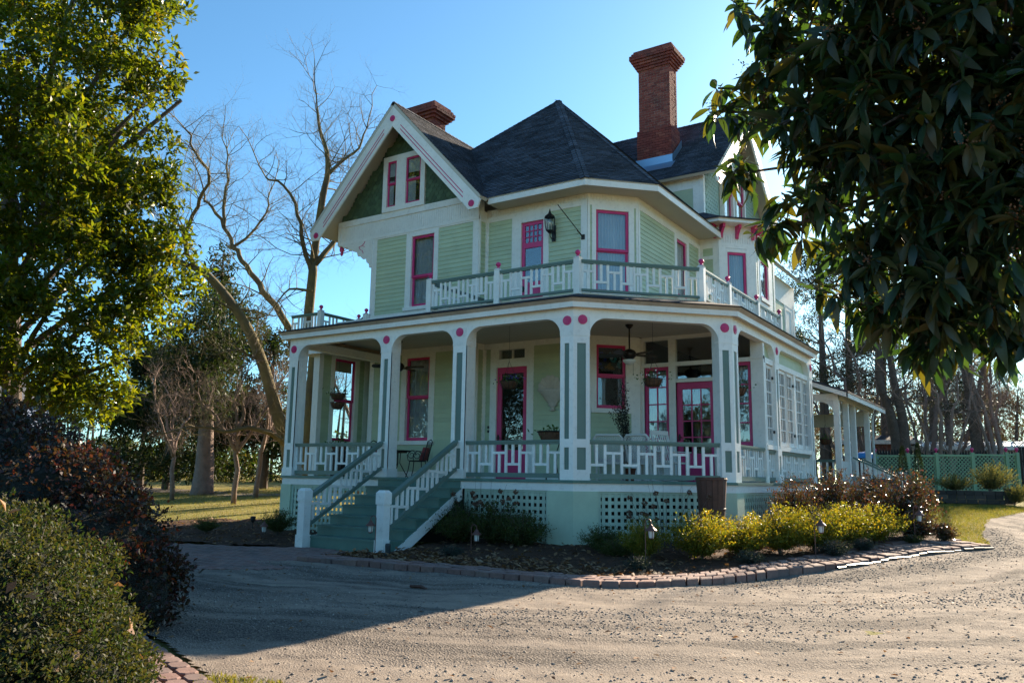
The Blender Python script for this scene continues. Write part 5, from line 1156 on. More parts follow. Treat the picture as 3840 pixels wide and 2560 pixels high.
for i in range(7): mb = MB(); mb.box(1.3+i*.2, 1.36+i*.2, 13.07, 13.11, 1.43, 1.95); rp(mb, 'baluster', 'white')
for i in range(4): mb = MB(); mb.box(2.86+i*.32, 3.22+i*.32, 15.0, 16.4, 1.0-i*.16-.04, 1.02-i*.16); rp(mb, 'tread', 'stepg'); mb = MB(); mb.box(3.19+i*.32, 3.21+i*.32, 15.0, 16.4, .7-i*.16, 1.0-i*.16-.04); rp(mb, 'riser', 'white')
for y in (14.95, 16.45):
    mb = MB(); mb.beam((2.80, y, 2.15), (4.25, y, 1.45), .09, .06); rp(mb, 'stair_rail', 'railg'); mb = MB(); mb.beam((2.86, y, 1.42), (4.2, y, .78), .06, .06); rp(mb, 'stair_rail', 'railg'); mb = MB(); mb.box(4.17, 4.31, y-.07, y+.07, T(y), 1.55); n_p = rp(mb, 'newel_post', 'white')
    mb = MB(); mb.lathe([(.03, 0), (.065, .05), (.06, .11), (.01, .15)], (4.24, y, 1.55), 12); rp(mb, 'finial', 'white')
    for i in range(9): f = (i+.5)/9; mb = MB(); mb.box(2.84+1.34*f-.035, 2.84+1.34*f+.035, y-.02, y+.02, 1.42-.65*f, 2.12-.68*f); rp(mb, 'baluster', 'white')
for i in range(9): mb = MB(); mb.box(2.68, 2.72, 13.25+i*.15, 13.31+i*.15, 1.3, 2.0); rp(mb, 'baluster', 'white')
basket(2.0, 14.6, 2.75, 'dry coir basket hanging under the rear porch beam', None, 4.1, .2, seed=7); basket(2.3, 17.6, 3.0, 'coir basket hanging at the far end of the rear porch', None, 4.1, .22, seed=8)
mb = MB(); mb.lathe([(.62, 0), (.55, .12), (.38, .24), (.1, .30), (.02, .31)], (1.35, 25.4, 2.42), 10); cn = mb.mesh('canopy', False)
cn_o = empty('garden_parasol', (1.35, 25.4, T(25.4)), label='blue garden parasol glimpsed between the rear porch posts', category='parasol'); link('canopy', cn, 'blue', cn_o, loc=(-1.35, -25.4, -T(25.4))); mb = MB(); mb.tube([(0, 0, 0), (0, 0, 1.6)], .03, 8); mb.build('pole', 'coconut', cn_o)
# ------------------------------------------------------------------ fences and far buildings on the right
M['fgreen'] = paint('fence_green', (.24, .36, .20), .6, .12, .08)
M['darkwood'] = tinted('dark_picket', (.02, .017, .015), .8, .4, 3, 60, .3, .01, False)
FEN = [(2.2, 22.95), (3.4, 23.6), (4.43, 24.2), (5.72, 25.1), (6.95, 25.9), (7.33, 26.2)]
for i, (a, b) in enumerate(zip(FEN, FEN[1:])):
    fr = Fr(a, (b[0]-a[0], b[1]-a[1])); L = math.hypot(b[0]-a[0], b[1]-a[1]); g0 = T(a[1]); z0, z1 = g0+.08, g0+1.62
    lab = ['green lattice fence panel nearest the rear porch', 'green lattice fence panel behind the two column shrubs', 'green lattice fence panel behind the red leaved shrub', 'green lattice fence panel behind the raised stone bed', 'narrow green lattice fence panel at the end post'][i]
    o = empty('lattice_fence', (a[0], a[1], g0), label=lab, category='fence', group='green lattice fence panels'); sh_ = (a[0], a[1], g0)
    def fb(mb, n, m): mb.v = [(p[0]-sh_[0], p[1]-sh_[1], p[2]-sh_[2]) for p in mb.v]; return mb.build(n, m, o)
    for s in ((0,) if i < 4 else (0, L)):
        mb = MB(); fr.box(mb, s-.07, s+.07, g0-.1, z1+.12, -.07, .07); fb(mb, 'post', 'fgreen'); mb = MB(); mb.lathe([(.03, 0), (.05, .02), (.03, .05), (.08, .11), (.07, .17), (.02, .21)], fr.p(s, z1+.12, 0), 12); fb(mb, 'finial', 'magenta')
    mb = MB(); fr.box(mb, .07, L-.07, z1-.02, z1+.06, -.05, .05); fb(mb, 'rail', 'fgreen'); mb = MB(); fr.box(mb, .07, L-.07, z0, z0+.08, -.04, .04); fb(mb, 'rail', 'fgreen')
    h = z1-z0-.1; pitch = .165; W_ = L-.14
    for sg in (1, -1):
        k = -int(h/pitch)-1
        while k*pitch < W_:
            x0 = k*pitch; lo = max(0, -x0); hi = min(h, W_-x0)
            if hi-lo > .05:
                P = (lambda u, v: fr.p(.07+(u if sg > 0 else W_-u), z0+.08+v, .008*sg)); mb = MB(); mb.beam(P(x0+lo, lo), P(x0+hi, hi), .036, .012, (fr.n[0], fr.n[1], 0)); fb(mb, 'slat', 'fgreen')
            k += 1
pk = empty('picket_fence', (4, 29, T(29)), label='dark wooden picket fence behind the green lattice fence', category='fence'); fr = Fr((1.0-4, 27.6-29), (.86, .5)); 
for i in range(70):
    mb = MB(); s = i*.135; fr.poly(mb, [(s, 0), (s+.11, 0), (s+.11, 1.72), (s+.055, 1.92), (s, 1.72)], -.01, .012); mb.build('picket', 'darkwood', pk)
for z in (.3, 1.35): fr.bx('rail', 'darkwood', pk, 0, 9.45, z, z+.09, -.05, -.011)
# dark board fence beyond the end post
bf = empty('board_fence', (8.6, 27, T(27)), label='tall dark board fence at the edge of the drive beyond the lattice', category='fence')
for i in range(26): mb = MB(); mb.box(-1.25+i*.16, -1.10+i*.16, -.02+(i % 2)*.012, .01, 0, 1.95); mb.build('board', 'darkwood', bf)
# raised stone bed
rb = empty('raised_bed', (5.9, 18.5, T(18.5)), label='low dark stone raised bed holding rosemary on the lawn', category='raised bed'); fr = Fr((-1.25, -.2), (1, .13)); M['stoneblk'] = brickmat('dark_stone', [(.05, .042, .036), (.08, .065, .055), (.035, .03, .028), (.11, .09, .075)])
for r in range(3):
    s = -.1*(r % 2)
    while s < 2.45:
        w_ = random.uniform(.24, .42); mb = MB(); a, b = max(s, 0), min(s+w_, 2.45)
        if b-a > .05: fr.box(mb, a+.008, b-.008, r*.155, r*.155+.147, -.2, random.uniform(-.02, .02)); mb.build('stone', 'stoneblk', rb)
        s += w_
fr.bx('stone', 'stoneblk', rb, 2.45, 2.75, 0, .55, -.25, .06); mb = MB(); fr.box(mb, .02, 2.6, .3, .42, -1.6, -.2); mb.build('soil', 'mulch', rb)
# neighbouring houses, far
def farhouse(c, L, Dp, h, rz, label, wallm='white', roofm='roof', rh=.9, nwin=3):
    o = empty('neighbour_house', c, label=label, category='house'); o.rotation_euler = (0, 0, rz)
    mb = MB(); mb.box(-L/2, L/2, -Dp/2, Dp/2, 0, h); mb.build('wall', wallm, o)
    mb = MB(); e = .5; mb.prism([(-L/2-e, -Dp/2-e, h), (L/2+e, -Dp/2-e, h), (L/2+e, Dp/2+e, h), (-L/2-e, Dp/2+e, h)], [(-L/2, -.1, h+rh), (L/2, -.1, h+rh), (L/2, .1, h+rh), (-L/2, .1, h+rh)], .5); mb.build('roof', roofm, o)
    mb = MB(); mb.box(-L/2-e-.02, L/2+e+.02, -Dp/2-e-.03, -Dp/2-e, h-.12, h+.10); mb.build('gutter', 'white', o)
    for i in range(nwin):
        x = -L/2+L*(i+.5)/nwin; mb = MB(); mb.box(x-.55, x+.55, -Dp/2-.05, -Dp/2-.01, .9, h-.5); w2 = mb.build('window', 'coconut', o); mb = MB(); mb.box(x-.45, x+.45, -Dp/2-.065, -Dp/2-.05, 1.0, h-.6); mb.build('pane', 'dark', w2)
    return o
M['pbrick'] = brickmat('neighbour_brick', [(.20, .06, .045), (.24, .075, .055), (.17, .05, .04)])
farhouse((6.5, 40, T(40)-.1), 9, 6, 2.35, R(6), 'low white bungalow with shallow roof behind the picket fence', 'coconut', 'metal', .5, 3); farhouse((.2, 36, T(36)), 3.4, 4, 2.5, R(10), 'small red brick outbuilding behind the rear porch', 'pbrick', 'roof', .5, 1)
M['bluewall'] = paint('blue_grey_siding', (.20, .26, .42), .8, .1); farhouse((-56, 12, T(28)), 9, 7, 5.0, R(-60), 'distant blue grey house glimpsed under the magnolia', 'bluewall', 'roof', 3, 4)  # plain blue-grey wall colour
# ------------------------------------------------------------------ vegetation
M['bark'] = tinted('grey_bark', (.11, .085, .070), .95, .4, 4, 30, 1.0, .03, False); M['barkpink'] = tinted('pinkish_bark', (.24, .17, .14), .95, .35, 3, 14, 1.0, .05, False)  # the second bark is paler and pinker
M['mossbark'] = tinted('mossy_bark', (.17, .13, .09), .95, .5, 1.2, 25, 1.0, .03, False, (.22, .18, .07))
M['core'] = tinted('dark_shade_core', (.012, .014, .008), 1, .5, 8, 40, 1.0, .05, False)  # near-black colour stands in for the shade inside the bushes
M['mag'] = leafmat('magnolia_leaf', [(.030, .060, .010), (.060, .100, .014), (.040, .075, .012), (.10, .13, .016), (.020, .045, .010), (.13, .11, .02)], .55, .3, .6, (3.0, 2.3, .4))
M['loq'] = leafmat('loquat_leaf', [(.014, .034, .020), (.020, .046, .022), (.030, .056, .022), (.016, .036, .026), (.075, .060, .014), (.022, .048, .028)], .32, .42, .5, (3.0, 3.0, .6))
M['loqflower'] = plain('loquat_panicle', (.16, .075, .035), .9)
M['burg'] = leafmat('burgundy_leaf', [(.050, .018, .018), (.028, .036, .016), (.085, .028, .022), (.020, .032, .016), (.06, .022, .026), (.035, .042, .016)], .3, .4, .5, (2.6, 1.5, .7))
M['orange'] = leafmat('orange_new_leaf', [(.20, .045, .012), (.16, .05, .015), (.24, .03, .02)], .4, .4, .5, (2, 1.2, .6))
M['box'] = leafmat('small_evergreen_leaf', [(.022, .040, .012), (.035, .058, .016), (.016, .030, .010), (.060, .060, .022), (.045, .04, .025)], .3, .6, .2, (2.4, 2.3, .8))
M['yel'] = leafmat('yellow_shrub_leaf', [(.20, .19, .018), (.12, .15, .02), (.27, .20, .02), (.06, .10, .018), (.16, .17, .02)], .5, .5, .4, (1.9, 1.6, .5))
M['grn'] = leafmat('shade_shrub_leaf', [(.035, .070, .014), (.06, .09, .018), (.09, .07, .025), (.025, .05, .014)], .4, .5, .4, (2, 1.9, .7))
M['red'] = leafmat('wine_shrub_leaf', [(.060, .022, .018), (.040, .042, .014), (.085, .035, .026), (.03, .05, .015), (.05, .05, .018)], .35, .25, .7, (2, 1.3, .7))
M['dkshrub'] = leafmat('grey_green_needles', [(.022, .034, .028), (.035, .048, .04), (.016, .026, .02)], .2, .6, .4)
M['ever'] = leafmat('evergreen_needles', [(.018, .036, .012), (.03, .05, .016), (.012, .026, .012), (.045, .055, .018)], .3, .6, .3, (2.2, 2.0, .7))
M['pine'] = leafmat('pine_needles', [(.024, .038, .020), (.036, .05, .026), (.05, .05, .025)], .3, .55, .4, (2, 1.8, .8))
M['rosem'] = leafmat('rosemary', [(.09, .11, .05), (.14, .13, .06), (.06, .09, .04)], .4, .6, .3, (1.8, 1.6, .7))
M['grass'] = leafmat('grass_blades', [(.12, .15, .025), (.20, .18, .05), (.08, .12, .02), (.26, .21, .09)], .45, .6, .3, (1.7, 1.5, .6))
M['dead'] = tinted('dry_hydrangea', (.15, .075, .045), .95, .5, 30, 90, .8, .01, False)
def crown_pts(lobes, n, g, lo=.55, hi=1.04):
    w = np.array([(a*b*c)**.667 for _, (a, b, c) in lobes]); k = g.choice(len(lobes), n, p=w/w.sum()); d = g.normal(0, 1, (n, 3)); d /= np.linalg.norm(d, axis=1, keepdims=True)
    C = np.array([l[0] for l in lobes])[k]; Rr = np.array([l[1] for l in lobes])[k]; r = (lo**3+(hi**3-lo**3)*g.random(n))**(1/3); return C+d*Rr*r[:, None], d
def whorl_leaves(P, O, m, L, Wd, g, spread=.8, up=.35, droop=0.0, gap=.02):
    n = len(P); Pm = np.repeat(P, m, 0); Om = np.repeat(O, m, 0); D = Om*(1-spread)+g.normal(0, 1, (n*m, 3))*spread; D[:, 2] += up-droop; D /= np.linalg.norm(D, axis=1, keepdims=True)
    N = np.array([0, 0, 1.0])+g.normal(0, .55, (n*m, 3)); Ls = L*g.uniform(.65, 1.2, n*m); return Pm+D*gap+g.normal(0, L*.35, (n*m, 3)), D, N, Ls, Wd*g.uniform(.75, 1.2, n*m)
def foliage(name, lobes, nw, m, L, Wd, mat, par, seed, spread=.8, up=.35, droop=0.0, lo=.55, hi=1.04, fold=.10, bend=.08, filt=None):
    g = np.random.default_rng(seed); P, O = crown_pts(lobes, nw, g, lo, hi)
    if filt is not None: k = filt(P); P, O = P[k], O[k]
    a, D, N, Ls, Ws = whorl_leaves(P, O, m, L, Wd, g, spread, up, droop); V, F = kites(a, D, N, Ls, Ws, fold, bend)
    tint = np.clip(np.repeat(g.uniform(0, 1, len(P)), m)*.5+g.uniform(0, .5, len(F)), 0, .999)
    return link(name, fastmesh(name, V, F, tint), mat, par)
def core(lobes, k, par, mat='core', seed=0):  # solid dark ellipsoids added under the leaves to paint a bush's shaded inside
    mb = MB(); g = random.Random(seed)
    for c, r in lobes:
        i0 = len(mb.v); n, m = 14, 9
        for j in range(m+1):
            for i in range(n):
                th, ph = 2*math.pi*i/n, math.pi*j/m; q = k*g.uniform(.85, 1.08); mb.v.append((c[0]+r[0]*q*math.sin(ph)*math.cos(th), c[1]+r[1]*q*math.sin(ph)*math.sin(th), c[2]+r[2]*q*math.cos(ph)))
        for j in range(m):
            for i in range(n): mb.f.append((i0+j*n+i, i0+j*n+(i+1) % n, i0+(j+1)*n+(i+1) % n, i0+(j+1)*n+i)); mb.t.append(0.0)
    return mb.build('shade_core', mat, par)
def limb(mb, pts, r0, r1, n=7):
    k = len(pts); mb.tube(pts, [r0+(r1-r0)*i/(k-1) for i in range(k)], n)
def rel(pts, c): return [(p[0]-c[0], p[1]-c[1], p[2]-c[2]) for p in pts]
def rell(lobes, c): return [((p[0]-c[0], p[1]-c[1], p[2]-c[2]), r) for p, r in lobes]

def clumps(lobes, n, r0, r1, seed, lo=.5, hi=1.0, sq=.8):
    g = np.random.default_rng(seed); P, d = crown_pts(lobes, n, g, lo, hi); rr = g.uniform(r0, r1, n); return [(tuple(p), (r, r, r*sq)) for p, r in zip(P, rr)]
# magnolia
mc = (-16.8, -3.4, T(-3.4)); mg = empty('magnolia_tree', mc, label='large glossy leaved magnolia tree, sunlit yellow green, beyond the burgundy shrub', category='tree')
ml = [((-14.9, -4.6, 12.4), (2.7, 2.7, 2.4)), ((-13.5, -3.0, 14.2), (1.7, 1.7, 1.9)), ((-13.75, -2.7, 11.2), (1.5, 1.5, 1.5)), ((-14.0, -4.5, 8.8), (2.2, 2.2, 2.1)), ((-13.9, -2.1, 8.2), (1.35, 1.35, 1.3)), ((-13.75, -1.6, 6.2), (1.45, 1.45, 1.3)),
      ((-14.2, -3.9, 5.8), (2.1, 2.1, 1.9)), ((-13.95, -1.6, 4.6), (.95, .95, .75)), ((-17.0, -5.6, 9.8), (3.2, 3.2, 3.6)), ((-13.3, -2.0, 12.7), (1.1, 1.1, 1.1)), ((-13.4, -2.0, 9.5), (.9, .9, .9)), ((-16.0, -5.2, 5.9), (2.3, 2.3, 2.0)), ((-14.6, -3.9, 16.2), (2.3, 2.3, 1.8)), ((-13.6, -1.3, 7.3), (1.1, 1.1, .9)), ((-12.7, -1.55, 12.4), (.5, .5, .4)), ((-18, -6, 14.5), (3.2, 3.2, 3.0)), ((-16.8, -2.2, 10.5), (2.2, 2.2, 3.0)), ((-14.6, -2.4, 3.6), (1.1, 1.1, .8))]
ml += [((-14.9, -4.6, 4.2), (1.3, 1.3, .9)), ((-14.8, -3.3, 4.0), (1.1, 1.1, .8)), ((-16.2, -5.4, 4.4), (1.5, 1.5, 1.1))]
foliage('crown', clumps(rell(ml, mc), 340, .45, .95, 12, .3, .98, .75), 6000, 12, .24, .10, 'mag', mg, 11, .75, .25, lo=.25)
mb = MB(); limb(mb, [(0, 0, -.2), (.1, 0, 2.5), (0, -.3, 6), (-.2, -.8, 10), (.1, -1, 14)], .34, .12, 10); mb.build('trunk', 'bark', mg)
mb = MB(); g = random.Random(5)
for c, r in rell(ml, mc):
    z0 = max(1.5, c[2]*.62); st = (0, -.3*z0/6, z0); mid = tuple((st[i]*.45+c[i]*.55)+(.3 if i == 2 else 0) for i in range(3)); limb(mb, [st, mid, c, tuple(c[i]+g.uniform(-.4, .2)*r[i] for i in range(3))], .11, .02, 6)
mb.build('limbs', 'bark', mg)

# loquat overhanging on the right: leaf-by-leaf
lc = (10.6, -8.6, T(-8.6)); lq = empty('loquat_tree', lc, label='dark loquat tree with long ribbed leaves overhanging the drive', category='tree')
LN = [((7.12, -10.28, 4.25), 0.26, 8), ((7.08, -10.33, 3.8), 0.18, 6), ((7.35, -10.31, 3.99), 0.36, 24), ((7.31, -10.36, 3.48), 0.3, 16), ((6.85, -10.23, 3.73), 0.14, 5), ((6.79, -10.3, 3.89), 0.05, 1), ((6.89, -10.12, 3.33), 0.11, 5), ((7.75, -10.4, 3.91), 0.45, 55), ((8.1, -10.4, 3.83), 0.48, 65), ((8.44, -10.38, 3.66), 0.48, 65), ((7.63, -10.4, 3.51), 0.36, 34), ((8.0, -10.37, 3.38), 0.45, 62), ((8.37, -10.34, 3.19), 0.48, 65), ((7.48, -10.31, 3.18), 0.24, 15), ((7.83, -10.29, 3.02), 0.4, 44), ((8.23, -10.23, 2.8), 0.46, 62), ((7.33, -10.35, 2.9), 0.18, 9), ((7.13, -10.35, 2.83), 0.1, 4), ((7.57, -10.27, 2.68), 0.22, 13), ((7.91, -10.26, 2.53), 0.34, 34), ((8.27, -10.24, 2.38), 0.38, 40), ((7.48, -10.15, 2.37), 0.14, 6), ((7.71, -10.22, 2.27), 0.17, 9), ((7.98, -10.15, 2.19), 0.2, 14), ((8.35, -10.13, 2.12), 0.15, 6), ((7.87, -10.07, 2.06), 0.07, 4), ((8.58, -10.14, 2.91), 0.5, 40), ((8.66, -10.11, 3.61), 0.6, 50), ((7.25, -10.36, 4.47), 0.35, 14), ((7.99, -10.44, 4.27), 0.5, 40)]
LL = [(c, r) for c, r, n in LN]
g = np.random.default_rng(21)
def leafshape(L, Wd, droop, fold):
    t = np.linspace(0, 1, 6); w_ = np.array([.12, .70, 1.0, .92, .58, .04])*Wd/2; V = []
    for i in range(6):
        z = -droop*L*t[i]**2; x = L*(t[i]-.12*droop*t[i]**2)
        V += [(x, -w_[i], z+fold*w_[i]), (x, 0, z), (x, w_[i], z+fold*w_[i])]
    F = [(3*i+a, 3*i+a+1, 3*i+a+4, 3*i+a+3) for i in range(5) for a in (0, 1)]; return np.array(V), np.array(F)
tips = []
for c, r, n in LN:
    for k in range(n):
        d = g.normal(0, 1, 3); d /= np.linalg.norm(d); tips.append((np.array(c)+d*r*g.random()**.4, d))
leaves = []
for p, d in tips:
    ax = d*.6+np.array([0, 0, .25])+g.normal(0, .3, 3); ax /= np.linalg.norm(ax)
    for k in range(int(g.integers(8, 13))):
        a = g.uniform(0, 6.283); u = np.cross(ax, [.3, .2, .9]); u /= np.linalg.norm(u); v = np.cross(ax, u); dd = (u*np.cos(a)+v*np.sin(a))+ax*g.uniform(-.3, .5); dd[2] -= .45; dd /= np.linalg.norm(dd)
        nn = np.array([0, 0, 1.])+g.normal(0, .35, 3); s = np.cross(nn, dd); s /= np.linalg.norm(s); nn = np.cross(dd, s); leaves.append((p+dd*.015+g.normal(0, .015, 3), np.stack([dd, s, nn], 1), g.uniform(.75, 1.25), int(g.integers(0, 6))))
camp = np.array([8.467, -15.344, 1.274]); leaves.sort(key=lambda l: np.linalg.norm(l[0]-camp))
shapes = [leafshape(.168, .050, dr, fo) for dr, fo in ((.25, .35), (.5, .3), (.15, .45), (.7, .25), (.4, .4), (.05, .3))]
lmesh = [fastmesh('leaf', V, F, np.full(len(F), .001), True) for V, F in shapes]
pick = set(range(0, min(len(leaves), 870), 3)); VV = []; FF = []; TT = []; n0 = 0
for i, (p, Rm, s, k) in enumerate(leaves):
    if i in pick:
        o = link('leaf', lmesh[k], 'loq', lq); m4 = Matrix(Rm.tolist()).to_4x4() @ Matrix.Scale(s, 4); m4.translation = Vector(p)-Vector(lc); o.matrix_local = m4
    else:
        V, F = shapes[k]; VV.append((V*s) @ Rm.T+p-np.array(lc)); FF.append(F+n0); n0 += len(V); TT.append(np.full(len(F), g.uniform(0, 1)))
link('foliage', fastmesh('foliage', np.concatenate(VV), np.concatenate(FF), np.concatenate(TT), True), 'loq', lq, kind='stuff')
mb = MB(); hub = (8.9, -9.6, 3.3)
limb(mb, rel([(10.6, -8.6, T(-8.6)-.1), (10.5, -8.7, 1.6), (10.2, -8.9, 2.6), (9.6, -9.3, 3.2)], lc), .15, .09, 10); mb.build('trunk', 'bark', lq)
mb = MB()
for c, r in LL: limb(mb, rel([(9.6, -9.3, 3.2), ((9.6+c[0])/2, (-9.3+c[1])/2, (3.2+c[2])/2+.15), c], lc), .035, .008, 5)
for p, d in tips[::2]: 
    c = min(LL, key=lambda l: np.linalg.norm(np.array(l[0])-p))[0]; limb(mb, rel([c, tuple((np.array(c)+p)/2+[0, 0, .03]), tuple(p)], lc), .009, .005, 4)
mb.build('branches', 'bark', lq)
P = []
for p, d in tips[::3]:
    ax = d*.4+np.array([0, 0, .5]); 
    for k in range(34): P.append(p+ax*g.uniform(.02, .13)+g.normal(0, .022, 3))
P = np.array(P)-np.array(lc); D = g.normal(0, 1, P.shape); V, F = kites(P, D, g.normal(0, 1, P.shape), .014, .011, .3); link('flower_panicles', fastmesh('flower_panicles', V, F), 'loqflower', lq, kind='stuff')

# burgundy shrub and clipped green bush
bl0 = [((-2.6, -10.4, 1.15), (1.6, 1.3, 1.15)), ((-1.5, -10.35, .85), (1.3, 1.2, 1.15)), ((-.55, -10.1, .55), (1.15, 1.1, 1.10)), ((.15, -10.05, .25), (.95, .95, .95)), ((.55, -10.0, .0), (.8, .8, .70)), ((-3.9, -10.6, 1.3), (1.6, 1.4, 1.2)), ((-.2, -10.6, .1), (.9, .8, .8))]
bl = [((c[0]-.42, c[1]-.28, c[2]), r) for c, r in bl0]; bc = (-1.5, -10.4, -.3); bu = empty('burgundy_shrub', bc, label='large dark burgundy leaved shrub behind the clipped green bush', category='shrub')
foliage('crown', rell(bl, bc)+clumps(rell(bl, bc), 46, .16, .34, 33, .9, 1.03), 12500, 6, .062, .036, 'burg', bu, 31, .8, .3, lo=.82, hi=1.03, filt=lambda P: P[:, 2] > 0)
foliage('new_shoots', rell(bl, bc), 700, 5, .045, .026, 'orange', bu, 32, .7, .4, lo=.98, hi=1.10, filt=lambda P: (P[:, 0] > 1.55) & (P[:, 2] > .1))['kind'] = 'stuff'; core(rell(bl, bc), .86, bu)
xl0 = [((2.55, -12.5, .1), (1.35, 1.1, .95)), ((3.15, -12.45, -.05), (1.0, .95, .75)), ((3.55, -12.4, -.2), (.72, .75, .58)), ((1.6, -12.6, .25), (1.2, 1.0, .95))]
xl = [((c[0]-.36, c[1]-.22, c[2]), r) for c, r in xl0]; xc = (2.3, -12.7, -.3); bx_ = empty('clipped_bush', xc, label='rounded clipped bush of tiny green leaves in the near corner', category='shrub')
foliage('sprigs', rell(xl, xc), 900, 7, .034, .015, 'box', bx_, 42, .6, .6, lo=1.0, hi=1.09, filt=lambda P: P[:, 2] > 0)['kind'] = 'stuff'
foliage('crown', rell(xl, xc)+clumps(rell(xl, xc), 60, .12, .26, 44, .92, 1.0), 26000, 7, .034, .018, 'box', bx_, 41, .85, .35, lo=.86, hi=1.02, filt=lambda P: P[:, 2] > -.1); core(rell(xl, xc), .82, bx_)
g = np.random.default_rng(43); P, O = crown_pts(rell(xl, xc), 90, g, 1.0, 1.03); V, F = kites(P, g.normal(0, 1, P.shape), O, .10, .05, .15); link('dry_leaves', fastmesh('dry_leaves', V, F, g.uniform(0, 1, 90)), 'litter', bx_)
mb = MB()
for p, d in zip(*crown_pts(rell(xl, xc), 260, g, .9, 1.0)):
    q = p+(d*.6+g.normal(0, .5, 3))*.10; mb.tube([tuple(p), tuple(q)], [.0025, .0015], 3)
mb.build('twigs', 'bark', bx_)

# shrubs in the bed
SH = {}
def shrub_mesh(kind, seed):
    g = np.random.default_rng(seed); r, h, n, L, Wd = dict(yel=(.60, .74, 330, .036, .018), grn=(.55, .8, 300, .036, .017), red=(.62, .85, 330, .040, .022), dark=(.26, .28, 150, .035, .006), small=(.28, .45, 110, .035, .02))[kind]
    P = []; D = []
    for k in range(n):
        a = g.uniform(0, 6.283); rr = r*g.random()**.5; hh = h*g.uniform(.55, 1.12)*(1-.45*(rr/r)**2); m = 30 if kind in ('yel', 'grn') else 26; t = g.uniform(.25, 1, m)
        wob = g.normal(0, .05, 2); x = np.cos(a)*rr*t**1.3+wob[0]*t*t; y = np.sin(a)*rr*t**1.3+wob[1]*t*t; z = hh*t*(1.0-.12*t); P.append(np.stack([x, y, z], 1)+g.normal(0, .018, (m, 3))); D.append(np.stack([np.cos(a)*np.ones(m)*.5, np.sin(a)*np.ones(m)*.5, np.ones(m)*.5], 1)+g.normal(0, .7, (m, 3)))
    P = np.concatenate(P); D = np.concatenate(D); V, F = kites(P, D, g.normal(0, 1, P.shape), L*g.uniform(.6, 1.3, len(P)), Wd*g.uniform(.7, 1.3, len(P)), .1); me = fastmesh('foliage', V, F, g.uniform(0, 1, len(F)))
    mb = MB()
    for k in range(16): a = g.uniform(0, 6.283); rr = r*.7*g.random(); mb.tube([(0, 0, -.08), (math.cos(a)*rr*.3, math.sin(a)*rr*.3, h*.4), (math.cos(a)*rr, math.sin(a)*rr, h*.85)], [.008, .006, .002], 4)
    return me, mb.mesh('stems')
def shrub(kind, mat, x, y, s, label, group, cat='shrub', sz=1.0, zo=.05):
    v = random.randrange(2); key = (kind, v)
    if key not in SH: SH[key] = shrub_mesh(kind, 50+hash(kind) % 1+v*7+len(kind)*13)
    o = empty(dict(yel='yellow_shrub', grn='green_shrub', red='red_leaved_shrub', dark='low_shrub', small='small_bush')[kind], (x, y, T(y)+zo), label=label, category=cat, group=group); o.rotation_euler = (0, 0, random.uniform(0, 6.28)); o.scale = (s, s, s*sz)
    a, b = SH[key]; link('foliage', a, mat, o); link('stems', b, 'bark', o); return o
YG_ = 'golden shrubs along the porch side'
for x, y, s, sz, l in ((2.05, -1.05, .85, 1.45, 'small golden shrub behind the path light before the corner lattice'), (2.95, -.45, 1.3, 1.1, 'bright golden shrub directly in front of the stave tub'), (3.45, .35, 1.2, 1.0, 'bright golden shrub just right of the stave tub'), (3.95, 1.2, 1.35, 1.1, 'golden shrub behind the clay pot'), (4.45, 1.95, 1.3, 1.05, 'golden shrub beside the path light in the middle of the row'), (4.85, 2.9, 1.35, 1.05, 'golden green shrub under the wine red shrubs'), (5.25, 3.8, 1.3, 1.0, 'golden green shrub near the lawn end of the row')): shrub('yel', 'yel', x, y, s, l, YG_, sz=sz)
for x, y, s, sz, l in ((-2.35, -.75, 1.25, 1.0, 'shaded green shrub beside the stair stringer'), (-1.55, -.60, 1.3, 1.1, 'shaded green shrub in front of the lattice under dried flowers'), (-.85, -.65, 1.15, 1.0, 'shaded green shrub beside the mint corner pier'), (.95, -.45, 1.0, .8, 'thin shaded shrub before the corner lattice'), (1.5, -1.0, .8, .65, 'low shaded shrub between the corner lattice and the golden shrubs'), (-7.9, -1.0, .9, 1.0, 'dark green shrub at the far side of the stairs'), (-9.9, -1.6, .8, .7, 'sparse shrub in the bed by the sunlit lawn')): shrub('grn', 'grn', x, y, s, l, 'shaded shrubs along the lattice', sz=sz)
for x, y, s, sz, l in ((3.45, 4.4, 1.1, 1.6, 'wine red shrub rising against the sunroom skirt'), (3.9, 6.2, 1.35, 1.45, 'wine red shrub before the rear porch'), (4.5, 8.0, 1.3, 1.4, 'wine red shrub in front of the wheelie bin'), (5.55, 5.9, 1.5, 1.3, 'large wine red shrub at the lawn end of the bed'), (5.9, 4.9, 1.0, .8, 'glossy red shrub beside the last path light')): shrub('red', 'red', x, y, s, l, 'wine red shrubs behind the golden row', sz=sz)
for x, y, s, l in ((2.55, -2.35, 1.1, 'dark grey green tuft just left of the first golden shrubs'), (3.9, -.6, 1.1, 'dark grey green tuft in front of the golden row'), (4.95, 1.25, 1.3, 'dark grey green tuft beside the middle path light'), (5.25, 2.3, 1.1, 'small dark tuft near the widening of the brick path'), (-1.2, -2.6, 1.0, 'dark tuft in the leaf litter before the corner pier')): shrub('dark', 'dkshrub', x, y, s, l, 'dark low tufts in the bed')
shrub('small', 'red', 6.45, 4.75, 1.1, 'little round bush with a bare stem at the lawn edge', 'edge bushes'); shrub('small', 'box', 5.95, 4.0, .8, 'small glossy bush under the last path light', 'edge bushes', sz=.7)
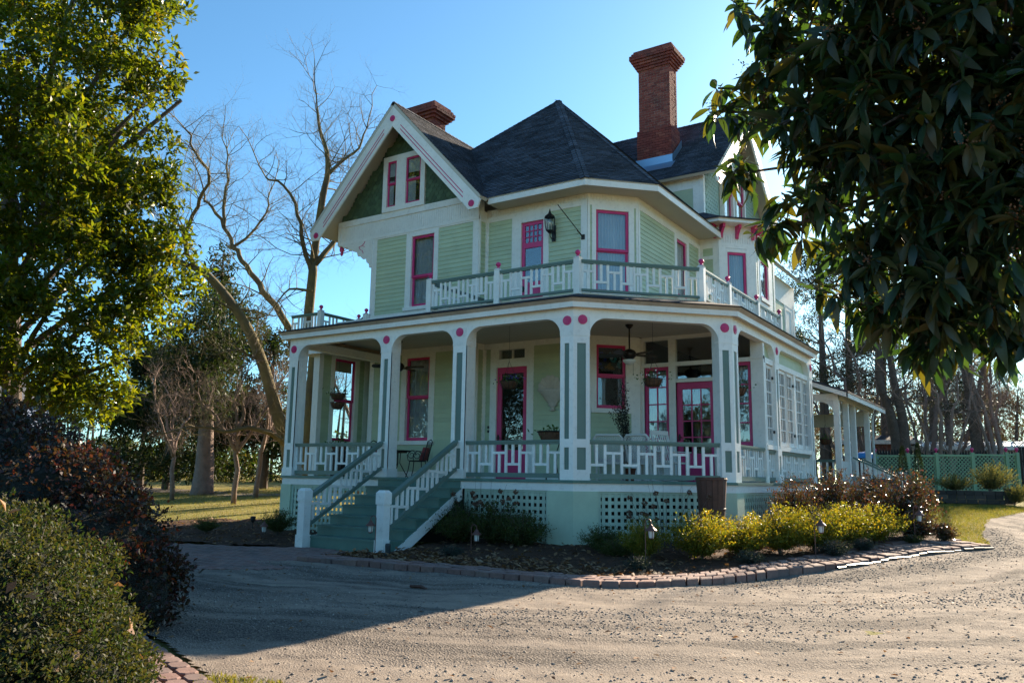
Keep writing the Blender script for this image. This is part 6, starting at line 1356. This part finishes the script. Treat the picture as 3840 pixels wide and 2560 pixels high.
# dried hydrangea heads
hy_n = 0
for (hx, hy_), lab, n in (((-2.05, -.45), 'dried hydrangea with brown flower heads before the stair side lattice', 15), ((1.75, .75), 'leggy dried hydrangea with brown heads before the corner lattice', 12), ((-2.75, -.3), 'bushy dark fern clump beside the stair stringer', 0)):
    o = empty('dried_hydrangea' if n else 'fern_clump', (hx, hy_, T(hy_)+.1), label=lab, category='plant'); g = random.Random(n)
    if not n: 
        link('foliage', shrub_mesh('grn', 77)[0], 'ever', o, scl=(.6, .6, 1.35)); continue
    mbs = MB()
    for k in range(n):
        x, y, h = g.uniform(-.85, .95), g.uniform(-.25, .25), g.uniform(.55, 1.12); mbs.tube([(x*.25, y*.3, 0), (x*.7, y, h*.6), (x, y, h)], [.008, .006, .004], 4); mb = MB()
        for q in range(46):
            a, b = g.uniform(0, 6.283), math.acos(g.uniform(-1, 1)); r = g.uniform(.035, .06); p = Vector((x+r*math.sin(b)*math.cos(a), y+r*math.sin(b)*math.sin(a), h+r*.8*math.cos(b))); u = Vector((g.uniform(-1, 1), g.uniform(-1, 1), g.uniform(-1, 1))).normalized()*.024; w_ = u.cross(Vector((g.uniform(-1, 1), g.uniform(-1, 1), 1)).normalized())
            mb.face([p-u, p+w_, p+u, p-w_])
        mb.build('flower_head', 'dead', o)
    for k in range(14): x = g.uniform(-1, 1); mbs.tube([(x*.2, 0, 0), (x*.6, g.uniform(-.2, .2), .7), (x*.8+g.uniform(-.3, .3), g.uniform(-.2, .2), g.uniform(.9, 1.5))], [.006, .004, .002], 3)
    mbs.build('stems', 'bark', o)
# slim conifers, rosemary
def cone(name, c, r, h, mat, label, cat, group=None, n=2600, L=.05, Wd=.02, seed=1):
    o = empty(name, c, label=label, category=cat)
    if group: o['group'] = group
    g = np.random.default_rng(seed); t = g.random(n); a = g.uniform(0, 6.283, n); rr = r*(1-t**2.2)*g.uniform(.55, 1.08, n)+.02; P = np.stack([np.cos(a)*rr, np.sin(a)*rr, .05+h*t], 1); D = np.stack([np.cos(a)*.5, np.sin(a)*.5, np.ones(n)], 1)+g.normal(0, .4, (n, 3)); V, F = kites(P, D, g.normal(0, 1, (n, 3)), L, Wd, .1); link('foliage', fastmesh('foliage', V, F, g.uniform(0, 1, n)), mat, o)
    mb = MB(); mb.tube([(0, 0, -.1), (0, 0, h*.85)], [.04, .01], 6); mb.build('trunk', 'bark', o)
cone('column_conifer', (4.55, 13.5, T(13.5)), .22, 2.0, 'ever', 'slim upright conifer nearer the rear porch steps', 'conifer', 'pair of slim conifers'); cone('column_conifer', (4.95, 13.9, T(13.9)), .18, 2.1, 'ever', 'slim upright conifer on the lawn side of the pair', 'conifer', 'pair of slim conifers', seed=2)
def spiky(c, r, h, n, label, seed, lean=0.0):
    o = empty('rosemary', c, label=label, category='shrub', group='rosemary in the raised bed'); g = np.random.default_rng(seed); a = g.uniform(0, 6.283, n); sp = g.random(n)**.6; D0 = np.stack([np.cos(a)*sp*r+lean, np.sin(a)*sp*r, h*(1-.35*sp)*g.uniform(.6, 1.1, n)], 1); m = 7; t = np.linspace(.2, 1, m); P = (D0[:, None, :]*t[None, :, None]).reshape(-1, 3); D = np.repeat(D0, m, 0)/np.linalg.norm(D0, axis=1).repeat(m)[:, None]+g.normal(0, .25, (n*m, 3)); V, F = kites(P, D, g.normal(0, 1, P.shape), .13, .022, .05); link('foliage', fastmesh('foliage', V, F, g.uniform(0, 1, len(F))), 'rosem', o)
    mb = MB(); [mb.tube([(0, 0, 0), tuple(D0[k]*.8)], [.008, .003], 3) for k in range(20)]; mb.build('stems', 'bark', o)
zb_ = T(18.6)+.42; spiky((5.5, 18.9, zb_), .7, .55, 260, 'low pale rosemary clump at the middle of the raised bed', 1); spiky((6.6, 18.95, zb_), .75, 1.0, 420, 'tall spiky rosemary at the end of the raised bed', 2, .15); spiky((7.35, 18.4, T(18.4)), .5, .75, 200, 'rosemary spilling over the end stone of the raised bed', 3, .2)

# bare trees
def twigs(mb, p, d, r, L, depth, g, curl=.35, n=4):
    pts = [Vector(p)]; d = Vector(d).normalized(); seg = L/n; rads = [r]; kids = []
    for k in range(n):
        d = (d+Vector((g.gauss(0, curl), g.gauss(0, curl), g.gauss(0, curl)+.08))*.5).normalized(); pts.append(pts[-1]+d*seg); rads.append(r*(1-.6*(k+1)/n))
        if depth > 0 and (k > 0 or g.random() < .4):
            for q in range(2 if g.random() < .45 else 1):
                s = Vector((g.gauss(0, 1), g.gauss(0, 1), g.gauss(0, .8)+.35)); s = (s-d*s.dot(d)).normalized(); kids.append((pts[-1], (d*g.uniform(.4, .9)+s*.8).normalized(), rads[-1]*g.uniform(.5, .75), L*g.uniform(.45, .75)))
    if depth == 0: pts, rads = [pts[0], pts[-1]], [rads[0], rads[-1]*.7]
    mb.tube(pts, rads, 6 if r > .06 else (4 if r > .03 else 3), False)
    for q in kids: twigs(mb, *q, depth-1, g, curl, n if depth > 2 else 3 if depth > 1 else 2)
def bare_tree(name, base, limbs, label, mat='bark', seed=1, spawn=.8, L0=1.6, depth=3, group=None, cat='tree', rk=.32, curl=.35):
    c = (base[0], base[1], base[2]); o = empty(name, c, label=label, category=cat)
    if group: o['group'] = group
    g = random.Random(seed); mt, mw = MB(), MB()
    for j, (pts, r0, r1, sp) in enumerate(limbs):
        pts = rel(pts, c); k = len(pts)
        if k > 2:                                   # smooth
            pp = [np.array(p) for p in pts]; out = []
            for i in range(k-1):
                a, b, cc, dd = pp[max(0, i-1)], pp[i], pp[i+1], pp[min(k-1, i+2)]
                for t in (0, .33, .66): out.append(tuple(.5*((2*b)+(-a+cc)*t+(2*a-5*b+4*cc-dd)*t*t+(-a+3*b-3*cc+dd)*t**3)+np.array([g.gauss(0, .03)]*3)*(r0 < .2)))
            pts = out+[tuple(pp[-1])]; k = len(pts)
        rad = [r0+(r1-r0)*i/(k-1) for i in range(k)]; (mt if j == 0 else mw).tube(pts, rad, 10 if r0 > .15 else 6)
        if sp <= 0: continue
        for i in range(1, k):
            if i/k < (.45 if j == 0 else .1): continue
            for q in range(2 if g.random() < spawn*.5 else 1):
                if g.random() > spawn*sp: continue
                d = Vector(pts[i])-Vector(pts[i-1]); s = Vector((g.gauss(0, 1), g.gauss(0, 1), g.gauss(0, .6)+.3)).normalized(); twigs(mw, pts[i], d.normalized()*.5+s, max(.02, rad[i]*rk), L0*g.uniform(.6, 1.2)*(.6+.4*(1-i/k)), depth, g, curl)
        twigs(mw, pts[-1], Vector(pts[-1])-Vector(pts[-2]), r1, L0, depth, g, curl)
    mt.build('trunk', mat, o, smooth=True); mw.build('branches', mat, o, smooth=True); return o
A0 = [(-18.0, 8.6, .1), (-18.0, 8.1, 2.4), (-18.1, 7.6, 3.6), (-18.4, 6.9, 5.7), (-18.7, 6.2, 7.2), (-19.1, 5.5, 8.3), (-19.6, 4.8, 9.2), (-20.0, 4.4, 9.5)]
A1 = [(-20.0, 4.4, 9.5), (-19.9, 3.9, 10.3), (-19.5, 3.7, 11.1), (-18.8, 3.6, 11.9), (-18.2, 3.5, 12.7), (-18.2, 3.0, 13.3), (-18.2, 2.6, 13.8), (-18.1, 2.2, 14.2)]
A2 = [(-20.1, 4.1, 10.4), (-20.7, 3.9, 11.4), (-21.2, 3.8, 12.2), (-21.8, 3.6, 13.0)]; A3 = [(-20.0, 4.4, 9.5), (-20.3, 3.5, 9.6), (-20.5, 2.8, 9.8)]; A4 = [(-18.4, 6.9, 5.7), (-18.6, 5.9, 6.2), (-18.5, 4.8, 5.9)]
B0 = [(-18.0, 8.1, 2.4), (-17.8, 8.3, 4.4), (-18.0, 7.8, 7.3), (-18.8, 7.3, 8.7), (-19.4, 7.0, 9.5), (-20.0, 6.7, 10.3), (-20.4, 6.6, 11.0), (-20.9, 6.4, 11.9), (-21.5, 6.1, 12.8), (-21.9, 6.0, 13.3)]
B1 = [(-20.9, 6.4, 11.9), (-20.9, 6.3, 12.4), (-20.9, 6.3, 13.7), (-20.8, 6.3, 14.3), (-20.9, 6.2, 15.4)]; B2 = [(-20.4, 6.6, 11.0), (-20.3, 7.3, 11.7), (-20.1, 7.9, 12.8), (-20.3, 8.2, 13.9)]; B3 = [(-18.0, 8.1, 2.4), (-17.8, 6.3, 3.1), (-18.1, 5.3, 2.9), (-18.2, 4.4, 3.0)]
bare_tree('bare_tree', (-18.0, 8.6, .1), [(A0, .30, .13, .35), (A1, .11, .03, 1), (A2, .08, .025, 1), (A3, .08, .03, 1), (A4, .06, .02, 1), (B0, .18, .05, .6), (B1, .09, .03, 1), (B2, .08, .03, 1), (B3, .12, .05, .8)], 'big leaning bare tree with forked mossy trunk beyond the porch end', 'mossbark', 3, 1.0, 2.0, 3, rk=.26)
C0 = [(-14.5, 6.0, .0), (-14.4, 5.8, 2.5), (-13.9, 5.5, 5.7), (-14.0, 5.2, 6.6), (-13.7, 5.0, 8.6), (-13.7, 5.0, 9.1), (-13.2, 4.8, 11.3), (-13.0, 4.8, 12.2), (-12.9, 4.6, 13.0), (-13.1, 4.4, 13.8), (-13.1, 4.2, 14.6)]
C1 = [(-13.7, 5.0, 8.6), (-13.7, 4.5, 9.6), (-13.6, 4.1, 10.6), (-13.8, 3.5, 11.5), (-14.1, 2.9, 11.7)]; C2 = [(-13.7, 5.0, 8.9), (-13.6, 5.7, 9.8), (-13.6, 6.3, 10.7), (-13.6, 6.8, 12.3)]; C3 = [(-13.0, 4.8, 12.2), (-12.7, 5.3, 12.9), (-12.4, 5.7, 13.4), (-12.3, 6.0, 14.3)]; C4 = [(-13.7, 5.0, 7.9), (-14.1, 4.3, 7.9), (-14.2, 3.8, 7.2)]
bare_tree('bare_tree', (-14.5, 6.0, .0), [(C0, .25, .04, .9), (C1, .10, .03, 1), (C2, .12, .04, 1), (C3, .08, .03, 1), (C4, .06, .02, 1)], 'upright bare tree rising close behind the balcony end of the gable', 'mossbark', 8, 1.0, 1.9, 3, rk=.26)
bare_tree('crape_myrtle', (-19.2, 6.6, .1), [([(-19.2, 6.6, .1), (-19.1, 6.5, 2.1), (-18.9, 6.3, 3.1)], .12, .08, .7), ([(-19.1, 6.5, 2.1), (-19.2, 5.7, 3.2), (-19.5, 5.0, 4.1), (-19.5, 4.4, 4.7)], .08, .03, 1), ([(-19.1, 6.5, 2.1), (-18.7, 6.9, 3.2), (-18.4, 7.3, 4.1), (-18.2, 7.7, 5.0)], .08, .03, 1), ([(-18.9, 6.3, 2.9), (-19.0, 6.1, 4.2), (-18.5, 6.2, 5.3)], .07, .03, 1)], 'small pale bare tree with bushy twigs on the sunlit lawn', 'barkpink', 5, 1.0, 1.3, 3, curl=.5)
mb = MB(); limb(mb, [(0, 0, -.1), (.0, 0, .25), (.05, 0, 1.2), (.25, -.2, 2.4), (.45, -.4, 4), (.6, -.5, 6.0)], .60, .24, 12); tk = empty('old_tree', (-26.5, 10.4, T(10.4)), label='old tree with thick pinkish ribbed trunk beside the lane', category='tree')
mb.v = [(x*(1+.0), y, z) for x, y, z in mb.v]; mb.build('trunk', 'barkpink', tk, smooth=True); foliage('crown', [((.5, -.9, 5.2), (2.2, 1.8, 1.8)), ((-.8, -.4, 6.8), (2.2, 2, 1.8)), ((.9, -.3, 8.2), (2.2, 2.2, 2)), ((-1.6, -.2, 4.2), (1.6, 1.4, 1.2))], 1500, 6, .35, .09, 'ever', tk, 66, .9, .1, lo=.3)
# evergreens
EV = {}
def evergreen(c, h, r, label, kind='cedar', seed=1, group=None, mat='ever', bole=None):
    o = empty('pine_tree' if kind == 'pine' else 'evergreen_tree', c, label=label, category='tree')
    if group: o['group'] = group
    g = np.random.default_rng(seed); lob = []
    if kind == 'cedar':
        for k in range(16): t = g.uniform(.12, .95); a = g.uniform(0, 6.283); q = r*(1.05-t)*.75; lob.append(((np.cos(a)*q, np.sin(a)*q, h*t), (r*(.62-.32*t), r*(.62-.32*t), h*.085)))
        n, m, L, Wd = 1500, 8, .34, .10
    else:
        for k in range(26): t = g.uniform(.38, 1.0); a = g.uniform(0, 6.283); q = r*(1.15-t)*g.uniform(.3, 1.2); lob.append(((np.cos(a)*q, np.sin(a)*q, h*t), (r*.26, r*.26, h*.03)))
        n, m, L, Wd = 900, 9, .36, .045
    foliage('crown', lob, n, m, L, Wd, mat, o, seed, .85, .15, lo=.2, hi=1.1); mb = MB(); limb(mb, [(0, 0, -.2), (g.normal(0, .1), 0, h*.4), (g.normal(0, .3), 0, h*.97)], bole or .026*h, .04, 8); mb.build('trunk', 'bark', o)
    mb = MB()
    for cc, rr in lob: mb.tube([(0, 0, cc[2]*.93), (cc[0]*.6, cc[1]*.6, cc[2]), cc], [.05, .035, .015], 4)
    mb.build('branches', 'bark', o); return o
EG = 'evergreens beyond the sunlit lawn'
for x, y, h, r, l, sd in ((-29.9, 13.2, 13.6, 2.3, 'tall ragged cedar standing highest behind the leaning bare tree', 1), (-28.2, 15.6, 9.0, 3.0, 'broad dark evergreen close behind the porch corner', 2), (-33.0, 12.8, 9.5, 3.2, 'dark evergreen left of the tall ragged cedar', 3), (-36.5, 13.5, 8.0, 3.6, 'dark evergreen behind the old tree trunk', 4), (-41, 10.5, 9, 3.5, 'dark evergreen mostly hidden by the magnolia', 6), (-22.5, 21, 8.6, 2.8, 'evergreen behind the upright bare tree', 7)): evergreen((x, y, T(y)), h, r, l, 'cedar', sd, EG)
# woods at the back: one mass of undergrowth and trunks
g = np.random.default_rng(90); lob = []
for k in range(60): t = k/59; x = -60+t*42; y = 17+t*10+g.uniform(-1, 3); lob.append(((x, y, g.uniform(.8, 3.0)), (2.2, 1.6, g.uniform(1.0, 2.4))))
und = foliage('woodland_undergrowth', lob, 5200, 7, .34, .12, 'grn', None, 91, .9, .1, lo=.2); und['label'] = 'dark woodland undergrowth behind the sunlit lawn'; und['category'] = 'undergrowth'; und['kind'] = 'stuff'
mb = MB(); gg = random.Random(9)
for k in range(46): x = -58+k*.85+gg.uniform(-.4, .4); y = 18+(x+60)*.24+gg.uniform(-1.5, 3); mb.tube([(x, y, .2), (x+gg.uniform(-.3, .3), y, 4), (x+gg.uniform(-.7, .7), y, gg.uniform(6, 9))], [gg.uniform(.08, .2), .1, .03], 6)
o = mb.build('distant_trunks', 'bark', label='thin dark trunks of the wood behind the lawn', category='trunks', kind='stuff')
PG = 'pines behind the house'
for x, y, h, r, l, sd in ((-2.3, 34.2, 15.0, 3.6, 'tall pine just clear of the rear eave', 11), (-1.6, 39.2, 16.5, 3.8, 'tall pine behind the rear porch roof', 12), (.8, 36.0, 13.0, 3.4, 'feathery pine above the rear porch', 13), (2.6, 41, 12.5, 3.2, 'pine behind the twin dark trunks', 14), (-5.5, 38, 13.5, 3.4, 'pine half hidden by the rear wing', 15), (5.2, 47, 13.0, 3.0, 'pine behind the white bungalow', 16), (9.6, 46, 12.5, 3.0, 'pine beyond the board fence at the edge of the drive', 17), (3.9, 37, 10.5, 3.0, 'shorter pine between the twin trunks and the bungalow', 18), (-.6, 44, 14, 3.4, 'pine between the two tall rear pines', 19)): evergreen((x, y, T(y)), h, r, l, 'pine', sd, PG, 'pine')
RG = 'bare trees behind the lattice fence'
z_ = T(28)
bare_tree('bare_tree', (2.6, 29.0, z_-.2), [([(2.6, 29.0, z_-.2), (2.6, 28.8, 3.0), (2.6, 28.6, 4.6), (2.4, 28.2, 6.2), (2.3, 27.7, 8.6), (2.3, 27.0, 11.0)], .34, .07, .9)], 'dark trunked tree beside the rear porch eave, sunward of its twin', 'bark', 12, .9, 2.2, 2, RG)
bare_tree('bare_tree', (2.2, 28.7, z_-.2), [([(2.2, 28.7, z_-.2), (2.3, 28.8, 3.0), (2.1, 28.3, 4.8), (1.8, 27.8, 6.3), (1.9, 27.3, 9.2)], .36, .08, .9)], 'dark trunked tree leaning over the rear porch eave', 'bark', 13, .9, 2.2, 2, RG)
bare_tree('bare_tree', (5.6, 31.0, z_-.1), [([(5.6, 31.0, z_-.1), (5.6, 30.9, 2.9), (5.5, 30.4, 5.4), (5.4, 30.0, 6.9), (5.5, 29.5, 9.9), (5.6, 29.0, 12)], .36, .08, .6), ([(5.6, 30.8, 3.4), (5.9, 31.6, 6.4), (6.5, 31.9, 8.3), (7.3, 32.0, 10.4)], .14, .04, .8)], 'thick bare trunk in front of the white bungalow', 'bark', 14, .8, 2.0, 2, RG)
bare_tree('bare_tree', (4.5, 26.9, z_-.2), [([(4.5, 26.9, z_-.2), (4.4, 26.6, 2.8), (4.5, 26.3, 4.3), (4.3, 25.9, 5.7), (3.9, 25.4, 7.1)], .12, .03, 1), ([(4.6, 26.9, 1.0), (4.8, 26.8, 2.8), (4.9, 26.6, 4.3), (5.3, 26.6, 5.5), (5.0, 26.1, 7.1)], .11, .03, 1), ([(4.4, 26.8, 1.0), (4.0, 25.6, 2.7), (3.9, 25.2, 3.8), (3.6, 24.9, 4.6), (2.9, 24.4, 5.3)], .09, .03, 1), ([(4.6, 26.9, 1.0), (5.1, 27.0, 3.0), (5.6, 27.2, 4.6), (5.9, 27.2, 6.4)], .08, .03, 1)], 'multi stemmed bare crape myrtle behind the lattice fence', 'barkpink', 15, 1.0, 1.6, 3, RG, curl=.45)
lob = [((x, 50+g.uniform(-3, 5), g.uniform(1.5, 6.5)), (3.2, 2.0, g.uniform(1.6, 3.4))) for x in np.linspace(-14, 34, 34)]
bk = foliage('woodland_edge', lob, 3400, 7, .4, .13, 'grn', None, 95, .9, .1, lo=.2); bk['label'] = 'hazy woodland edge far behind the neighbouring bungalow'; bk['category'] = 'woodland'; bk['kind'] = 'stuff'
M['twighaze'] = leafmat('bare_twig_haze', [(.16, .12, .09), (.20, .15, .11), (.12, .10, .07), (.17, .15, .09)], .3, .8, .2, (1.6, 1.3, 1.0))
lob = [((x, g.uniform(38, 52), g.uniform(2.5, 8.5)), (g.uniform(1.6, 2.8), 1.8, g.uniform(1.2, 2.4))) for x in np.linspace(-7, 24, 34)]
tw = foliage('bare_woodland', lob, 7500, 8, .62, .03, 'twighaze', None, 97, .8, .5, lo=.15); tw['label'] = 'brown haze of bare twigs in the wood behind the bungalow'; tw['category'] = 'woodland'; tw['kind'] = 'stuff'
mb = MB(); gg = random.Random(19)
for k in range(26): x = -6+k*1.2+gg.uniform(-.5, .5); y = gg.uniform(42, 54); mb.tube([(x, y, .9), (x+gg.uniform(-.3, .3), y, 4), (x+gg.uniform(-.9, .9), y, gg.uniform(7, 10))], [gg.uniform(.1, .24), .12, .03], 6)
mb.build('woodland_trunks', 'bark', label='thin trunks of the bare wood behind the bungalow', category='trunks', kind='stuff')
def copy_tree(src, loc, rz, s, label):
    o = src.copy(); COL.objects.link(o); o.location = loc; o.rotation_euler = (0, 0, rz); o.scale = (s, s, s); o['label'] = label
    for ch in src.children: c = ch.copy(); COL.objects.link(c); c.parent = o
    return o
cm = [o for o in bpy.data.objects if o.name.startswith('crape_myrtle') and o.type == 'EMPTY'][0]; rt = [o for o in bpy.data.objects if o.get('label', '').startswith('multi stemmed bare crape')][0]
cm['group'] = 'small bare trees on the lawn'
for x, y, rz, k, l in ((-21.8, 9.8, 1.2, 1.05, 'small bare tree between the old trunk and the pale one on the lawn'), (-17.2, 11.5, 2.6, 1.2, 'small bare tree seen through the porch end columns'), (-24.0, 7.0, 4.0, .95, 'small bare tree beside the burgundy shrub, near the lawn edge')): copy_tree(cm, (x, y, T(y)), rz, k, l)
for x, y, rz, k, l in ((3.2, 31.5, 2.0, 1.25, 'bare multi stemmed tree between the twin dark trunks and the bungalow'), (6.6, 30.5, 3.6, 1.15, 'bare multi stemmed tree at the end of the picket fence'), (.6, 31.0, 5.0, 1.3, 'bare multi stemmed tree behind the rear porch')): copy_tree(rt, (x, y, T(y)-.1), rz, k, l)
# grass blades
def blades(name, poly, n, b, h, label, seed):
    P = rand_in(poly, n, b); g = np.random.default_rng(seed); Q = np.stack([P[:, 0], P[:, 1], Tn(P[:, 1])-.02], 1); D = g.normal(0, .45, (n, 3)); D[:, 2] = 1; V, F = kites(Q, D, g.normal(0, 1, (n, 3)), h*g.uniform(.5, 1.3, n), .008, .0, .1); o = link(name, fastmesh(name, V, F, g.uniform(0, 1, n)), 'grass', label=label, category='grass', kind='stuff')
blades('grass', [(5.3, 5.9), (6.6, 5.5), (7.3, 5.2), (7.0, 7), (6.95, 12), (7.5, 14), (8.3, 17.5), (4.0, 18), (4.2, 13), (5.2, 9)], 26000, (4, 8.4, 5, 18), .075, 'sunlit yellow green grass between the bed and the drive', 1)
blades('grass', [(2.75, -10.9), (3.4, -10.75), (3.75, -11.1), (3.3, -11.5), (2.9, -11.2)], 1500, (2.6, 3.9, -11.6, -10.6), .05, 'bright grass tuft beside the paver walkway', 2)
blades('grass', [(-30, 16), (-30, 6), (-14, -2), (-10.8, 2.2), (-12, 6), (-15, 12), (-20, 18)], 30000, (-30, -10.5, -2, 18), .09, 'winter grass on the sunlit lawn beyond the porch', 3)
# overhead wires
for k, (a, b, z0) in enumerate((((-45, 4), (-14, 26), 6.2), ((-45, 4.2), (-14, 26.2), 5.5))):
    mb = MB(); mb.tube([(a[0]+(b[0]-a[0])*t, a[1]+(b[1]-a[1])*t, z0-2.2*t*(1-t)) for t in np.linspace(0, 1, 12)], .016, 4); mb.build('overhead_wire', 'iron', label=('upper' if k == 0 else 'lower')+' overhead wire sagging past the evergreens', category='wire')
lane = MB(); lane.face([(-60, 14.2, T(14.2)-.01), (-24, 10.0, T(10)-.01), (-9, 19.0, T(19)-.01), (-9, 21.0, T(21)-.01), (-24, 12.2, T(12.2)-.01), (-60, 17.0, T(17)-.01)]); lane.build('lane', 'gravel', kind='structure')
# trees the window panes mirror, on the camera's side of the drive
for i, (x, y, h, r, l) in enumerate(((-20, -19, 13, 4.5, 'dark evergreen mirrored in the main door glass'), (-29, -28, 14, 5, 'dark evergreen mirrored in the gable bay windows'), (-10, -27, 12, 4.5, 'dark evergreen mirrored in the porch windows by the stairs'), (14, 30, 12, 3.5, 'pine mirrored in the sunroom casements'), (19, 42, 13, 3.8, 'far pine mirrored in the sunroom casements'))): evergreen((x, y, T(y)), h, r, l, 'pine' if y > 0 else 'cedar', 30+i, 'trees mirrored in the windows', 'pine' if y > 0 else 'ever')
bare_tree('bare_tree', (24, -12, -.3), [([(24, -12, -.3), (24, -12, 4), (23.5, -12.4, 8), (24, -12, 12)], .35, .08, .9), ([(24, -12, 4), (22, -11, 7), (20.5, -10.5, 10)], .16, .05, 1), ([(24, -12, 5), (25.5, -10, 8), (26.5, -8.5, 11)], .16, .05, 1)], 'bare tree mirrored in the chamfered corner windows', 'bark', 31, .9, 2.4, 2)
